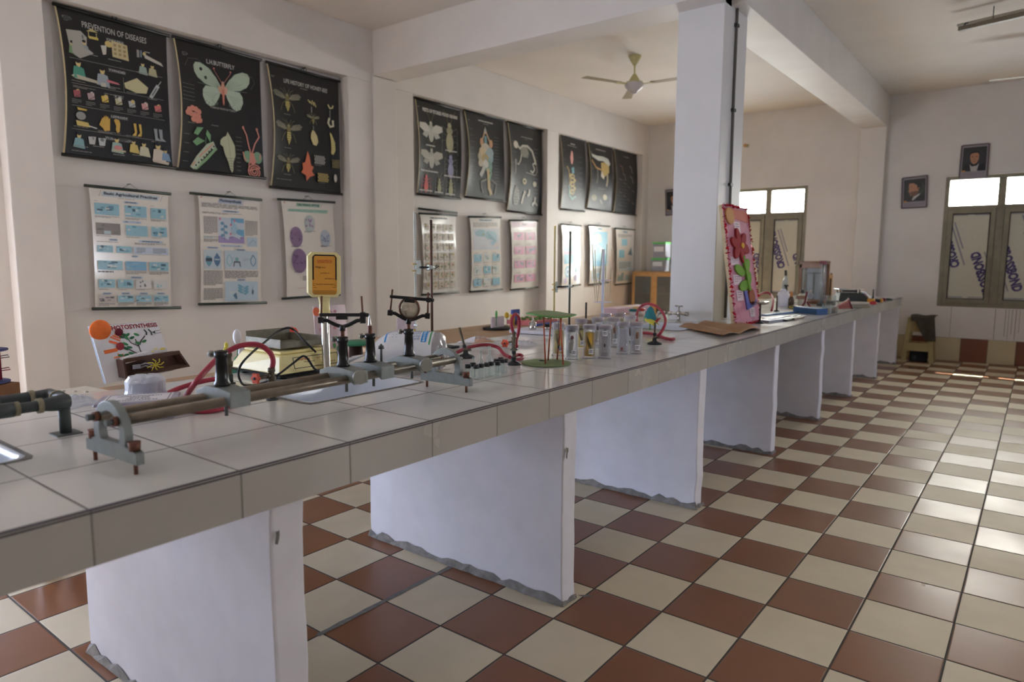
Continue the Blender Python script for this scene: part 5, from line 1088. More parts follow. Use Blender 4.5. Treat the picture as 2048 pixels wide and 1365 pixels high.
def gas_tap(label, b, h, wpos=None, wr=0.017):
    t = thing('gas_tap', label, 'gas tap', b)
    q = MB(); q.cyl((0, 0, 0), (0, 0, 0.035), 0.012, m_pvc, n=16); q.lathe((0, 0, 0), [(0, 0), (0.02, 0), (0.02, 0.004), (0.012, 0.006)], m_pvc, 16); q.build('riser', t)
    q = MB(); q.lathe((0, 0, 0.03), [(0.0095, 0), (0.0095, h*0.28), (0.013, h*0.3), (0.014, h*0.45), (0.0095, h*0.47), (0.0095, h*0.6), (0.012, h*0.62), (0.012, h*0.72), (0.008, h*0.74), (0.008, h-0.03), (0.0, h-0.03)], m_brass, 18); q.build('valve_body', t)
    if wpos is not None:
        wpos = Vector(wpos); a = Vector((0, 0, wpos.z)); d = (wpos-a).normalized()
        q = MB(); q.cyl(a, wpos, 0.006, m_brass, n=12); q.cyl(a + d*0.012, a + d*0.022, 0.0095, m_brass, n=12); q.build('spindle', t)
        q = MB(); wheel(q, wpos, d, wr, m_wheel); q.cyl(wpos + d*0.010, wpos + d*0.0135, 0.005, m_iron, n=10); q.build('hand_wheel', t, bevel=0.001)
    return t
gA = at(545, 800, z=ZT); wa = at(514, 757, x=gA.x+0.012) - gA
gas_tap('gas tap with an orange wheel standing behind the optical bench rods near the scale', gA, 0.105, wa, 0.0165)
gB = at(460, 768, z=ZT); gas_tap('tall dark gas tap behind the empty rider post', gB, 0.118)
gC = at(1028, 700, z=ZT); wc = at(1011, 687, x=gC.x+0.02) - gC
gas_tap('gas tap with an orange wheel under the red hose loop beside the glass vials', gC, 0.085, wc, 0.019)
def hose(label, pts, r=0.0085):
    o = Vector(pts[0]); q = MB(); q.tube(pts, r, m_hose, n=12, sub=6); ob_ = q.build('rubber_hose', loc=o, org=o)
    return tag(ob_, label, 'hose', 'red rubber hoses on the bench')
gt = gA + Vector((0, 0, 0.095))
hose('red rubber hose arching from the tap over to the labelled plastic box', [gt, at(546, 722, x=gA.x), at(540, 706, x=-0.93), at(522, 692, x=-0.94), at(500, 689, x=-0.95), at(472, 695, x=-0.96), at(440, 714, x=-0.95), at(412, 741, x=-0.93), at(390, 767, x=-0.91), at(373, 792, z=ZT+0.013), at(365, 806, z=ZT+0.010), at(376, 818, z=ZT+0.009), at(405, 823, z=ZT+0.009), at(440, 818, z=ZT+0.009), at(466, 806, z=ZT+0.009), at(476, 795, z=ZT+0.010)])
g2 = gB + Vector((-0.004, -0.012, 0.043))
hose('red rubber hose lying from the tall dark gas tap behind the stacked wrapped lids', [g2, at(440, 756, z=0.918), at(410, 762, z=0.910), at(380, 770, z=0.902), at(356, 778, z=0.893), at(338, 786, z=ZT+0.0085), at(320, 795, z=ZT+0.0085)])
def burner(label, b, h, lean=(0, 0, 1), r=0.036, tube_r=0.0055, port=None):
    t = thing('bunsen_burner', label, 'burner', b)
    q = MB(); q.lathe((0, 0, 0), [(0, 0), (r, 0), (r, 0.006), (r*0.75, 0.012), (r*0.34, 0.018), (0.012, 0.024), (0.011, 0.036), (0, 0.036)], m_iron, 28); q.build('base', t)
    d = Vector(lean).normalized(); s = Vector((0, 0, 0.030))
    q = MB(); q.lathe(s, [(0.0075, 0), (0.0075, 0.02), (tube_r, 0.024), (tube_r, h-0.03), (tube_r*0.75, h-0.03), (tube_r*0.7, h-0.06), (0, h-0.06)], m_brass, 16, axis=d); q.lathe(s + d*0.018, [(0.009, 0), (0.010, 0.002), (0.010, 0.013), (0.009, 0.015)], m_iron, 16, axis=d); q.build('burner_tube', t)
    if port is not None:
        q = MB(); q.cyl(s + d*0.008, s + d*0.008 + Vector(port)*0.03, 0.005, m_brass, n=10); q.build('gas_inlet', t)
    return t
bA = at(931.6, 716, z=ZT); ln = at(920, 661, y=bA.y-0.005) - (bA + Vector((0, 0, 0.03)))
burner('bunsen burner tilted to one side behind the grey round end stand', bA, 0.148, ln, 0.044, 0.0065, (1, 0.2, 0.1))
bB = at(1027.7, 730, z=ZT); burner('upright bunsen burner between the glass vials and the green disc model', bB, 0.148, (0, 0, 1), 0.031, 0.0058, (0.6, -0.6, 0))
bC = at(1309, 689, z=ZT); burner('upright bunsen burner standing alone beyond the specimen jars', bC, 0.122, (0, 0, 1), 0.04, 0.006, (0.8, 0.3, 0))
ht = gC + Vector((0, 0, 0.08))
hose('short red hose forming an upright loop over the orange-wheeled tap by the vials', [ht, at(1024, 656, x=gC.x), at(1023, 643, x=gC.x), at(1027, 632, x=gC.x), at(1032, 629, x=gC.x), at(1037, 634, x=gC.x-0.01), at(1039, 647, x=gC.x-0.02), at(1037, 664, x=gC.x-0.03), at(1034, 678, x=gC.x-0.035), at(1033, 694, z=ZT+0.02)])
hose('red hose running from the tilted burner toward the orange-wheeled tap', [at(907, 709, z=0.905), at(919, 703, z=0.912), at(932, 697, z=0.918), at(945, 693.5, z=0.920), at(962, 690.5, z=0.920), at(978, 690.5, z=0.915), at(990, 693, z=0.908), at(998, 697, z=0.90), at(1003, 703, z=0.893), at(1010, 710, z=0.893), at(1020, 715, z=0.90)])
hose('red hose end curled beside the upright burner at the vials', [at(1029, 713, z=0.895), at(1036, 710, z=0.895), at(1043, 711, z=0.893), at(1045, 716, z=0.891), at(1038, 719, z=0.891), at(1030, 719, z=0.893)], 0.0075)
hose('red hose arching high from the lone burner over the paper flower', [at(1316, 672, z=0.905), at(1322, 665, z=0.93), at(1329, 652, z=0.965), at(1331, 641, z=0.99), at(1328, 630, z=1.015), at(1320, 619, z=1.04), at(1309, 611, z=1.06), at(1296, 608, z=1.065), at(1284, 612, z=1.05), at(1276, 622, z=1.025), at(1273, 634, z=0.995), at(1274, 648, z=0.96)])
hose('red hose lying flat on the bench beyond the specimen jars', [at(1286, 666, z=ZT+0.009), at(1300, 667, z=ZT+0.009), at(1315, 671, z=ZT+0.009), at(1328, 676, z=ZT+0.009), at(1340, 679, z=ZT+0.009), at(1348, 678, z=ZT+0.009)])

# ================================================================== labelled box, wrapped lids, white trays
m_box = M('pale_plastic_box', (172, 166, 186), 0.3, var=0.02, coat=0.3)
m_wht = M('white_paper', (232, 230, 234), 0.6, var=0.02)
c0, c1, c2 = at(190, 849, z=ZT), at(352, 838, z=ZT), at(362, 820, z=ZT)
bxo = at(275, 842, z=ZT); ex = (c1-c0).normalized(); BL_ = 0.205; ey = Vector((-ex.y, ex.x, 0)); BWd = 0.135
bxc = c0 + ex*BL_*0.5 + ey*BWd*0.5
pbx = thing('plastic_box', 'pale plastic box with an upside-down printed white label, beside the pipe loop', 'box', bxc, math.atan2(ex.y, ex.x))
q = MB(); q.hexa([(-0.097, -0.062, 0), (0.097, -0.062, 0), (0.097, 0.062, 0), (-0.097, 0.062, 0), (-0.1, -0.065, 0.046), (0.1, -0.065, 0.046), (0.1, 0.065, 0.046), (-0.1, 0.065, 0.046)], m_box); q.build('tray', pbx, bevel=0.005)
q = MB(); q.cbox((0, 0, 0.051), (0.21, 0.138, 0.010), m_box); q.build('lid', pbx, bevel=0.004)
q = MB()
for k in range(6): q.ball((-0.08+0.032*k, -0.066, 0.018), 0.011, m_box, sc=(1, 0.25, 1))
q.build('cups', pbx)
q = MB(); lf = lambda u, v, h: Vector((-0.088+0.176*u, 0.058-0.116*v, 0.0562+h*0.4)); q.grid(lambda u, v: lf(u, v, 0), 1, 1, m_wht, False); a = Art(q, lf, 0.66, 0.5)
for p in ([(0.04, 0.05), (0.96, 0.05)], [(0.96, 0.05), (0.96, 0.95)], [(0.96, 0.95), (0.04, 0.95)], [(0.04, 0.95), (0.04, 0.05)]): a.line(p, 0.012, (70, 60, 90))
for t, v, w_ in (('PLANT TISSUE', 0.80, 0.30), ('CULTURE', 0.63, 0.18), ('KIT FOR', 0.46, 0.15), ('HYBRIDIZATION', 0.29, 0.33)): a.text(t, 0.5+w_, v+0.055, 0.5-w_, v-0.055, (60, 56, 84), 0.02)
q.build('label', pbx)
m_wrap = thin('plastic_wrap', (236, 238, 244), 0.42, 0.18); m_lid = M('white_lids', (222, 226, 236), 0.4, var=0.03)
wb = Vector(bxc) + ex*(-0.004) + ey*0.165; wb.z = ZT
lid_ = thing('wrapped_dishes', 'stack of white plastic dishes bundled in clear crinkled wrap behind the labelled box', 'dishes', wb)
for k in range(5):
    q = MB(); q.lathe((0, 0, 0.004+0.017*k), [(0, 0), (0.050, 0), (0.053, 0.002), (0.053, 0.013), (0.050, 0.015), (0, 0.014)], m_lid, 30); q.build('dish', lid_)
q = MB(); n = 34; V = []
prof = [(0.088, 0.001), (0.078, 0.010), (0.063, 0.022), (0.058, 0.050), (0.057, 0.078), (0.046, 0.093), (0.022, 0.096), (0.001, 0.095)]
for j, (r, z) in enumerate(prof):
    for i in range(n): t = 2*PI*i/n; k = 1 + (0.10 if j < 3 else 0.03)*math.sin(7*t+j) + 0.05*(random.random()-0.5); V.append((r*k*math.cos(t)*(1.15 if j < 2 else 1), r*k*math.sin(t), z + 0.004*random.random()))
q.add(V, [(j*n+i, j*n+(i+1) % n, (j+1)*n+(i+1) % n, (j+1)*n+i) for j in range(len(prof)-1) for i in range(n)], m_wrap, False); q.build('wrap', lid_)
wl_ = MB(); 
def crink(o, w, d, h, seed):
    rnd = random.Random(seed); G = {}
    def f_(u, v):
        k = (round(u*20), round(v*14)); e = math.sin(PI*u)*math.sin(PI*v)
        if k not in G: G[k] = rnd.random()
        return Vector((o[0]+(u-0.5)*w*(1+0.1*math.sin(9*v)), o[1]+(v-0.5)*d*(1+0.1*math.sin(8*u)), o[2]+0.002+h*e**0.7*(0.55+0.45*G[k])))
    return f_
cw = at(150, 808, z=ZT); q = MB(); q.grid(crink((0, 0, 0), 0.16, 0.13, 0.03, 3), 20, 14, m_wrap, False); o = q.build('plastic_wrap', loc=cw); tag(o, 'crumpled clear plastic wrap lying beside the labelled box on the bench', 'wrap')

# ================================================================== sample vials and small glassware
m_vcap = M('vial_cap', (24, 26, 30), 0.45, var=0.1, vs=200)
VP = [(935.7, 733), (946, 729.5), (952.6, 734), (962.5, 732), (973.5, 730), (982.5, 727.8), (993, 722), (995.5, 727.5), (1001.5, 719), (1005, 722.5), (1010.5, 722)]
VL = ['endmost glass vial with a black cap beside the grey end stand', 'glass vial with a black cap, behind the first two of the row', 'nearest glass vial with a worn black cap at the front of the row', 'fourth black-capped glass vial from the grey end stand', 'fifth black-capped glass vial from the grey end stand', 'sixth black-capped glass vial from the grey end stand', 'black-capped glass vial at the back of the row, fifth from the far end', 'front black-capped glass vial, fourth from the burner end', 'back black-capped glass vial, third from the burner end', 'black-capped glass vial, second from the burner end', 'last black-capped glass vial of the row beside the upright burner']
v0 = None
for (u, v), lb in zip(VP, VL):
    p = at(u, v, z=ZT+0.050); p.z = ZT
    if v0 is None:
        v0 = thing('glass_vial', lb, 'vial', p, 0, 'black-capped glass vials in a row')
        q = MB(); q.lathe((0, 0, 0), [(0, 0.001), (0.0095, 0.001), (0.0108, 0.003), (0.0108, 0.038), (0.0085, 0.042), (0.0085, 0.046)], m_glass, 18); q.build('glass_body', v0)
        q = MB(); q.lathe((0, 0, 0.043), [(0, 0), (0.0112, 0), (0.0115, 0.001), (0.0115, 0.0125), (0.0105, 0.0145), (0, 0.0145)], m_vcap, 20); q.build('cap', v0)
    else: dup(v0, p, None, lb)
for (u, v, h, lb) in ((947, 722, 0.044, 'short open glass tube standing behind the black-capped vials'), (962, 716, 0.060, 'narrow-necked small glass flask behind the black-capped vials'), (979, 712, 0.075, 'tallest narrow glass tube standing behind the black-capped vials')):
    p = at(u, v+14, z=ZT); t = thing('glass_tube', lb, 'glassware', p, 0, 'small glassware behind the vials')
    q = MB(); q.lathe((0, 0, 0), [(0, 0.001), (0.013, 0.001), (0.014, 0.006), (0.012, h*0.38), (0.0048, h*0.5), (0.0042, h), (0.0052, h+0.001)], m_glass, 16); q.build('glass_body', t)
    q = MB(); q.lathe((0, 0, h-0.003), [(0.0055, 0), (0.0062, 0.002), (0.0055, 0.005)], m_glass, 14); q.build('rim', t)

# clear packets behind the tilted burner
m_orn = M('orange_wrap', (206, 140, 62), 0.35, var=0.15, vs=25)
pc = at(962, 694, z=ZT); pk = thing('clear_packet', 'clear crinkled packet with a white label and orange contents behind the tilted burner', 'packet', pc, 0.62)
q = MB()
def pil(u, v, s=1.0): e = (math.sin(PI*u)**0.5)*(math.sin(PI*v)**0.5); return Vector(((u-0.5)*0.30, (v-0.5)*0.15, 0.002+0.055*e*s*(0.85+0.15*math.sin(11*u+5*v))))
q.grid(lambda u, v: pil(u, v), 24, 14, m_plastic, False); q.build('film', pk)
q = MB(); q.grid(lambda u, v: pil(0.34+0.40*u, 0.12+0.76*v, 0.92), 14, 10, m_orn); q.build('contents', pk)
q = MB(); q.grid(lambda u, v: pil(0.10+0.30*u, 0.14+0.72*v, 1.0)+Vector((0, 0, 0.002)), 8, 8, m_wht); q.build('paper_label', pk)
pc = at(1048, 690, z=ZT); q = MB(); q.grid(crink((0, 0, 0), 0.16, 0.10, 0.028, 9), 16, 10, m_wrap, False); o = q.build('clear_wrapper', loc=pc); tag(o, 'small crumpled clear wrapper behind the hose loop and orange wheel', 'wrapper')
# white sheet of instruments further back
m_paperw = M('white_sheet', (226, 228, 240), 0.55)
sc_ = at(1085, 672, z=ZT); q = MB(); q.cbox((0, 0, 0.012), (0.30, 0.22, 0.02), m_paperw); o = q.build('white_tray', bevel=0.003, loc=sc_ + Vector((-0.12, 0.12, 0)), rz=0.1); tag(o, 'flat white tray on the bench behind the green disc model', 'tray')
st_ = sc_ + Vector((-0.14, 0.09, 0.022))
bt = thing('chrome_lamp', 'small chrome spirit bottle with a nozzle on the flat white tray', 'bottle', st_)
q = MB(); q.lathe((0, 0, 0), [(0, 0), (0.022, 0), (0.023, 0.004), (0.022, 0.045), (0.012, 0.052), (0, 0.052)], m_chrome, 20); q.build('bottle_body', bt)
q = MB(); q.lathe((0, 0, 0.052), [(0.008, 0), (0.007, 0.012), (0.004, 0.014), (0.0035, 0.028), (0, 0.029)], m_chrome, 14); q.build('nozzle', bt)
for dx, dy, lb in ((0.075, 0.05, 'squat black-ringed metal weight on the white tray, nearer the hose loop'), (0.10, 0.11, 'squat black-ringed metal weight on the white tray, behind the red sticks')):
    t = thing('metal_weight', lb, 'weight', st_ + Vector((dx, dy, 0)), 0, 'metal weights on the white tray')
    q = MB(); q.lathe((0, 0, 0), [(0, 0), (0.022, 0), (0.022, 0.018), (0.018, 0.020), (0, 0.02)], m_chrome, 20); q.build('disc', t)
    q = MB(); q.lathe((0, 0, 0.02), [(0.019, 0), (0.02, 0.012), (0.012, 0.016), (0, 0.016)], m_blk, 18); q.build('ring', t)

# ================================================================== green disc model on red sticks
m_green = M('green_card', (122, 140, 96), 0.6, var=0.05); m_gredge = M('green_rim', (84, 150, 70), 0.5)
m_stick = M('red_stick', (176, 88, 66), 0.5, var=0.08, vs=80)
dl, dr = at(1045.5, 723, z=ZT+0.006), at(1140, 728, z=ZT+0.006); dc = (dl+dr)/2; dc.z = ZT; R_ = (dr-dl).length/2
gm = thing('disc_model', 'home-made model of two green card discs joined by red sticks', 'model', dc)
q = MB(); n = 48
q.lathe((0, 0, 0.002), [(0, 0), (R_, 0), (R_+0.0015, 0.002), (R_, 0.005), (0, 0.0055)], m_green, n); q.build('bottom_disc', gm)
tl_, tr_ = at(1070, 628, x=dc.x-0.09), at(1167, 630, x=dc.x+0.09)
tc_ = Vector((0.015, 0.015, hz(1118, 630, dc)-ZT)); RT_ = R_*1.02
q = MB(); V = []
for j in range(7):
    for i in range(n): t = 2*PI*i/n; r = RT_*j/6; x, y = r*math.cos(t), r*math.sin(t); V.append(tc_ + Vector((x, y, -0.04*x + 0.003*math.sin(3*t+0.6)*(r/RT_)**2)))
V2 = [p + Vector((0, 0, 0.005)) for p in V]
fs_ = [(j*n+i, j*n+(i+1) % n, (j+1)*n+(i+1) % n, (j+1)*n+i) for j in range(6) for i in range(n)]
q.add(V, fs_, m_green, True); q.add(V2, fs_, m_green, True); q.add(V[-n:]+V2[-n:], [(i, (i+1) % n, n+(i+1) % n, n+i) for i in range(n)], m_gredge, True); q.build('top_disc', gm)
for (ub, vb, ut, vt) in ((1091, 729, 1087, 633), (1096, 722, 1102, 634), (1127.5, 731, 1131, 636), (1121.5, 718, 1146, 637)):
    b = at(ub, vb, z=ZT+0.006) - dc; zz = tc_.z - 0.004; e = at(ut, vt, z=ZT+zz) - dc
    if e.xy.length > R_*0.9: e = Vector((e.x*R_*0.9/e.xy.length, e.y*R_*0.9/e.xy.length, e.z))
    if b.xy.length > R_*0.95: b = Vector((b.x*R_*0.95/b.xy.length, b.y*R_*0.95/b.xy.length, b.z))
    q = MB(); q.cyl(b, e, 0.0036, m_stick, n=12); q.build('stick', gm)
q = MB(); e = at(1117.5, 636, z=ZT+tc_.z-0.004) - dc; b = e + Vector((0, 0, -0.125)); q.cyl(e, b, 0.0009, m_blk, n=6); q.ball(b, 0.006, m_blk, sc=(0.7, 0.7, 1.5)); q.build('hanging_thread', gm)
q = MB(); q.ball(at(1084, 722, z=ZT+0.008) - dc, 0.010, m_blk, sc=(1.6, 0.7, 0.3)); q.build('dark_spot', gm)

# ================================================================== specimen jars
m_yel = thin('yellow_fluid', (226, 196, 90), 0.12, 0.05); m_yel2 = thin('pale_fluid', (232, 222, 170), 0.08, 0.05); m_clr = thin('clear_fluid', (238, 238, 238), 0.03, 0.05)
m_jlid = thin('jar_plastic', (206, 200, 206), 0.35, 0.12)
m_spec = M('specimen_brown', (92, 76, 60), 0.7, var=0.2, vs=90); m_specw = M('specimen_white', (214, 206, 184), 0.6, var=0.08, vs=60); m_speco = M('specimen_orange', (168, 100, 50), 0.6, var=0.2, vs=80)
JP = [(1117.5, 713, 'specimen jar of pale yellow fluid behind the red sticks', m_yel2, 'leaf', 'front'), (1145, 721, 'specimen jar holding a fat white grub with a red head', m_clr, 'grub', 'front'), (1180, 718.5, 'specimen jar of deep yellow fluid with a dark thin creature', m_yel, 'leaf', 'front'), (1211, 718.5, 'clear specimen jar with a black fly above a pale card', m_clr, 'fly', 'front'), (1247.5, 710, 'specimen jar with a tall white card strip and red mark', m_clr, 'card', 'front'), (1274.5, 709.5, 'specimen jar with an orange insect and pale label, last by the lone burner', m_clr, 'insect', 'front'),
      (1163, 700, 'specimen jar in the second row between the grub and the yellow jar', m_yel2, 'leaf', 'back'), (1196, 697, 'specimen jar in the second row behind the fly jar', m_clr, 'grub', 'back'), (1229, 696, 'specimen jar in the second row with a dark beetle', m_clr, 'insect', 'back'), (1212, 684, 'specimen jar in the third row, behind the fly jar and beside the iron rod', m_clr, 'leaf', 'back'), (1240, 682, 'specimen jar in the third row behind the white card jar', m_yel2, 'insect', 'back'), (1262, 690, 'specimen jar in the second row behind the white card and orange insect', m_clr, 'leaf', 'back')]
JH = 0.158; JR = 0.0285
for (u, v, lb, fluid, what, row) in JP:
    p = at(u, v, z=ZT) + Vector((-0.018, 0.022, 0)); t = thing('specimen_jar', lb, 'jar', p, 0, 'clear specimen jars on the bench')
    q = MB(); q.lathe((0, 0, 0), [(0, 0), (JR+0.004, 0), (JR+0.004, 0.005), (JR, 0.010), (JR, JH-0.016), (JR+0.001, JH-0.014)], m_plastic, 28); q.build('jar_body', t)
    q = MB(); q.lathe((0, 0, JH-0.018), [(JR+0.003, 0), (JR+0.004, 0.001), (JR+0.004, 0.018), (JR, 0.021), (0, 0.021)], m_jlid, 28); q.build('lid', t)
    q = MB(); q.lathe((0, 0, 0.012), [(0, 0), (JR-0.003, 0), (JR-0.003, JH-0.045), (0, JH-0.045)], fluid, 24); q.build('fluid', t)
    q = MB(); cdir = Vector((CAM.x-p.x, CAM.y-p.y, 0)).normalized(); cr = Vector((-cdir.y, cdir.x, 0))
    if what == 'grub': q.tube([cr*-0.004 + Vector((0, 0, 0.03)), cr*-0.009 + Vector((0, 0, 0.05)), cr*-0.007 + Vector((0, 0, 0.075)), cr*0.0 + Vector((0, 0, 0.092))], [0.010, 0.0145, 0.0145, 0.011], m_specw, n=14); q.ball(cr*0.001 + Vector((0, 0, 0.103)), 0.008, M('specimen_red', (120, 44, 44), 0.6), sc=(1, 1, 1.3))
    elif what == 'leaf': q.tube([cr*-0.012 + Vector((0, 0, 0.110)), cr*-0.008 + Vector((0, 0, 0.085)), cr*0.002 + Vector((0, 0, 0.055)), cr*0.008 + Vector((0, 0, 0.035))], [0.002, 0.0065, 0.0075, 0.003], m_spec, n=10)
    elif what == 'insect': q.ball(cr*0.003 + Vector((0, 0, 0.092)), 0.009, m_speco, sc=(0.8, 0.8, 2.0)); q.tube([cr*-0.008 + Vector((0, 0, 0.075)), Vector((0, 0, 0.092)), cr*0.010 + Vector((0, 0, 0.108))], 0.0012, m_speco, n=6)
    elif what == 'fly':
        q.prism([(-0.013, 0.028), (0.013, 0.028), (0.013, 0.118), (-0.013, 0.118)], cdir*0.004, cr, Z_, cdir*0.001, m_wht); q.ball(cdir*0.008 + Vector((0, 0, 0.062)), 0.005, m_blk, sc=(0.8, 0.8, 1.8)); q.ball(cdir*0.008 + cr*-0.014 + Vector((0, 0, 0.108)), 0.003, m_blk, sc=(1.5, 1.5, 0.7))
        for sg in (-1, 1): q.tube([cdir*0.008 + Vector((0, 0, 0.066)), cdir*0.008 + cr*sg*0.008 + Vector((0, 0, 0.062))], 0.0008, m_blk, n=5)
    elif what == 'card': q.prism([(-0.016, 0.016), (0.014, 0.016), (0.010, 0.128), (-0.019, 0.128)], cdir*0.006, cr, Z_, cdir*0.001, m_wht); q.prism([(-0.010, 0.018), (0.0, 0.018), (0.0, 0.034), (-0.010, 0.034)], cdir*0.0072, cr, Z_, cdir*0.0006, M('red_mark', (200, 60, 70), 0.5))
    q.build('specimen', t)
    if what not in ('card',):
        q = MB(); off = {'grub': 0.35, 'leaf': 0.3, 'fly': 0.0, 'insect': 0.2}[what]; z0 = 0.022 if what != 'fly' else 0.108
        V = []
        for j in range(2):
            for i in range(7): tt = off - 0.42 + 0.84*i/6; d = cdir*math.cos(tt) + cr*math.sin(tt); V.append(d*(JR+0.0006) + Vector((0, 0, z0 + 0.026*j)))
        q.add(V, [(i, i+1, 8+i, 7+i) for i in range(6)], m_wht, True)
        a = Art(q, lambda uu, vv, h: (cdir*math.cos(off-0.42+0.84*uu) + cr*math.sin(off-0.42+0.84*uu))*(JR+0.0006+h*0.3) + Vector((0, 0, z0+0.026*(1-vv))), 0.7); a.lines(0.15, 0.25, 0.85, 0.8, 2, (70, 74, 80), 0.5, 0.0)
        q.build('paper_label', t)

# ================================================================== burette stands, pipette stand
m_burclamp = M('pale_clamp', (196, 204, 200), 0.45, 0.2); m_rodrust = M('brown_rod', (92, 68, 58), 0.45, 0.4, var=0.15, vs=30); m_rodgr = M('green_grey_rod', (84, 92, 84), 0.4, 0.5)
m_cork = M('cork', (196, 168, 110), 0.8)
def burette_stand(label, top, x, bur, clampv, rod, tint):
    tp = at(*top, x=x); b = Vector((tp.x, tp.y, ZT)); t = thing('retort_stand', label, 'retort stand', b)
    q = MB(); q.cbox((0.0, 0.05, 0.006), (0.11, 0.20, 0.012), m_iron); q.build('base_plate', t, bevel=0.003)
    q = MB(); q.cyl((0, 0, 0.012), (0, 0, tp.z-ZT), 0.0068, rod, n=14); q.build('rod', t)
    d = at(bur[0], bur[1], x=x-0.0) - tp; d.z = 0; dl_ = d.length; d.normalize(); zc = hz(top[0]-2, clampv, b) - ZT
    q = MB(); q.cyl((0, 0, zc), d*(dl_-0.030) + Vector((0, 0, zc)), 0.0055, m_iron, n=10); q.cyl(-d*0.014 + Vector((0, 0, zc)), d*0.024 + Vector((0, 0, zc)), 0.011, m_burclamp, n=14)
    for k in range(3): q.tube([-d*0.014 + Vector((0, 0, zc)), -d*0.034 + Vector((0, 0.006*(k-1), zc+0.008*(k-1))), -d*0.05 + Vector((0, 0.004*k, zc+0.004))], 0.002, m_iron, n=6)
    q.build('boss_head', t)
    p = d*dl_; q = MB()
    for sg in (-1, 1):
        poly = [(-0.004, 0.0), (-0.04, 0.006*sg), (-0.034, 0.036*sg), (-0.018, 0.034*sg), (-0.010, 0.022*sg)]
        q.prism(poly, p + Vector((0, 0, zc)) + Vector((-d.y, d.x, 0))*-0.004, d, Z_, Vector((-d.y, d.x, 0))*0.008, m_burclamp)
    for sg in (-1, 1):
        q.cyl(p - d*0.012 + Vector((0, 0, zc+0.017*sg)), p + d*0.022 + Vector((0, 0, zc+0.017*sg)), 0.004, m_cork, n=10)
    q.build('burette_clamp', t, bevel=0.001)
    zt_ = hz(bur[0], bur[1], b + p) - ZT; zb = zt_ - 0.62
    bu = thing('burette', label.replace('retort stand holding', 'long glass').split(',')[0].replace('a burette', 'burette') + ' clamped to its stand', 'burette', b + p + Vector((0, 0, max(zb, 0.02))), 0, 'burettes in the retort stands')
    h = zt_ - max(zb, 0.02); q = MB(); q.lathe((0, 0, 0), [(0.0012, 0), (0.002, 0.05), (0.0045, 0.055), (0.0045, 0.075), (0.0058, 0.085), (0.0058, h-0.01), (0.0072, h)], tint, 14); q.build('glass_tube', bu)
    q = MB()
    for k in range(34): q.cyl((0, 0, 0.12+0.012*k), (0, 0, 0.1206+0.012*k), 0.0060, m_wht, n=12, caps=False)
    o = q.build('graduations', bu); o['kind'] = 'stuff'
    q = MB(); q.cyl((-0.012, 0, 0.064), (0.014, 0, 0.064), 0.0035, m_wht, n=10); q.cyl((0.014, -0.008, 0.064), (0.014, 0.008, 0.064), 0.003, m_wht, n=8); q.build('stopcock', bu)
    return t, bu
t1, u1 = burette_stand('retort stand holding a burette, brown rod, behind the cotton pack', (862, 440), -1.40, (829, 425), 535, m_rodrust, m_glass)
t2, u2 = burette_stand('retort stand holding a burette, grey-green rod, behind the green disc model', (1141, 463), -1.40, (1110, 452), 573, m_rodgr, thin('yellow_glass', (214, 202, 150), 0.3, 0.06))
u1['label'] = 'long clear glass burette clamped beside the brown rod'; u2['label'] = 'long yellowish glass burette clamped beside the grey-green rod'
m_pwht = M('white_stand_plastic', (214, 216, 232), 0.4, var=0.02)
rk = at(1206, 560, x=-1.40); rb = Vector((rk.x, rk.y, ZT)); ps = thing('pipette_stand', 'white rotary pipette stand with two thin round plates, behind the jars', 'pipette stand', rb)
zA, zB = hz(1206, 561, rb)-ZT, hz(1206, 605, rb)-ZT; zT2 = hz(1207, 500, rb)-ZT
q = MB(); q.lathe((0, 0, 0), [(0, 0), (0.07, 0), (0.07, 0.006), (0.03, 0.016), (0.009, 0.02), (0.009, zT2), (0.006, zT2+0.004), (0, zT2+0.004)], m_pwht, 26); q.build('post', ps)
for z, r in ((zA, 0.062), (zB, 0.066)):
    q = MB(); q.lathe((0, 0, z), [(0.009, 0), (r, 0), (r, 0.003), (0.012, 0.004)], m_pwht, 32); q.lathe((0, 0, z-0.008), [(0.009, 0), (0.015, 0.001), (0.015, 0.01), (0.009, 0.012)], m_pwht, 20); q.build('plate', ps)
pip = None
m_pip = thin('pipette_glass', (206, 196, 166), 0.5, 0.1)
for k, (ut, vt, ub) in enumerate(((1184.5, 488, 1189), (1190, 500, 1196), (1205, 499, 1197), (1214, 489, 1210), (1223.6, 498, 1218.7))):
    an = (2.6, 3.6, 4.6, 5.5, 0.3)[k]
    b = Vector((rb.x, rb.y, 0)) + (at(ub, 604, x=-1.40) - rk)*0.9 + Vector((0.012*math.sin(an), 0.012*math.cos(an), 0)); b.z = ZT + zB + 0.004
    e = at(ut, vt, y=b.y + (0.004 if k % 2 else -0.004)); q = MB()
    L_ = (e-b).length; q.lathe((0, 0, 0), [(0.001, 0), (0.0022, 0.03), (0.0028, L_*0.35), (0.0055, L_*0.42), (0.0055, L_*0.6), (0.003, L_*0.66), (0.003, L_)], m_pip, 12, axis=(e-b).normalized())
    o = q.build('pipette', loc=b); tag(o, ['glass pipette leaning outward, first in the white stand on the burette side', 'glass pipette in the white stand leaning in toward the post', 'glass pipette crossing close beside the white post', 'glass pipette just past the white post, leaning slightly', 'upright glass pipette at the far side of the white stand'][k], 'pipette', 'pipettes in the white stand')
sr = at(1186, 655, z=ZT); st = thing('iron_stub', 'short dark iron rod on a brown round base, behind the specimen jars', 'stand', sr + Vector((-0.15, 0.15, 0)))
q = MB(); q.lathe((0, 0, 0), [(0, 0), (0.07, 0), (0.072, 0.02), (0.06, 0.03), (0.02, 0.034), (0, 0.034)], M('brown_base', (128, 104, 84), 0.6), 26); q.build('base', st)
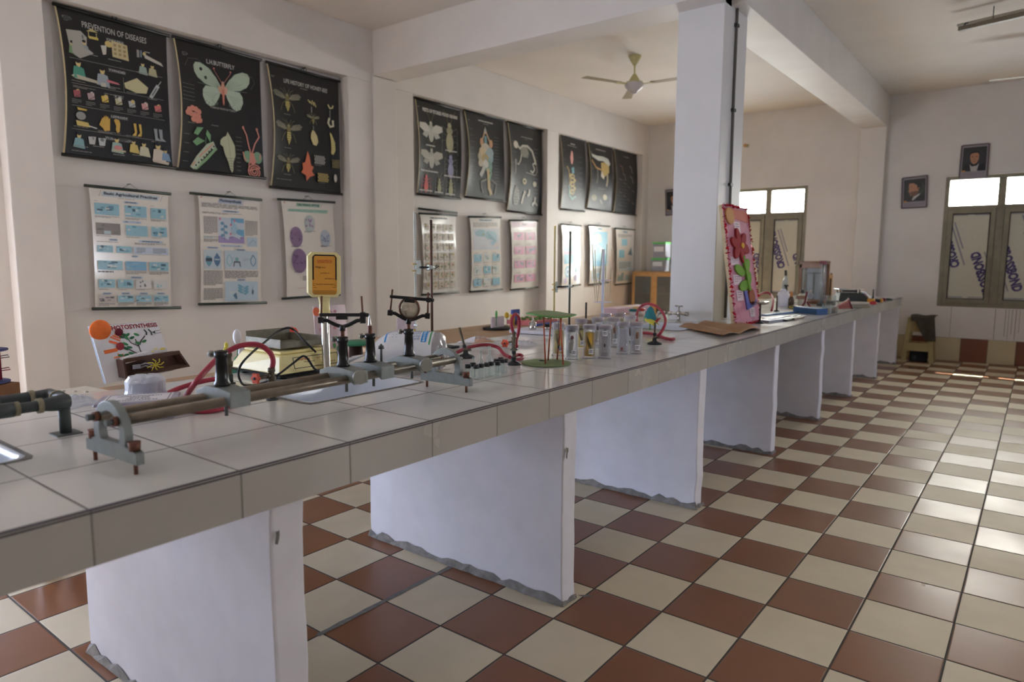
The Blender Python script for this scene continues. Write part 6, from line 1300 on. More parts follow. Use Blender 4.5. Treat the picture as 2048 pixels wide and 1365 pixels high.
q = MB(); q.cyl((0, 0, 0.034), (0, 0, 0.16), 0.007, m_iron, n=12); q.build('rod', st)

# ================================================================== things around the pillar
m_teal = M('teal_paper', (40, 124, 134), 0.6); m_ylw = M('yellow_paper', (216, 204, 80), 0.6); m_redp = M('red_paper', (170, 30, 44), 0.6); m_kraft = M('brown_paper', (160, 122, 86), 0.7, var=0.08, vs=12)
pf = at(1300, 664, z=ZT); fl = thing('paper_flower', 'teal and yellow folded paper flower with a red tip beside the lone burner', 'paper flower', pf + Vector((-0.05, 0.10, 0)))
q = MB(); q.lathe((0, 0, 0.06), [(0.045, 0), (0.04, 0.03), (0.02, 0.085), (0.002, 0.10)], m_teal, 7, smooth=False); q.build('bud', fl)
q = MB(); q.grid(lambda u, v: Vector((-0.02+0.09*u, -0.05+0.08*v-0.04*u, 0.07-0.03*u+0.02*math.sin(PI*v))), 6, 6, m_ylw); q.build('petal', fl, solid=0.002)
q = MB(); q.grid(lambda u, v: Vector((0.05+0.03*u, -0.06+0.06*v, 0.05+0.03*v+0.01*u)), 4, 4, m_redp); q.build('petal_tip', fl, solid=0.002)
q = MB(); q.cyl((0, 0, 0), (0, 0, 0.07), 0.004, m_gredge, n=8); q.build('stem', fl)
tb = at(1372, 634, y=2.955); wt = thing('water_tap', 'chrome laboratory water tap on a short pipe in front of the square pillar', 'tap', (tb.x, 2.82, ZT)); zt_ = 0.095
q = MB(); q.cyl((0, 0, 0), (0, 0, 0.055), 0.011, m_chrome, n=16); q.lathe((0, 0, 0), [(0, 0), (0.024, 0), (0.022, 0.006), (0.011, 0.010)], m_chrome, 18); q.lathe((0, 0, 0.05), [(0.010, 0), (0.018, 0.006), (0.018, 0.03), (0.010, 0.036), (0.006, 0.038), (0.006, 0.07), (0, 0.07)], m_chrome, 18); q.build('tap_body', wt)
q = MB(); q.cyl((-0.03, 0, 0.122), (0.03, 0, 0.122), 0.006, m_chrome, n=12); q.build('handle', wt)
q = MB(); q.cyl((-0.15, 0, 0.065), (0.055, 0, 0.065), 0.010, m_chrome, n=14)
for x in (-0.12, -0.07, 0.05): q.cyl((x-0.012, 0, 0.065), (x+0.012, 0, 0.065), 0.015, m_chrome, n=8, smooth=False)
q.cyl((0.055, 0, 0.065), (0.075, 0, 0.065), 0.017, m_chrome, n=16); q.build('side_pipe', wt)
q = MB(); q.tube([(-0.15, 0, 0.065), (-0.165, 0, 0.07), (-0.172, 0, 0.055), (-0.175, -0.02, 0.02), (-0.175, -0.03, 0.0)], 0.010, m_chrome); q.build('spout', wt)
# brown paper sheets
P_ = [at(*q_, z=ZT+0.012) for q_ in ((1357, 655), (1410, 648), (1486, 655), (1520, 661), (1512, 668), (1446, 676), (1392, 663))]
po = sum(P_, Vector())/len(P_); po.z = ZT
def quadsheet(A, B, C_, D_, hf): return lambda u, v: (A*(1-u)+B*u)*(1-v) + (D_*(1-u)+C_*u)*v + Vector((0, 0, hf(u, v)))
for lb, (A, B, C_, D_), hf in (('large curled brown paper sheet spread on the bench beside the pillar', ((1357, 655), (1412, 648), (1512, 662), (1446, 677)), lambda u, v: 0.004+0.020*abs(math.sin(2.2*PI*u*0.7+0.8*v))), ('second brown paper sheet lying under the pink board with a lifted dark edge', ((1440, 655), (1500, 649), (1521, 660), (1480, 668)), lambda u, v: 0.003+0.022*math.sin(PI*u)*0.8)):
    pts = [at(*z_, z=ZT+0.002) for z_ in (A, B, C_, D_)]; cc = sum(pts, Vector())/4
    q = MB(); q.grid(quadsheet(*[p-cc for p in pts], hf), 18, 10, m_kraft); o = q.build('brown_paper', solid=0.0015, loc=cc); tag(o, lb, 'paper', 'brown paper sheets by the pillar')
# pink flower board
m_pinkb = M('pink_cloth', (206, 140, 156), 0.7, var=0.06, vs=18); m_tins = M('red_tinsel', (196, 30, 50), 0.2, 0.5, var=0.5, vs=160); m_ply = M('plywood', (206, 186, 150), 0.7)
bl_, br_ = at(1470, 652, z=ZT+0.004), at(1520, 643, z=ZT+0.004); tl_, tr_ = at(1444, 409, y=bl_.y), at(1493, 419, y=br_.y)
fb = thing('flower_board', 'tall pink board with a felt flower and red tinsel edge leaning on the pillar', 'board', (bl_+br_)/2); o_ = (bl_+br_)/2
eu = ((br_-bl_)+(tr_-tl_)).normalized(); ev = ((tl_-bl_)+(tr_-br_)).normalized(); en = eu.cross(ev).normalized()
if en.x < 0: en = -en
Wb, Hb = (br_-bl_).length, ((tl_-bl_).length+(tr_-br_).length)/2
def bp(u, v, h): return (bl_*(1-u)+br_*u)*v + (tl_*(1-u)+tr_*u)*(1-v) - o_ + en*h
def slab_(mb, u0, v0, u1, v1, h0, h1, mat):
    c4 = ((u0, v1), (u1, v1), (u1, v0), (u0, v0)); mb.hexa([bp(u, v, h0) for u, v in c4] + [bp(u, v, h1) for u, v in c4], mat)
q = MB(); slab_(q, 0, 0, 1, 1, -0.025, 0.0, m_ply); slab_(q, 0.0, 0.0, 1, 1, 0.0, 0.004, m_pinkb); q.build('panel', fb)
q = MB(); random.seed(5)
for (a_, b_) in (((0, 0), (1, 0)), ((1, 0), (1, 1)), ((1, 1), (0, 1)), ((0, 1), (0, 0))):
    n = 60 if a_[0] == b_[0] else 24
    for k in range(n):
        t = k/n; u, v = a_[0]+(b_[0]-a_[0])*t, a_[1]+(b_[1]-a_[1])*t; c = bp(u, v, 0.006)
        d = Vector((random.uniform(-1, 1), random.uniform(-1, 1), random.uniform(-1, 1))).normalized()*0.016; e = Vector((random.uniform(-1, 1), random.uniform(-1, 1), random.uniform(-1, 1))).normalized()*0.010
        q.add([c-d-e, c+d-e*0.4, c+d*0.6+e, c-d+e], [(0, 1, 2, 3)], m_tins)
o = q.build('tinsel_edge', fb); o['kind'] = 'stuff'
def blob(name, mat, polys, h0=0.004, h1=0.018):
    q = MB()
    for P in polys:
        A = [bp(u, v, h0) for u, v in P]; B = [bp(u, v, h1) for u, v in P]; n = len(P)
        q.add(A+B, [list(range(n))[::-1], [n+i for i in range(n)]] + [(i, (i+1) % n, n+(i+1) % n, n+i) for i in range(n)], mat)
    return q.build(name, fb, bevel=0.003)
def oval(u, v, ru, rv, rot=0.0, n=16): return [(u + ru*math.cos(2*PI*i/n)*math.cos(rot) - rv*math.sin(2*PI*i/n)*math.sin(rot)*Hb/Wb, v + ru*math.cos(2*PI*i/n)*math.sin(rot)*Wb/Hb + rv*math.sin(2*PI*i/n)*math.cos(rot)) for i in range(n)]
blob('sun', M('felt_orange', (214, 160, 104), 0.8), [oval(0.19, 0.09, 0.16, 0.072)])
blob('title_card', M('card_orange', (206, 110, 90), 0.7), [[(0.36, 0.02), (0.97, 0.02), (0.97, 0.13), (0.36, 0.10)]], 0.004, 0.006)
m_fr = M('felt_red', (158, 48, 54), 0.85); pet = []
for k in range(6): an = 2*PI*k/6 + 0.3; pet.append(oval(0.46+0.20*math.cos(an), 0.335+0.068*math.sin(an), 0.15, 0.045, an))
blob('flower', m_fr, pet, 0.004, 0.022); blob('flower_centre', M('felt_yellow', (226, 170, 50), 0.8), [oval(0.52, 0.335, 0.06, 0.026)], 0.02, 0.028)
m_fg = M('felt_green', (122, 168, 62), 0.85)
blob('leaves', m_fg, [oval(0.36, 0.545, 0.19, 0.045, 0.25), oval(0.66, 0.51, 0.15, 0.050, -0.7), oval(0.46, 0.675, 0.19, 0.044, -0.15), oval(0.68, 0.62, 0.13, 0.048, -0.9)], 0.005, 0.016)
blob('flower_stem', m_fg, [[(0.50, 0.42), (0.56, 0.42), (0.68, 0.72), (0.60, 0.72)]], 0.004, 0.024)
blob('root', M('felt_brown', (156, 92, 62), 0.85), [oval(0.70, 0.775, 0.12, 0.07)], 0.004, 0.020)
blob('pot', M('felt_blue', (108, 114, 184), 0.85), [[(0.44, 0.72), (0.54, 0.72), (0.58, 0.83), (0.88, 0.80), (0.90, 0.845), (0.48, 0.885)]], 0.004, 0.016)
q = MB(); a = Art(q, bp, Hb/Wb, 0.6)
for (u0, v0, u1, v1) in ((0.36, 0.13, 0.60, 0.22), (0.08, 0.43, 0.40, 0.50), (0.10, 0.58, 0.42, 0.665), (0.16, 0.71, 0.42, 0.80), (0.60, 0.87, 0.80, 0.95)): a.rect(u0, v0, u1, v1, (222, 196, 204)); a.lines(u0+0.04, v0+0.015, u1-0.04, v1-0.015, 3, (150, 110, 124), 0.4)
for p in q.v: p += en*0.004
q.build('name_tags', fb)
# ================================================================== far end of the bench
random.seed(11)
m_bottle = M('white_bottle', (226, 222, 230), 0.35, var=0.02); m_bluebox = M('blue_box', (62, 100, 150), 0.5, var=0.03); m_wood = M('varnished_wood', (122, 78, 42), 0.35, var=0.15, vs=25, coat=0.3); m_woodl = M('pale_wood', (186, 144, 92), 0.5, var=0.12, vs=15); m_dgrey = M('dark_grey_plastic', (52, 56, 54), 0.5); m_silver = M('silver_panel', (196, 204, 210), 0.2, 0.8, var=0.0)
def lathe_thing(name, label, cat, p, parts, group=None):
    t = thing(name, label, cat, p, 0, group)
    for nm, z, prof, mat in parts:
        q = MB(); q.lathe((0, 0, z), prof, mat, 22); q.build(nm, t)
    return t
# small chrome dish on a stem by the pink board
p = at(1523, 648, z=ZT); zd = hz(1523, 611, p) - ZT
lathe_thing('chrome_dish', 'shallow chrome dish on a dark thin stem right behind the pink board', 'dish stand', p + Vector((-0.02, 0.02, 0)), [('stem', 0, [(0, 0), (0.035, 0), (0.03, 0.008), (0.006, 0.016), (0.008, 0.05), (0.0055, 0.06), (0.0055, zd), (0, zd)], m_iron), ('dish', zd, [(0, 0), (0.045, 0.004), (0.062, 0.02), (0.064, 0.026), (0.05, 0.026), (0, 0.012)], m_chrome)])
p = at(1541, 620, z=0.90)
hose('dark red hose arching beside the chrome dish behind the pink board', [at(1510, 604, z=0.97), at(1513, 596, z=1.0), at(1523, 588, z=1.03), at(1534, 585.5, z=1.04), at(1542, 590, z=1.02), at(1546, 600, z=0.985), at(1545.5, 612, z=0.94), at(1543, 622, z=0.90)], 0.010)
o_b = at(1541, 626, z=ZT); o_b2 = at(1553, 624, z=ZT)
lathe_thing('brass_burner', 'thin brass burner standing behind the blue scissors on the bench', 'burner', o_b2, [('base', 0, [(0, 0), (0.03, 0), (0.02, 0.012), (0.008, 0.02), (0, 0.02)], m_iron), ('tube', 0.02, [(0.007, 0), (0.009, 0.04), (0.006, 0.13), (0, 0.13)], m_brass)])
# white bottles
p = at(1565, 613, z=ZT); lathe_thing('white_bottle', 'broad white plastic bottle with a narrow cap, in front of the microscope', 'bottle', p, [('body', 0, [(0, 0), (0.052, 0), (0.055, 0.01), (0.055, 0.125), (0.045, 0.145), (0.028, 0.15), (0, 0.15)], m_bottle), ('cap', 0.15, [(0.028, 0), (0.028, 0.026), (0, 0.027)], m_bottle)], 'reagent bottles on the far bench')
p = at(1580, 614, z=ZT); lathe_thing('white_bottle', 'narrow white bottle tucked behind the broad white bottle', 'bottle', p + Vector((-0.06, 0.06, 0)), [('body', 0, [(0, 0), (0.035, 0), (0.037, 0.01), (0.037, 0.12), (0.02, 0.14), (0, 0.14)], m_bottle), ('cap', 0.14, [(0.02, 0), (0.02, 0.02), (0, 0.02)], m_bottle)], 'reagent bottles on the far bench')
p = at(1604, 612, z=ZT); lathe_thing('reagent_bottle', 'grey-white reagent bottle with a dark cap in front of the wooden glass case', 'bottle', p, [('body', 0, [(0, 0), (0.044, 0), (0.046, 0.008), (0.046, 0.10), (0.03, 0.125), (0.018, 0.13), (0, 0.13)], M('frosted_bottle', (196, 192, 176), 0.35)), ('cap', 0.13, [(0.022, 0), (0.022, 0.035), (0, 0.036)], m_dgrey)], 'reagent bottles on the far bench')
p = at(1592, 616, z=ZT); lathe_thing('small_bottle', 'small orange-capped brown bottle between the white and grey bottles', 'bottle', p + Vector((-0.05, 0.0, 0)), [('body', 0, [(0, 0), (0.028, 0), (0.028, 0.09), (0.014, 0.11), (0, 0.11)], M('brown_glass', (86, 66, 50), 0.2)), ('cap', 0.11, [(0.017, 0), (0.012, 0.05), (0, 0.055)], M('orange_cap', (196, 130, 76), 0.5))], 'reagent bottles on the far bench')
# microscope
p = at(1588, 606, z=ZT); ms = thing('microscope', 'white microscope with a dark eyepiece standing behind the white bottles', 'microscope', p + Vector((0.0, -0.35, 0)), 0.5)
m_mic = M('microscope_grey', (190, 192, 186), 0.35)
q = MB(); q.cbox((0, 0, 0.018), (0.16, 0.20, 0.035), m_mic); q.build('foot', ms, bevel=0.008)
q = MB(); q.tube([(0.0, 0.07, 0.03), (0.0, 0.085, 0.10), (0, 0.08, 0.18), (0, 0.04, 0.25), (0, 0.0, 0.27)], [0.022, 0.024, 0.024, 0.022, 0.018], m_mic, n=12, sub=4); q.build('arm', ms)
q = MB(); q.cyl((0, -0.03, 0.20), (0, 0.01, 0.30), 0.018, m_mic, n=14); q.cyl((0, 0.01, 0.30), (0, 0.035, 0.36), 0.013, m_dgrey, n=14); q.build('eyepiece', ms)
q = MB(); q.cyl((0, -0.04, 0.14), (0, -0.03, 0.20), 0.012, m_dgrey, n=12); q.cyl((0, -0.03, 0.195), (0, -0.03, 0.21), 0.024, m_dgrey, n=16); q.build('objective', ms)
q = MB(); q.cbox((0, -0.03, 0.125), (0.11, 0.11, 0.012), m_dgrey); q.build('stage', ms)
q = MB(); q.cyl((0.02, 0.085, 0.09), (0.05, 0.085, 0.09), 0.02, m_dgrey, n=16); q.cyl((-0.05, 0.085, 0.09), (-0.02, 0.085, 0.09), 0.02, m_dgrey, n=16); q.build('focus_knobs', ms)
# physical balance in its glazed case
pl_, pr_ = at(1600, 607, z=ZT), at(1654, 607, z=ZT); 
cw_ = 0.44; bcx = Vector((-0.97, 6.15, ZT)); bcx = (at(1601, 604, y=6.0)+at(1651, 604, y=6.0))/2; bcx.z = ZT; cw_ = (at(1651, 604, y=6.0)-at(1601, 604, y=6.0)).length
hc = hz(1620, 523, bcx) - ZT
bc = thing('balance_case', 'tall wooden glazed case holding a pan balance, at the far bench', 'balance', bcx, 0)
q = MB(); d_ = 0.22; w2 = cw_/2; q.box((-w2, -d_/2, 0), (w2, d_/2, 0.045), m_wood); q.box((-w2, -d_/2, hc-0.03), (w2, d_/2, hc), m_wood)
for sx in (-1, 1):
    for sy in (-1, 1): q.cbox((sx*(w2-0.014), sy*(d_/2-0.014), hc/2), (0.028, 0.028, hc), m_wood)
q.box((-w2, -d_/2, hc-0.075), (w2, -d_/2+0.02, hc-0.03), m_wood); q.build('frame', bc, bevel=0.003)
q = MB(); q.box((-w2+0.028, -d_/2+0.006, 0.045), (w2-0.028, -d_/2+0.009, hc-0.075), thin('case_glass', (226, 232, 232), 0.12, 0.03)); q.build('front_pane', bc)
q = MB(); q.box((-w2+0.028, d_/2-0.009, 0.045), (w2-0.028, d_/2-0.006, hc-0.03), m_bottle); q.build('back_board', bc)
q = MB(); q.cyl((0, 0, 0.045), (0, 0, hc-0.12), 0.011, m_brass, n=12); q.cyl((-0.10, 0, hc-0.13), (0.10, 0, hc-0.13), 0.006, m_brass, n=8); q.build('pillar_and_beam', bc)
for sx in (-1, 1):
    q = MB(); q.tube([(sx*0.095, 0, hc-0.13), (sx*0.12, 0, 0.12), (sx*0.07, 0, 0.12), (sx*0.095, 0, hc-0.13)], 0.002, m_brass, n=6); q.lathe((sx*0.095, 0, 0.10), [(0, 0), (0.035, 0.004), (0.04, 0.014), (0, 0.008)], m_brass, 18); q.build('pan', bc)
# wooden framed model with posts in front of it: red-topped clear tower
tw = at(1642, 612, z=ZT); ht_ = hz(1645, 522, tw) - ZT; t = thing('tube_tower', 'tall clear square tower with a dark red cap beside the wooden case', 'apparatus', tw)
q = MB()
for sx in (-1, 1):
    for sy in (-1, 1): q.cbox((sx*0.026, sy*0.026, ht_/2), (0.006, 0.006, ht_), m_plastic)
q.build('corner_rods', t); q = MB(); q.cbox((0, 0, ht_-0.018), (0.064, 0.064, 0.036), M('dark_red', (112, 30, 44), 0.4)); q.build('red_cap', t)
q = MB(); q.cyl((0, 0, 0.02), (0, 0, ht_-0.03), 0.014, M('steel_grey', (160, 164, 168), 0.3, 0.5), n=16); q.build('inner_tube', t); q = MB(); q.cbox((0, 0, 0.01), (0.07, 0.07, 0.02), m_dgrey); q.build('base', t, bevel=0.002)
pw = at(1655, 606, z=ZT); t = thing('wooden_upright', 'thin wooden upright with a dark strip, past the red-capped tower', 'apparatus', pw + Vector((0, 0.1, 0)))
q = MB(); q.cbox((0, 0, 0.01), (0.10, 0.12, 0.02), m_woodl); q.build('base', t, bevel=0.002); q = MB(); q.cbox((0, 0, 0.165), (0.03, 0.03, 0.29), m_woodl); q.cbox((0.0, -0.016, 0.16), (0.016, 0.004, 0.22), m_blk); q.build('post', t); q = MB(); q.ball((0, 0, 0.32), 0.012, m_wood); q.build('knob', t)
# blue box, glass cup, dark weighing scale and the rest
b1_, b2_ = at(1600, 626, z=ZT), at(1648, 631, z=ZT); bb_ = (b1_+b2_)/2; q = MB(); q.cbox((0, 0, 0.026), ((b2_-b1_).length, 0.12, 0.052), m_bluebox); o = q.build('blue_box', bevel=0.003, loc=bb_ + Vector((-0.03, 0.06, 0)), rz=math.atan2((b2_-b1_).y, (b2_-b1_).x)); tag(o, 'small blue box lying in front of the wooden glazed case', 'box')
rt = at(1618, 620, z=ZT) + Vector((-0.06, 0.10, 0)); t = thing('red_stand', 'dark red curled stand holding a small clear bulb, behind the blue box', 'apparatus', rt)
q = MB(); q.tube([(-0.05, 0, 0.0), (-0.03, 0, 0.03), (-0.01, 0, 0.06), (0.0, 0, 0.12), (0.01, 0, 0.17)], 0.010, M('dark_red', (112, 30, 44), 0.4), sub=4); q.tube([(0.06, 0, 0), (0.04, 0, 0.03), (0.01, 0, 0.07)], 0.009, M('dark_red', (112, 30, 44), 0.4)); q.build('curved_legs', t)
q = MB(); q.ball((0.04, 0, 0.13), 0.03, m_plastic); q.cyl((0.04, 0, 0.155), (0.04, 0, 0.185), 0.008, m_chrome, n=10); q.build('bulb', t); q = MB(); q.cbox((-0.045, 0, 0.11), (0.08, 0.03, 0.035), m_wood); q.build('wood_block', t)
for (u, v, r, h, lb) in ((1656, 629, 0.038, 0.085, 'clear glass beaker next to the blue box end'), (1671, 628, 0.034, 0.06, 'shallower clear glass beaker, second from the blue box'), (1664, 611, 0.05, 0.10, 'wide clear jar with brown contents behind the beakers')):
    p = at(u, v, z=ZT); t = thing('glass_beaker', lb, 'beaker', p + Vector((-0.02, 0.03, 0)), 0, 'glassware at the far end of the bench')
    q = MB(); q.lathe((0, 0, 0), [(0, 0.001), (r, 0.001), (r, h), (r+0.003, h+0.002)], m_glass, 22); q.build('glass_body', t); q = MB(); q.lathe((0, 0, 0.004), [(0, 0), (r-0.003, 0), (r-0.003, h*0.4), (0, h*0.4)], m_spec if r > 0.045 else m_clr, 20); q.build('contents', t)
s1, s2 = at(1672, 604, z=ZT), at(1738, 605, z=ZT); so = (s1+s2)/2; wsc = (s2-s1).length
t = thing('platform_scale', 'dark grey platform scale with a steel pan and silver display, far end of bench', 'scale', so, math.atan2((s2-s1).y, (s2-s1).x))
q = MB(); q.hexa([(-wsc/2, -0.11, 0.012), (wsc/2, -0.11, 0.012), (wsc/2, 0.13, 0.012), (-wsc/2, 0.13, 0.012), (-wsc/2+0.02, -0.09, 0.105), (wsc/2-0.10, -0.09, 0.105), (wsc/2-0.10, 0.11, 0.105), (-wsc/2+0.02, 0.11, 0.105)], m_dgrey); q.build('body', t, bevel=0.006)
q = MB(); q.hexa([(wsc/2-0.095, -0.105, 0.105), (wsc/2-0.01, -0.105, 0.02), (wsc/2-0.01, 0.11, 0.02), (wsc/2-0.095, 0.11, 0.105), (wsc/2-0.085, -0.11, 0.125), (wsc/2+0.02, -0.11, 0.02), (wsc/2+0.02, 0.11, 0.02), (wsc/2-0.085, 0.11, 0.125)], m_silver); q.build('display', t, bevel=0.004)
q = MB(); q.cbox((-0.05, 0.0, 0.15), (0.26, 0.2, 0.006), m_silver)
for sx in (-1, 1):
    for sy in (-1, 1): q.cyl((-0.05+sx*0.10, sy*0.07, 0.105), (-0.05+sx*0.10, sy*0.07, 0.15), 0.008, m_steel, n=10)
q.cbox((-0.05, 0.0, 0.125), (0.16, 0.12, 0.02), m_dgrey); q.build('pan', t)
for sx, sy in ((-1, -1), (1, -1), (-1, 1), (1, 1)): q = MB(); q.cyl((sx*(wsc/2-0.04), sy*0.08+0.01, 0), (sx*(wsc/2-0.04), sy*0.08+0.01, 0.014), 0.014, m_blk, n=12); q.build('foot', t)
fr = at(1662, 604, z=ZT+0.10); t = thing('pink_funnel', 'translucent pink funnel lying tilted behind the dark platform scale', 'funnel', Vector((fr.x, fr.y+0.05, ZT)))
q = MB(); q.lathe((0, 0, 0.03), [(0.006, 0), (0.012, 0.04), (0.045, 0.15), (0.05, 0.155)], thin('pink_plastic', (214, 150, 150), 0.5, 0.2), 20, axis=(0.9, 0.2, 0.35)); q.lathe((0.14, 0.03, 0.085), [(0.047, -0.004), (0.054, 0), (0.054, 0.008), (0.047, 0.01)], M('dark_red', (112, 30, 44), 0.4), 22, axis=(0.9, 0.2, 0.35)); q.build('cone', t); q = MB(); q.cbox((0, 0, 0.02), (0.09, 0.07, 0.04), M('amber_block', (150, 100, 40), 0.4)); q.build('rest_block', t)
d1, d2 = at(1688, 617, z=ZT), at(1738, 616, z=ZT); dd = (d1+d2)/2; t = thing('covered_dish', 'low clear oblong dish with a rounded lid in front of the platform scale', 'dish', dd + Vector((-0.04, 0.06, 0)), math.atan2((d2-d1).y, (d2-d1).x))
def rbox(mb, w, d, z0, z1, r, mat):
    P = []
    for q_ in range(4):
        ox, oy = (w/2-r)*(1, -1, -1, 1)[q_], (d/2-r)*(1, 1, -1, -1)[q_]
        for i in range(6): tt = PI/2*q_ + PI/2*i/5; P.append((ox+r*math.cos(tt), oy+r*math.sin(tt)))
    mb.prism(P, (0, 0, z0), (1, 0, 0), (0, 1, 0), (0, 0, z1-z0), mat, True)
q = MB(); rbox(q, 0.30, 0.17, 0, 0.028, 0.035, thin('dish_glass', (206, 200, 180), 0.35, 0.1)); q.build('tray', t); q = MB(); rbox(q, 0.29, 0.16, 0.029, 0.055, 0.045, M('dish_lid', (190, 182, 172), 0.25)); q.build('lid', t, bevel=0.008)
for (u, v, c, lb, s_) in ((1742, 607, (226, 160, 60), 'small orange toolbox piece beside the silver display', (0.07, 0.05, 0.05)), (1746, 609, (196, 44, 50), 'small red block in front of the black rod', (0.06, 0.05, 0.03)), (1752, 605, (30, 32, 44), 'small black block between the red and yellow pieces', (0.08, 0.05, 0.035)), (1760, 605, (220, 160, 50), 'small yellow block on the bench end', (0.05, 0.05, 0.04)), (1766, 602, (120, 40, 50), 'small dark red block behind the yellow piece', (0.06, 0.05, 0.03)), (1776, 601, (52, 76, 70), 'small flat green case nearest the bench end', (0.10, 0.08, 0.02))):
    p = at(u, v, z=ZT); q = MB(); q.cbox((0, 0, s_[2]/2), s_, M('piece_%d_%d_%d' % c, c, 0.45)); q.cbox((0, 0, s_[2]+0.003), (s_[0]*0.5, s_[1]*0.5, 0.006), m_dgrey); o = q.build('instrument_piece', bevel=0.003, loc=p, rz=random.uniform(-0.4, 0.4)); tag(o, lb, 'instrument', 'small coloured pieces at the bench end')
p = at(1745.5, 603, z=ZT); q = MB(); q.cyl((0, 0, 0), (0, 0, hz(1745.5, 579, p)-ZT), 0.008, m_blk, n=10); q.lathe((0, 0, 0), [(0, 0), (0.03, 0), (0.025, 0.012), (0.008, 0.014)], m_blk, 16); o = q.build('black_rod', loc=p); tag(o, 'short upright black rod near the end of the bench', 'rod')
# instruments lying beyond the pink board
for (A, B, w_, h_, c, lb, nm) in (((1527, 632), (1590, 626), 0.05, 0.012, (52, 96, 150), 'blue handled scissors case lying beside the thin brass burner', 'pencil_case'), ((1583, 617), (1620, 621), 0.07, 0.03, (92, 98, 80), 'olive and yellow striped box behind the steel instruments', 'striped_box'), ((1530, 640), (1608, 634), 0.06, 0.012, (196, 186, 190), 'long pale steel rule tray lying across the bench', 'steel_tray'), ((1528, 646), (1566, 641), 0.08, 0.02, (176, 178, 190), 'pale grey flat case nearest the bench edge', 'grey_case'), ((1566, 643), (1582, 640), 0.06, 0.016, (60, 58, 60), 'dark caliper tool beside the pale grey case', 'caliper'), ((1583, 641), (1603, 637), 0.05, 0.018, (136, 122, 112), 'brown grey slide block past the dark caliper', 'slide_block')):
    a_, b_ = at(*A, z=ZT), at(*B, z=ZT); c_ = (a_+b_)/2; ln_ = (b_-a_).length
    t = thing(nm, lb, 'instrument', c_, math.atan2((b_-a_).y, (b_-a_).x)); q = MB(); q.cbox((0, 0, h_/2), (ln_, w_, h_), M('inst_%d_%d_%d' % c, c, 0.35, 0.2 if c[0] > 130 else 0.0)); q.build('body', t, bevel=0.003)
    q = MB()
    if nm == 'striped_box': q.cbox((0, -w_/2-0.001, h_*0.5), (ln_*0.96, 0.002, h_*0.4), M('stripe_yellow', (206, 180, 60), 0.5))
    else: q.cbox((ln_*0.1, 0, h_+0.003), (ln_*0.7, w_*0.3, 0.006), m_silver)
    q.build('strip', t)

# ================================================================== wooden tables behind the bench and the models on them
m_table = M('table_wood', (176, 142, 108), 0.45, var=0.10, vs=6)
TABS = ((-0.97, 0.96, -2.34, -1.72), (1.0, 2.9, -2.95, -1.75), (2.95, 4.75, -2.78, -1.75))
for (y0, y1, TX0, TX1), lb in zip(TABS, ('narrow pale wooden table behind the bench, under the photosynthesis model', 'wide pale wooden table behind the bench, under the black tray model', 'wide pale wooden table behind the bench, under the pink box')):
    t = thing('wooden_table', lb, 'table', ((TX0+TX1)/2, (y0+y1)/2, 0), 0, 'wooden tables behind the bench'); L2 = (y1-y0)/2; wx = (TX1-TX0)/2
    q = MB(); q.box((-wx, -L2, ZW-0.03), (wx, L2, ZW), m_table); q.build('table_top', t, bevel=0.004)
    q = MB(); q.box((-wx+0.05, -L2+0.05, ZW-0.13), (wx-0.05, -L2+0.075, ZW-0.03), m_table); q.box((-wx+0.05, L2-0.075, ZW-0.13), (wx-0.05, L2-0.05, ZW-0.03), m_table); q.build('apron', t)
    for sx in (-1, 1):
        for sy in (-1, 1): q = MB(); q.cbox((sx*(wx-0.06), sy*(L2-0.06), (ZW-0.03)/2), (0.055, 0.055, ZW-0.03), m_table); q.build('leg', t)
t = thing('wooden_table', 'small wooden table carrying the cardboard box and red-framed model', 'table', (-2.42, -1.36, 0), 0, 'wooden tables behind the bench')
q = MB(); q.box((-0.30, -0.36, ZW-0.03), (0.30, 0.36, ZW), m_table); q.build('table_top', t, bevel=0.004)
for sx in (-1, 1):
    for sy in (-1, 1): q = MB(); q.cbox((sx*0.25, sy*0.31, (ZW-0.03)/2), (0.05, 0.05, ZW-0.03), m_table); q.build('leg', t)
# photosynthesis board with its tray
XB = -2.20
b0, b1_, t0_, t1_ = at(212, 768, x=XB), at(349, 741, x=XB), at(179, 653, x=XB-0.10), at(313, 643, x=XB-0.10)
b0.z = max(b0.z, ZW+0.001); pbd = thing('photosynthesis_model', 'white board model headed PHOTOSYNTHESIS with an orange sun and brown trough', 'model', Vector((XB, (b0.y+b1_.y)/2, ZW)))
og = Vector(pbd.location)
def pf_(u, v, h): 
    p = (b0*(1-u)+b1_*u)*v + (t0_*(1-u)+t1_*u)*(1-v); return p - og + Vector((1, 0, 0.05))*h
q = MB()
for h0, h1, mat in ((-0.022, 0.0, M('dark_board_edge', (30, 30, 36), 0.6)), (0.0, 0.002, m_wht)):
    q.hexa([pf_(0, 1, h0), pf_(1, 1, h0), pf_(1, 0, h0), pf_(0, 0, h0), pf_(0, 1, h1), pf_(1, 1, h1), pf_(1, 0, h1), pf_(0, 0, h1)], mat)
a = Art(q, lambda u, v, h: pf_(u, v, h+0.002), 0.8, 0.6)
a.text('PHOTOSYNTHESIS', 0.245, 0.105, 0.985, 0.02, (150, 40, 50), 0.03, 0.1) if False else a.text('PHOTOSYNTHESIS', 0.245, 0.02, 0.985, 0.105, (150, 40, 50), 0.03)
a.line([(0.20, 0.29), (0.31, 0.345)], 0.035, (236, 110, 70))
for k in range(3): a.line([(0.235+0.035*k, 0.215-0.02*k), (0.36+0.02*k, 0.305-0.04*k)], 0.025, (236, 120, 76))
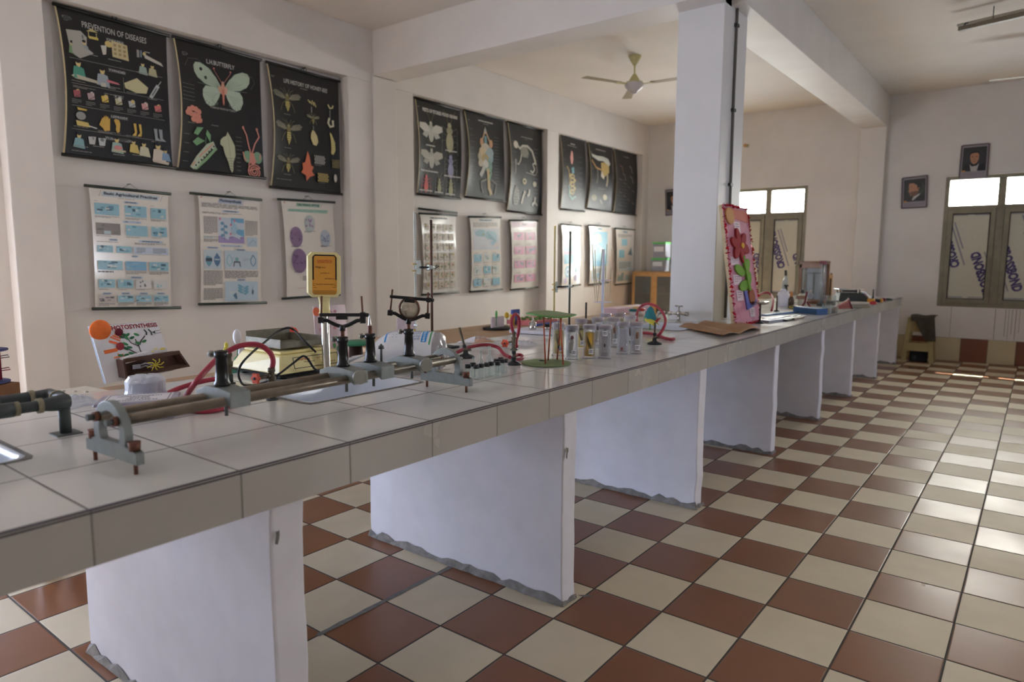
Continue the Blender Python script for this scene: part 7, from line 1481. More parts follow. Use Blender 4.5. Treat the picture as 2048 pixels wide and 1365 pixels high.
a.line([(0.09, 0.47), (0.27, 0.455)], 0.05, (236, 120, 60)); a.poly([(0.26, 0.42), (0.31, 0.452), (0.26, 0.49)], (236, 120, 60)); a.line([(0.27, 0.52), (0.30, 0.58), (0.20, 0.585)], 0.02, (236, 130, 70)); a.line([(0.34, 0.59), (0.335, 0.54)], 0.02, (236, 130, 70))
SBR = (60, 40, 44)
for pts in ([(0.62, 0.66), (0.60, 0.52), (0.60, 0.43), (0.58, 0.30)], [(0.60, 0.44), (0.50, 0.36), (0.47, 0.24)], [(0.57, 0.60), (0.44, 0.47), (0.36, 0.40)], [(0.62, 0.42), (0.66, 0.34), (0.74, 0.26)], [(0.61, 0.57), (0.68, 0.70)]): a.line(pts, 0.014, SBR)
for (u, v, r_, c) in ((0.44, 0.20, 0.3, (40, 100, 60)), (0.49, 0.21, -0.5, (50, 120, 70)), (0.40, 0.24, 0.2, (30, 80, 50)), (0.46, 0.26, 0.9, (60, 130, 84)), (0.54, 0.27, -0.3, (40, 100, 60)), (0.62, 0.22, 0.4, (60, 140, 90)), (0.42, 0.37, 0.6, (60, 140, 90)), (0.34, 0.36, -0.4, (60, 120, 80)), (0.46, 0.44, 0.2, (40, 110, 70)), (0.40, 0.45, 0.7, (30, 90, 50)), (0.70, 0.36, -0.3, (40, 110, 60)), (0.60, 0.38, 0.3, (50, 120, 70)), (0.30, 0.56, 0.1, (60, 130, 80)), (0.38, 0.57, -0.2, (50, 120, 70)), (0.46, 0.55, 0.4, (70, 140, 90))): a.ell(u, v, 0.042, 0.024, c, 10, r_)
a.line([(0.755, 0.14), (0.78, 0.20), (0.765, 0.25)], 0.02, (40, 50, 54)); a.line([(0.82, 0.14), (0.85, 0.20), (0.845, 0.26)], 0.02, (40, 50, 54)); a.poly([(0.86, 0.21), (0.91, 0.18), (0.91, 0.24)], (30, 50, 54)); a.line([(0.91, 0.185), (1.0, 0.18)], 0.006, SBR); a.line([(0.91, 0.235), (1.0, 0.23)], 0.006, SBR)
a.ell(0.93, 0.55, 0.045, 0.02, (226, 206, 90), 12); a.ell(0.76, 0.57, 0.03, 0.02, (226, 220, 130), 10); a.ell(0.83, 0.53, 0.03, 0.012, (226, 220, 130), 10)
q.build('board', pbd)
q = MB(); c = pf_(0.115, 0.08, 0.012); q.ball(c, 0.047, M('orange_sun', (236, 120, 56), 0.8), sc=(0.35, 1, 1)); q.build('sun', pbd)
for u, v, cc, nm in ((0.375, 0.145, (96, 26, 44), 'dark_bloom'), (0.33, 0.40, (150, 50, 60), 'red_bloom')): q = MB(); q.ball(pf_(u, v, 0.008), 0.018, M(nm, cc, 0.8), sc=(0.5, 1, 1)); q.build('bloom', pbd)
m_brn = M('brown_trough', (82, 56, 46), 0.6, var=0.08)
q = MB(); A, B = pf_(0.235, 0.62, 0.005), pf_(1.06, 0.62, 0.005); C_, D_ = pf_(0.20, 0.93, 0.005), pf_(1.13, 0.93, 0.005); X1 = Vector((0.07, 0, 0))
def bar(a_, b_, r): 
    d = (b_-a_); q.hexa([a_+Vector((-r, 0, -r)), a_+Vector((r, 0, -r)), b_+Vector((r, 0, -r)), b_+Vector((-r, 0, -r)), a_+Vector((-r, 0, r)), a_+Vector((r, 0, r)), b_+Vector((r, 0, r)), b_+Vector((-r, 0, r))], m_brn)
bar(A+X1, B+X1, 0.008); q.hexa([C_, D_, D_+X1, C_+X1, C_+Vector((0, 0, 0.01)), D_+Vector((0, 0, 0.01)), D_+X1+Vector((0, 0, 0.01)), C_+X1+Vector((0, 0, 0.01))], m_brn)
for (E_, G_) in ((A, C_), (B, D_)): q.hexa([E_+Vector((0, -0.005, 0)), E_+X1+Vector((0, -0.005, 0)), E_+X1+Vector((0, 0.005, 0)), E_+Vector((0, 0.005, 0)), G_+Vector((0, -0.005, 0)), G_+X1+Vector((0, -0.005, 0)), G_+X1+Vector((0, 0.005, 0)), G_+Vector((0, 0.005, 0))], m_brn)
q.add([A, B, D_, C_], [(0, 1, 2, 3)], m_brn); q.build('trough', pbd)
q = MB(); A1 = pf_(0.26, 0.64, 0.012); B1_ = pf_(0.66, 0.585, 0.012); q.hexa([A1+Vector((0, 0, -0.012)), B1_+Vector((0, 0, -0.012)), B1_+X1*0.8+Vector((0, 0, -0.012)), A1+X1*0.8+Vector((0, 0, -0.012)), A1+Vector((0, 0, 0.012)), B1_+Vector((0, 0, 0.012)), B1_+X1*0.8+Vector((0, 0, 0.016)), A1+X1*0.8+Vector((0, 0, 0.016))], m_wht); q.build('white_strip', pbd)
q = MB(); c = pf_(0.66, 0.80, 0.06)
for k in range(8): an = 2*PI*k/8; q.tube([c, c + Vector((0.012, 0.022*math.cos(an), 0.018*math.sin(an))), c + Vector((0.006, 0.04*math.cos(an+0.3), 0.030*math.sin(an+0.3)))], 0.0028, m_ylw, n=6)
q.build('yellow_roots', pbd)
q = MB(); c = pf_(0.46, 0.80, 0.012); q.cbox(c, (0.004, 0.035, 0.02), m_paperw); q.tube([c + Vector((0, 0.02, 0.006)), c + Vector((0, 0.04, 0.012)), c + Vector((0, 0.07, 0.002))], 0.004, m_paperw, n=6); q.tube([c + Vector((0, 0.02, -0.006)), c + Vector((0, 0.04, 0.0)), c + Vector((0, 0.07, -0.012))], 0.004, m_paperw, n=6); q.build('white_arrows', pbd)
# pale trays left of it
p = at(150, 782, z=ZW+0.05); t = thing('foam_tray', 'flat off-white foam tray on the table left of the photosynthesis model', 'tray', (p.x, p.y, ZW), 0.1)
q = MB(); q.cbox((0, 0, 0.0225), (0.22, 0.20, 0.045), M('foam_white', (214, 206, 190), 0.7)); q.build('body', t, bevel=0.006); q = MB()
for k in range(3): q.ball((-0.05+0.05*k, 0.02*k-0.02, 0.046), 0.008, m_chrome, sc=(1, 1, 0.5))
q.build('studs', t)
# red framed model on a brown box
p = at(30, 778, z=ZW+0.06); p.z = ZW; p.x = -2.45; p.y = min(p.y, -1.14); t = thing('cardboard_box', 'flat brown cardboard box at the table end under the red-framed model', 'box', p + Vector((-0.05, -0.05, 0)), 0.35)
q = MB(); q.cbox((0, 0, 0.03), (0.30, 0.26, 0.06), M('cardboard', (140, 102, 72), 0.8, var=0.08)); q.build('body', t, bevel=0.003); q = MB(); q.cbox((0.0, -0.06, 0.0615), (0.29, 0.10, 0.002), M('cardboard_pale', (176, 150, 124), 0.8)); q.build('flap', t)
rf = at(10, 776, z=ZW+0.065); rf.x = -2.47; rf.y = at(10, 776, x=-2.47).y; t = thing('red_framed_model', 'home-made model with a dark red post and blue platforms on a cardboard box', 'model', Vector((rf.x, rf.y-0.05, ZW+0.0635)))
m_mar = M('maroon_strip', (140, 30, 56), 0.5); m_navy = M('blue_card', (56, 60, 110), 0.6)
hh = hz(6, 699, rf) - ZW - 0.0635
q = MB(); q.cbox((0, 0.035, hh/2), (0.012, 0.014, hh), m_mar); q.cbox((0, -0.13, hh/2), (0.012, 0.014, hh), m_mar); q.build('post', t)
q = MB(); q.lathe((0, -0.03, hh), [(0, 0), (0.10, 0), (0.10, 0.006), (0, 0.006)], m_navy, 26); q.build('top_platform', t); q = MB(); q.lathe((0, -0.03, 0), [(0, 0), (0.10, 0), (0.10, 0.006), (0, 0.006)], m_navy, 26); q.build('base_platform', t)
for k, z in enumerate((hh*0.38, hh*0.78)): q = MB(); q.tube([(0.0, 0.03, z), (0.0, 0.07, z+0.004), (0.0, 0.075, z-0.006), (0.0, 0.03, z-0.008)], 0.002, m_mar if k == 0 else m_dgrey, n=6); q.build('side_loop', t)
q = MB(); q.cbox((0, -0.05, hh*0.30), (0.03, 0.12, hh*0.5), M('olive_card', (120, 120, 60), 0.6)); q.build('inner_card', t)
# flower vase
fv = at(466, 744, x=-2.15); fv.z = ZW; t = thing('flower_model', 'green based model with white and yellow paper flowers behind the red hose', 'model', fv)
q = MB(); q.lathe((0, 0, 0), [(0, 0), (0.075, 0), (0.07, 0.03), (0, 0.032)], M('teal_base', (60, 120, 104), 0.6), 22); q.build('base', t)
q = MB(); m_gst = M('green_stem', (70, 140, 90), 0.6)
for (x, y, h) in ((0, -0.03, 0.10), (0.01, 0.02, 0.16), (-0.01, 0.04, 0.10), (0, 0.0, 0.07)): q.tube([(x*0.4, y*0.4, 0.03), (x, y, h*0.6), (x*1.5, y*1.3, h)], 0.003, m_gst, n=6); q.ball((x, y, h*0.5), 0.018, m_gst, sc=(0.6, 1, 1.2))
q.build('stems', t)
for (y, z, c, r) in ((-0.035, 0.13, m_ylw, 0.016), (-0.03, 0.16, m_ylw, 0.012), (0.03, 0.20, m_wht, 0.026), (0.05, 0.12, m_wht, 0.020), (0.06, 0.085, M('lilac_paper', (196, 176, 200), 0.6), 0.024)): q = MB(); q.ball((0, y, z), r, c, sc=(0.7, 0.8, 1.5)); q.build('bloom', t)
# red dome, pink sheet, green topped pot, yellow sign
p = at(580, 690, x=-2.15); p.z = ZW; z1_ = hz(580, 655, p)-ZW; t = thing('red_dome', 'red cupcake-shaped paper dome showing over the steel scale pan', 'model', p); q = MB(); q.lathe((0, 0, 0), [(0, 0), (0.028, 0), (0.03, z1_-0.06), (0.045, z1_-0.05), (0.048, z1_-0.03), (0.036, z1_-0.006), (0.02, z1_), (0, z1_)], M('red_crepe', (214, 76, 60), 0.8, var=0.15, vs=120), 26); q.build('dome', t)
q = MB(); q.lathe((0, 0, z1_-0.062), [(0.046, 0), (0.05, 0.006), (0.046, 0.012)], M('red_crepe', (214, 76, 60), 0.8), 26); q.build('rim', t)
pA, pB = at(640, 690, x=-2.22), at(693, 690, x=-2.22); pz = hz(665, 612, (pA+pB)/2); t = thing('pink_poster', 'pale pink painted sheet with green leaves propped behind the scale pole', 'poster', Vector((-2.22, (pA.y+pB.y)/2, ZW)))
hw = abs(pB.y-pA.y)/2*1.2; q = MB(); fn_ = lambda u, v, h: Vector((-0.03*(1-v)+h, -hw+2*hw*u, (pz-ZW)*(1-v)+0.001)); q.grid(lambda u, v: fn_(u, v, 0), 2, 4, M('pale_pink_paper', (220, 200, 206), 0.7, var=0.05)); a = Art(q, fn_, 1.0, 0.6)
for k in range(10): a.ell(random.uniform(0.1, 0.9), random.uniform(0.1, 0.5), 0.05, 0.03, (206, 150, 160), 8)
for (u, v) in ((0.62, 0.62), (0.70, 0.70), (0.55, 0.74), (0.66, 0.80)): a.ell(u, v, 0.05, 0.05, (90, 150, 90), 10, 0.5)
a.ell(0.08, 0.1, 0.10, 0.08, (226, 110, 70), 12); q.build('sheet', t, solid=0.003); q = MB(); q.cyl((-0.035, 0, 0.0), (-0.035, 0, (pz-ZW)*0.9), 0.005, m_woodl, n=8); q.build('prop_stick', t)
p = at(712, 712, x=-1.85); p.z = ZW; zz = hz(712, 682, p)-ZW; t = thing('green_topped_model', 'dark pot model with a flat green top behind the bag neck', 'model', p); q = MB(); q.lathe((0, 0, 0), [(0, 0), (0.10, 0), (0.06, 0.02), (0.04, 0.03), (0.035, zz-0.02), (0, zz-0.02)], M('dark_brown_pot', (60, 38, 32), 0.5), 22); q.build('pot', t); q = MB(); q.lathe((0, 0, zz-0.02), [(0, 0), (0.09, 0), (0.095, 0.008), (0.09, 0.016), (0, 0.018)], M('green_top', (50, 120, 90), 0.6), 26); q.build('top', t)
p = at(812, 655, x=-2.0); p.z = ZW; zz = hz(815, 635, p)-ZW; t = thing('paper_sign', 'pale sign with a yellow strip seen above the cotton pack', 'sign', p); q = MB(); q.cbox((0, 0, zz/2), (0.008, 0.15, zz), M('pale_sign', (220, 206, 214), 0.7)); q.build('card', t); q = MB(); q.cbox((0.006, 0.0, zz*0.62), (0.006, 0.16, 0.025), m_ylw if False else M('yellow_strip', (220, 180, 50), 0.6)); q.build('strip', t)
# models along the middle table
p = at(995, 662, x=-2.6); p.z = ZW; t = thing('black_tray_model', 'black tray with a white card and a small green paper leaf beyond the clear packet', 'model', p); q = MB(); q.lathe((0, 0, 0), [(0, 0), (0.12, 0), (0.13, 0.015), (0.11, 0.02), (0, 0.018)], m_blk, 24); q.build('tray', t); q = MB(); q.cbox((0.0, 0.0, 0.065), (0.01, 0.17, 0.09), M('pale_sign', (220, 206, 214), 0.7)); q.build('card', t); q = MB(); q.ball((0.012, -0.03, 0.13), 0.02, M('leaf_green', (90, 180, 90), 0.6), sc=(0.3, 0.7, 1.8)); q.cyl((0.012, -0.03, 0.03), (0.012, -0.03, 0.12), 0.003, m_gst, n=6); q.build('leaf', t)
q = MB(); zk = hz(1016, 633, p)-ZW; q.ball((0, 0.13, zk), 0.028, M('yellow_strip', (220, 180, 50), 0.6), sc=(0.6, 1, 1)); q.cyl((0, 0.13, 0.01), (0, 0.13, zk), 0.002, m_wire, n=6); q.build('yellow_ball', t)
p = at(1024, 660, x=-2.75); p.z = ZW; t = thing('blue_yellow_card', 'folded blue and yellow card standing beyond the hose loop', 'card', p + Vector((0, 0.03, 0))); q = MB(); q.cbox((0, 0.02, 0.07), (0.02, 0.11, 0.14), M('bright_blue', (60, 90, 170), 0.6)); q.build('blue_face', t); q = MB(); q.cbox((0.015, -0.045, 0.05), (0.02, 0.05, 0.10), M('yellow_strip', (220, 180, 50), 0.6)); q.build('yellow_face', t)
p = at(1065, 652, x=-2.7); p.z = ZW; t = thing('garden_model', 'flat pink tray model with low green planting beyond the red sticks', 'model', p); q = MB(); q.cbox((0, 0, 0.02), (0.30, 0.40, 0.04), M('pink_tray', (206, 120, 124), 0.6)); q.build('tray', t); q = MB(); q.cbox((0.17, 0, 0.008), (0.06, 0.40, 0.016), M('bright_blue', (60, 90, 170), 0.6)); q.build('blue_edge', t); q = MB()
for k in range(26): q.ball((random.uniform(-0.12, 0.12), random.uniform(-0.19, 0.19), 0.045), random.uniform(0.014, 0.028), M('moss_green', (110, 140, 80), 0.8), n=8, k=5, sc=(1, 1, 0.6))
o = q.build('planting', t); o['kind'] = 'stuff'
pA, pB = at(1216, 636, x=-2.7), at(1283, 636, x=-2.7); t = thing('pink_box', 'long pale pink carton with a yellow band behind the pipette stand', 'carton', Vector((-2.68, (pA.y+pB.y)/2, ZW))); zz = hz(1245, 613, Vector((-2.68, (pA.y+pB.y)/2, ZW)))-ZW; hl = abs(pB.y-pA.y)/2
q = MB(); q.box((-0.09, -hl, 0), (0.09, hl, zz), M('pink_carton', (214, 186, 200), 0.6)); q.build('body', t, bevel=0.003); q = MB(); q.box((-0.091, -0.03, 0.0), (0.0915, 0.10, zz+0.001), M('band_yellow', (206, 180, 130), 0.6)); q.build('band', t)
for (u, v, c, lb) in ((1267, 643, (40, 110, 110), 'small pot with a teal lid beyond the specimen jars'), (1281, 643, (190, 50, 50), 'small pot with a red lid beside the hose arch')):
    p = at(u, v, x=-2.3); p.z = ZW; lathe_thing('small_pot', lb, 'pot', p, [('body', 0, [(0, 0), (0.045, 0), (0.045, 0.06), (0, 0.06)], m_wht), ('lid', 0.06, [(0.048, 0), (0.048, 0.025), (0, 0.027)], M('lid_%d' % c[0], c, 0.5))], 'small lidded pots on the tables')

# ================================================================== cupboard in the far corner
cbx = Vector((-4.02, 8.62, 0)); t = thing('glass_cupboard', 'pale wooden cupboard with glazed doors in the far corner behind the pillar', 'cupboard', cbx)
q = MB(); W_, D_2, H_ = 0.40, 0.19, 1.16
q.box((-W_, -D_2, 0), (-W_+0.03, D_2, H_), m_woodl); q.box((W_-0.03, -D_2, 0), (W_, D_2, H_), m_woodl); q.box((-W_, -D_2, H_-0.03), (W_, D_2, H_), m_woodl); q.box((-W_, -D_2, 0), (W_, D_2, 0.08), m_woodl); q.box((-W_, D_2-0.015, 0), (W_, D_2, H_), m_wood); q.build('carcass', t, bevel=0.003)
for k, z in enumerate((0.42, 0.78)): q = MB(); q.box((-W_+0.03, -D_2+0.03, z), (W_-0.03, D_2-0.015, z+0.018), m_woodl); q.build('shelf', t)
for sx in (-1, 1):
    q = MB(); a0, a1 = (-W_, -0.002) if sx < 0 else (0.002, W_)
    q.box((a0, -D_2-0.02, 0.08), (a0+0.05, -D_2, H_-0.02), m_woodl); q.box((a1-0.05, -D_2-0.02, 0.08), (a1, -D_2, H_-0.02), m_woodl); q.box((a0+0.05, -D_2-0.02, H_-0.08), (a1-0.05, -D_2, H_-0.02), m_woodl); q.box((a0+0.05, -D_2-0.02, 0.08), (a1-0.05, -D_2, 0.14), m_woodl); q.box((a0+0.05, -D_2-0.012, 0.14), (a1-0.05, -D_2-0.008, H_-0.08), thin('cupboard_glass', (200, 204, 200), 0.15, 0.03)); q.build('door', t)
for (x, z, r, h, c, lb) in ((-0.24, 0.80, 0.05, 0.14, (110, 112, 116), 'grey jar on the upper shelf inside the cupboard'), (-0.10, 0.80, 0.04, 0.10, (160, 164, 160), 'pale jar on the upper shelf inside the cupboard'), (0.06, 0.80, 0.05, 0.12, (170, 90, 96), 'pinkish jar on the upper shelf inside the cupboard'), (-0.05, 0.44, 0.09, 0.20, (170, 150, 96), 'yellowish globe jar on the lower shelf inside the cupboard'), (-0.24, 0.44, 0.06, 0.16, (60, 56, 56), 'dark jar on the lower shelf inside the cupboard')):
    p = cbx + Vector((x, 0, z-0.001)); lathe_thing('shelf_jar', lb, 'jar', p, [('body', 0, [(0, 0), (r, 0), (r, h*0.7), (r*0.6, h), (0, h)], M('jar_%d_%d' % (c[0], c[2]), c, 0.3)), ('lid', h, [(r*0.62, 0), (r*0.62, 0.02), (0, 0.02)], m_dgrey)], 'jars inside the cupboard')
gl = M('green_lid', (96, 190, 96), 0.45)
for (u0, u1, vt, vb, lb, zb) in ((1304.5, 1331, 508, 538, 'lower clear plastic tub with a green lid on the cupboard', H_), (1307, 1334, 474, 508, 'upper clear plastic tub with a green lid, topmost of two', None)):
    A, B = at(u0, vb, y=8.55), at(u1, vb, y=8.55); zb = zb if zb else H_+0.222; zt2 = at(u0, vt, y=8.55).z; w_ = B.x-A.x; h_ = 0.22 if zb == H_ else 0.26
    t = thing('plastic_tub', lb, 'tub', Vector(((A.x+B.x)/2, 8.60, zb)), 0, 'stacked plastic tubs')
    q = MB(); q.box((-w_/2+0.008, -0.10, 0), (w_/2-0.008, 0.10, h_-0.03), thin('tub_plastic', (196, 196, 206), 0.5, 0.25)); q.build('tub_body', t, bevel=0.006); q = MB(); q.box((-w_/2, -0.108, h_-0.03), (w_/2, 0.108, h_), gl); q.build('lid', t, bevel=0.005); q = MB(); q.box((-w_/2+0.03, -0.1015, h_*0.40), (w_/2-0.04, -0.1005, h_*0.72), m_wht); q.build('label', t)
db = at(1340, 500, y=8.6); t = thing('dark_bag', 'dark bag standing on the cupboard beside the green lidded tubs', 'bag', Vector((db.x+0.13, 8.62, H_))); q = MB(); q.ball((0, 0, 0.17), 0.16, M('dark_cloth', (36, 34, 38), 0.8), sc=(0.75, 0.6, 1.06)); q.build('body', t); q = MB(); q.tube([(-0.06, 0, 0.32), (-0.03, 0, 0.38), (0.03, 0, 0.38), (0.06, 0, 0.32)], 0.008, m_blk); q.build('handle', t)

# ================================================================== portraits, fan, lamp, pipe, spout, stools
m_frame = M('portrait_frame', (96, 86, 92), 0.5); m_mount = M('portrait_mount', (150, 142, 148), 0.5)
def portrait(label, tl, tr2, br, bl2, kind):
    Yp = YF - 0.022; c = [at(*z_, y=Yp) for z_ in (tl, tr2, br, bl2)]; o = sum(c, Vector())/4; t = thing('portrait', label, 'portrait', o, 0, 'framed portraits on the end wall')
    def fn(u, v, h): return (c[0]*(1-u)+c[1]*u)*(1-v) + (c[3]*(1-u)+c[2]*u)*v - o + Vector((0, -h, 0))
    q = MB(); q.hexa([fn(0, 1, -0.02), fn(1, 1, -0.02), fn(1, 0, -0.02), fn(0, 0, -0.02), fn(0, 1, 0), fn(1, 1, 0), fn(1, 0, 0), fn(0, 0, 0)], m_mount)
    a = Art(q, fn, 1.3, 0.35); a.rect(0.07, 0.07, 0.93, 0.80, (40, 42, 40))
    sk = (176, 128, 98)
    if kind == 'side':
        a.ell(0.55, 0.40, 0.36, 0.26, (56, 62, 52), 18); a.poly([(0.20, 0.80), (0.30, 0.70), (0.44, 0.66), (0.70, 0.58), (0.88, 0.68), (0.92, 0.80)], (34, 30, 32)); a.poly([(0.40, 0.74), (0.48, 0.64), (0.74, 0.54), (0.70, 0.60), (0.46, 0.76)], (190, 190, 184))
        a.poly([(0.30, 0.20), (0.50, 0.17), (0.66, 0.24), (0.68, 0.42), (0.64, 0.54), (0.48, 0.63), (0.34, 0.60), (0.32, 0.52), (0.26, 0.46), (0.29, 0.38), (0.27, 0.28)], sk); a.poly([(0.28, 0.20), (0.40, 0.13), (0.62, 0.11), (0.78, 0.20), (0.79, 0.36), (0.70, 0.46), (0.62, 0.40), (0.60, 0.28), (0.46, 0.20)], (30, 32, 34)); a.ell(0.67, 0.38, 0.035, 0.035, (150, 104, 80), 8); a.line([(0.33, 0.32), (0.41, 0.315)], 0.02, (40, 30, 26)); a.poly([(0.34, 0.50), (0.50, 0.46), (0.66, 0.46), (0.62, 0.56), (0.48, 0.64), (0.36, 0.60)], (112, 80, 64)); a.line([(0.32, 0.49), (0.40, 0.485)], 0.015, (110, 60, 54))
    else:
        a.ell(0.5, 0.42, 0.38, 0.28, (48, 48, 54), 18); a.poly([(0.08, 0.80), (0.14, 0.64), (0.34, 0.56), (0.66, 0.56), (0.86, 0.62), (0.93, 0.80)], (24, 26, 32)); a.poly([(0.34, 0.58), (0.42, 0.66), (0.60, 0.64), (0.68, 0.56), (0.62, 0.80), (0.40, 0.80)], (176, 172, 170))
        a.poly([(0.34, 0.28), (0.42, 0.22), (0.58, 0.22), (0.66, 0.28), (0.66, 0.44), (0.60, 0.55), (0.50, 0.60), (0.41, 0.55), (0.35, 0.44)], sk); a.poly([(0.32, 0.34), (0.33, 0.22), (0.44, 0.16), (0.60, 0.17), (0.68, 0.24), (0.68, 0.34), (0.62, 0.26), (0.50, 0.25), (0.38, 0.27)], (32, 28, 28))
        for u in (0.43, 0.57): a.ell(u, 0.37, 0.025, 0.012, (40, 30, 28), 8); a.line([(u-0.04, 0.345), (u+0.04, 0.342)], 0.012, (50, 38, 34))
        a.line([(0.50, 0.38), (0.485, 0.45), (0.515, 0.455)], 0.012, (140, 96, 74)); a.line([(0.44, 0.505), (0.56, 0.503)], 0.016, (130, 74, 66))
    a.rect(0.08, 0.77, 0.20, 0.815, (190, 140, 60)); a.lines(0.12, 0.85, 0.90, 0.94, 4, (124, 116, 124), 0.4)
    q.build('print', t); q = MB(); w_ = 0.028
    for (u0, v0, u1, v1) in ((0, 0, 1, 0), (1, 0, 1, 1), (0, 1, 1, 1), (0, 0, 0, 1)): q.cyl(fn(u0, v0, 0.002), fn(u1, v1, 0.002), 0.008, m_frame, n=4, smooth=False)
    q.build('frame', t)
portrait('framed portrait of a man seen from the side, left of the end window', (1805, 357), (1855, 351), (1853, 414), (1803, 417), 'side')
portrait('framed portrait of a dark-haired man facing forward, over the window top', (1924, 292), (1979, 287), (1974, 354), (1918, 357), 'front')
portrait('framed portrait half hidden behind the square pillar', (1331, 381), (1362, 378), (1362, 428), (1332, 431), 'front')
m_fanc = M('cream_fan_paint', (190, 182, 130), 0.45); m_blade = M('fan_blade', (150, 136, 108), 0.5); m_motor = M('fan_motor', (200, 192, 190), 0.4)
def fan(label, c, zm, a0):
    t = thing('ceiling_fan', label, 'ceiling fan', Vector((c[0], c[1], ZC)), 0, 'ceiling fans'); h = ZC - zm
    q = MB(); q.lathe((0, 0, 0), [(0, 0), (0.07, 0), (0.072, -0.01), (0.045, -0.06), (0.02, -0.10), (0.012, -0.105), (0, -0.105)], m_fanc, 22); q.build('canopy', t)
    q = MB(); q.cyl((0, 0, -0.10), (0, 0, -h+0.10), 0.010, m_fanc, n=12); q.build('down_rod', t)
    q = MB(); q.lathe((0, 0, -h), [(0.016, 0.13), (0.03, 0.11), (0.055, 0.07), (0.06, 0.045), (0.095, 0.04), (0.095, 0.022), (0, 0.022)], m_fanc, 24); q.build('lower_canopy', t)
    q = MB(); q.lathe((0, 0, -h), [(0.10, 0.03), (0.108, 0.01), (0.10, -0.015), (0.07, -0.045), (0.04, -0.06), (0.03, -0.085), (0, -0.09)], m_motor, 26); q.build('motor', t)
    for k in range(3):
        an = a0 + 2*PI*k/3; d = Vector((math.cos(an), math.sin(an), 0)); s = Vector((-d.y, d.x, 0)); q = MB()
        P = [(0.20, -0.04), (0.66, -0.055), (0.68, -0.05), (0.68, 0.05), (0.66, 0.062), (0.20, 0.045)]
        A = [d*x + s*y + Vector((0, 0, -h+0.012-0.04*y)) for x, y in P]; q.add(A+[p + Vector((0, 0, 0.003)) for p in A], [(5, 4, 3, 2, 1, 0), (6, 7, 8, 9, 10, 11)] + [(i, (i+1) % 6, 6+(i+1) % 6, 6+i) for i in range(6)], m_blade)
        q.hexa([d*0.09 - s*0.02 + Vector((0, 0, -h+0.008)), d*0.24 - s*0.03 + Vector((0, 0, -h+0.004)), d*0.24 + s*0.03 + Vector((0, 0, -h+0.012)), d*0.09 + s*0.02 + Vector((0, 0, -h+0.008)), d*0.09 - s*0.02 + Vector((0, 0, -h+0.013)), d*0.24 - s*0.03 + Vector((0, 0, -h+0.009)), d*0.24 + s*0.03 + Vector((0, 0, -h+0.017)), d*0.09 + s*0.02 + Vector((0, 0, -h+0.013))], m_fanc)
        q.build('blade', t)
    return t
fc = at(1270, 112, z=ZC); fz = hz(1268, 172, fc); tip = at(1168, 157, z=fz); fan('cream ceiling fan hanging in the bay beyond the cross beam', (fc.x, fc.y), fz, math.atan2(tip.y-fc.y, tip.x-fc.x))
ft = at(1978, 164, z=fz); fan('second ceiling fan mostly beyond the frame, only a blade tip showing', (ft.x+0.68*math.cos(0.10), ft.y+0.68*math.sin(0.10)), fz, PI+0.10)
zL = 3.5; l0, l1 = at(1918, 56, z=zL), at(2048, 26, z=zL); d = (l1-l0).normalized(); lc = l0 + d*0.62; t = thing('tube_light', 'unlit fluorescent tube fitting hung under the ceiling by the end window', 'tube light', (lc.x, lc.y, zL), math.atan2(d.y, d.x))
q = MB(); q.cbox((0, -0.03, -0.02), (1.22, 0.05, 0.04), M('batten_grey', (120, 112, 96), 0.5)); q.build('batten', t, bevel=0.004); q = MB(); q.cyl((-0.66, 0.07, 0.045), (0.62, 0.07, 0.045), 0.014, M('tube_glass', (180, 176, 160), 0.2), n=14); q.build('lamp_tube', t); q = MB()
for x in (-0.57, 0.57): q.tube([(x, -0.03, 0.0), (x, 0.01, 0.03), (x, 0.07, 0.045)], 0.008, m_dgrey, n=8)
for x in (-0.35, 0.35): q.cyl((x, 0.0, 0.0), (x, 0.0, ZC-zL), 0.004, m_dgrey, n=6)
q.build('hanger', t)
m_cond = M('grey_conduit', (104, 100, 94), 0.5); q = MB(); XC = -0.885+0.011
pts = [Vector((XC, 3.205, ZC-0.02)), Vector((XC, 3.20, 2.6)), Vector((XC, 3.215, 1.75)), Vector((XC, 3.215, ZT+0.02))]; cr_ = thing('conduit_pipe', 'thin grey conduit pipe clipped up the side of the square pillar', 'pipe', pts[-1]); q.tube([p-pts[-1] for p in pts], 0.010, m_cond, n=10); q.build('pipe', cr_)
for z in (3.08, 2.47, 1.92): q = MB(); q.cbox(Vector((XC, 3.205, z))-pts[-1], (0.024, 0.05, 0.022), m_dgrey); q.build('clip', cr_)
ws = at(1494, 291, y=YF-0.03); t = thing('wall_spout', 'short cream pipe stub high on the end wall', 'spout', (ws.x, YF-0.001, ws.z)); q = MB(); q.cyl((0, -0.001, 0), (0, -0.10, -0.01), 0.022, m_fanc, n=14); q.build('stub', t); q = MB(); q.cyl((0, -0.10, -0.01), (0, -0.115, -0.012), 0.028, m_woodl, n=14); q.build('end_cap', t)
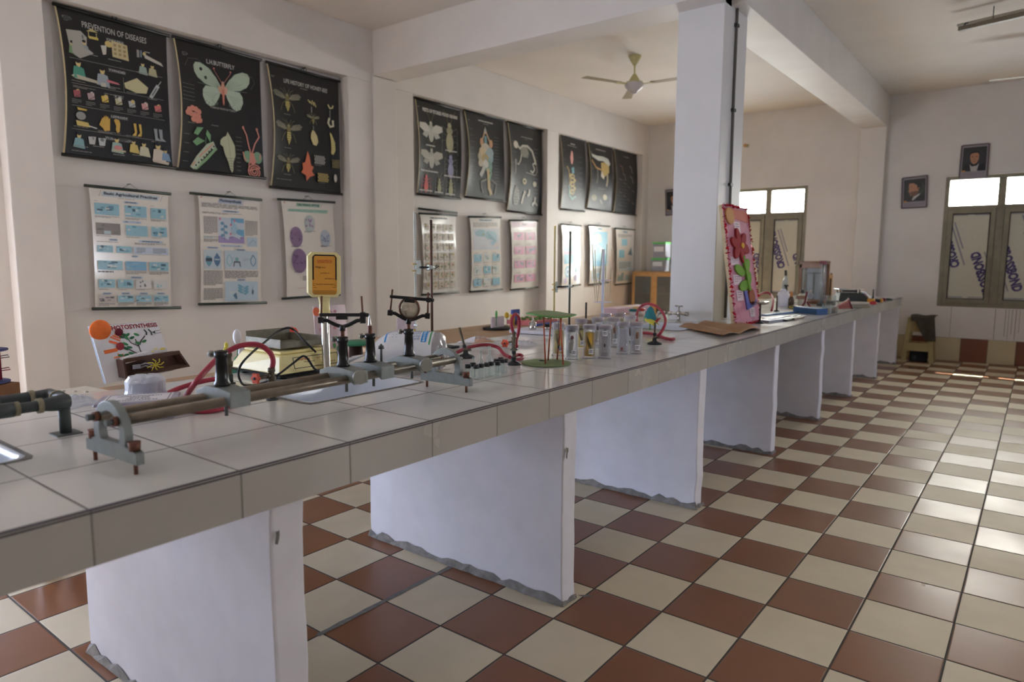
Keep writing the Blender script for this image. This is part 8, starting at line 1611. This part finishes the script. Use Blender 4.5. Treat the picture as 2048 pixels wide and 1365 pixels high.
# stacked stools with a cloth
m_stool = M('cream_stool', (176, 158, 108), 0.5, var=0.06); m_cl = M('dark_jacket', (70, 64, 54), 0.85, var=0.15, vs=20)
sb = at(1838, 718, z=0); sb.y = 8.62; sb.x = at(1838, 700, y=8.62).x; hs = hz(1836, 630, sb)
def stool(t, k, dz):
    q = MB(); wb, wt = 0.165, 0.115; h = hs-0.05
    def cor(s1, s2, f): r = wb + (wt-wb)*f; return Vector((s1*r, s2*r*0.8, dz + h*f))
    for s1 in (-1, 1):
        for s2 in (-1, 1):
            A, B = cor(s1, s2, 0), cor(s1, s2, 1); w_ = 0.028
            q.hexa([A+Vector((-w_, -w_*0.6, 0)), A+Vector((w_, -w_*0.6, 0)), A+Vector((w_, w_*0.6, 0)), A+Vector((-w_, w_*0.6, 0)), B+Vector((-w_, -w_*0.6, 0)), B+Vector((w_, -w_*0.6, 0)), B+Vector((w_, w_*0.6, 0)), B+Vector((-w_, w_*0.6, 0))], m_stool)
    q.build('legs', t); 
    for f0, f1, nm in ((0.26, 0.44, 'apron_band'), (0.70, 1.0, 'upper_band')):
        q = MB()
        for s2 in (-1, 1):
            A, B, C_, D_ = cor(-1, s2, f0), cor(1, s2, f0), cor(1, s2, f1), cor(-1, s2, f1); e = Vector((0, 0.008, 0)); q.hexa([A-e, B-e, B+e, A+e, D_-e, C_-e, C_+e, D_+e], m_stool)
        for s1 in (-1, 1):
            A, B, C_, D_ = cor(s1, -1, f0), cor(s1, 1, f0), cor(s1, 1, f1), cor(s1, -1, f1); e = Vector((0.008, 0, 0)); q.hexa([A-e, A+e, B+e, B-e, D_-e, D_+e, C_+e, C_-e], m_stool)
        q.build(nm, t)
    q = MB(); q.box((-wt-0.03, -wt*0.8-0.03, dz+h), (wt+0.03, wt*0.8+0.03, dz+h+0.02), m_stool); q.build('seat', t, bevel=0.01)
stl = thing('plastic_stool', 'cream plastic stool with a jacket over it by the bench end', 'stool', sb); stool(stl, 0, 0)
q = MB()
for s1 in (-1, 1): q.box((s1*0.165-0.035, -0.17, 0), (s1*0.165+0.035, -0.11, 0.028), m_blk); q.box((s1*0.165-0.035, 0.11, 0), (s1*0.165+0.035, 0.17, 0.028), m_blk)
jk = MB(); h = hs
def jf(u, v):
    a_ = (u-0.15)*1.0; x = -0.10 + 0.26*u; top = 0.018 + 0.006*math.sin(9*u)
    if v < 0.4: return Vector((x*1.1, 0.12-0.27*(v/0.4), h+top-0.03+0.012*math.sin(PI*v/0.4)))
    k = (v-0.4)/0.6; ln_ = 0.06 + 0.26*max(0, min(1, (u-0.15)/0.45)); return Vector((x*(1.05+0.10*k)+0.02*k, -0.155-0.02*k+0.008*math.sin(14*u), h-0.012-ln_*k))
jk.grid(jf, 22, 16, m_cl); o = jk.build('jacket', solid=0.008, loc=sb); tag(o, 'dark crumpled jacket draped over the cream plastic stool', 'jacket')
bk = MB(); bk.box((-0.10, -0.05, 0), (0.10, 0.09, 0.13), m_blk); bk.box((-0.07, -0.06, 0.02), (-0.02, -0.05, 0.08), m_dgrey); o = bk.build('dark_box', loc=sb, bevel=0.006); tag(o, 'black box on the floor under the cream stool', 'box')
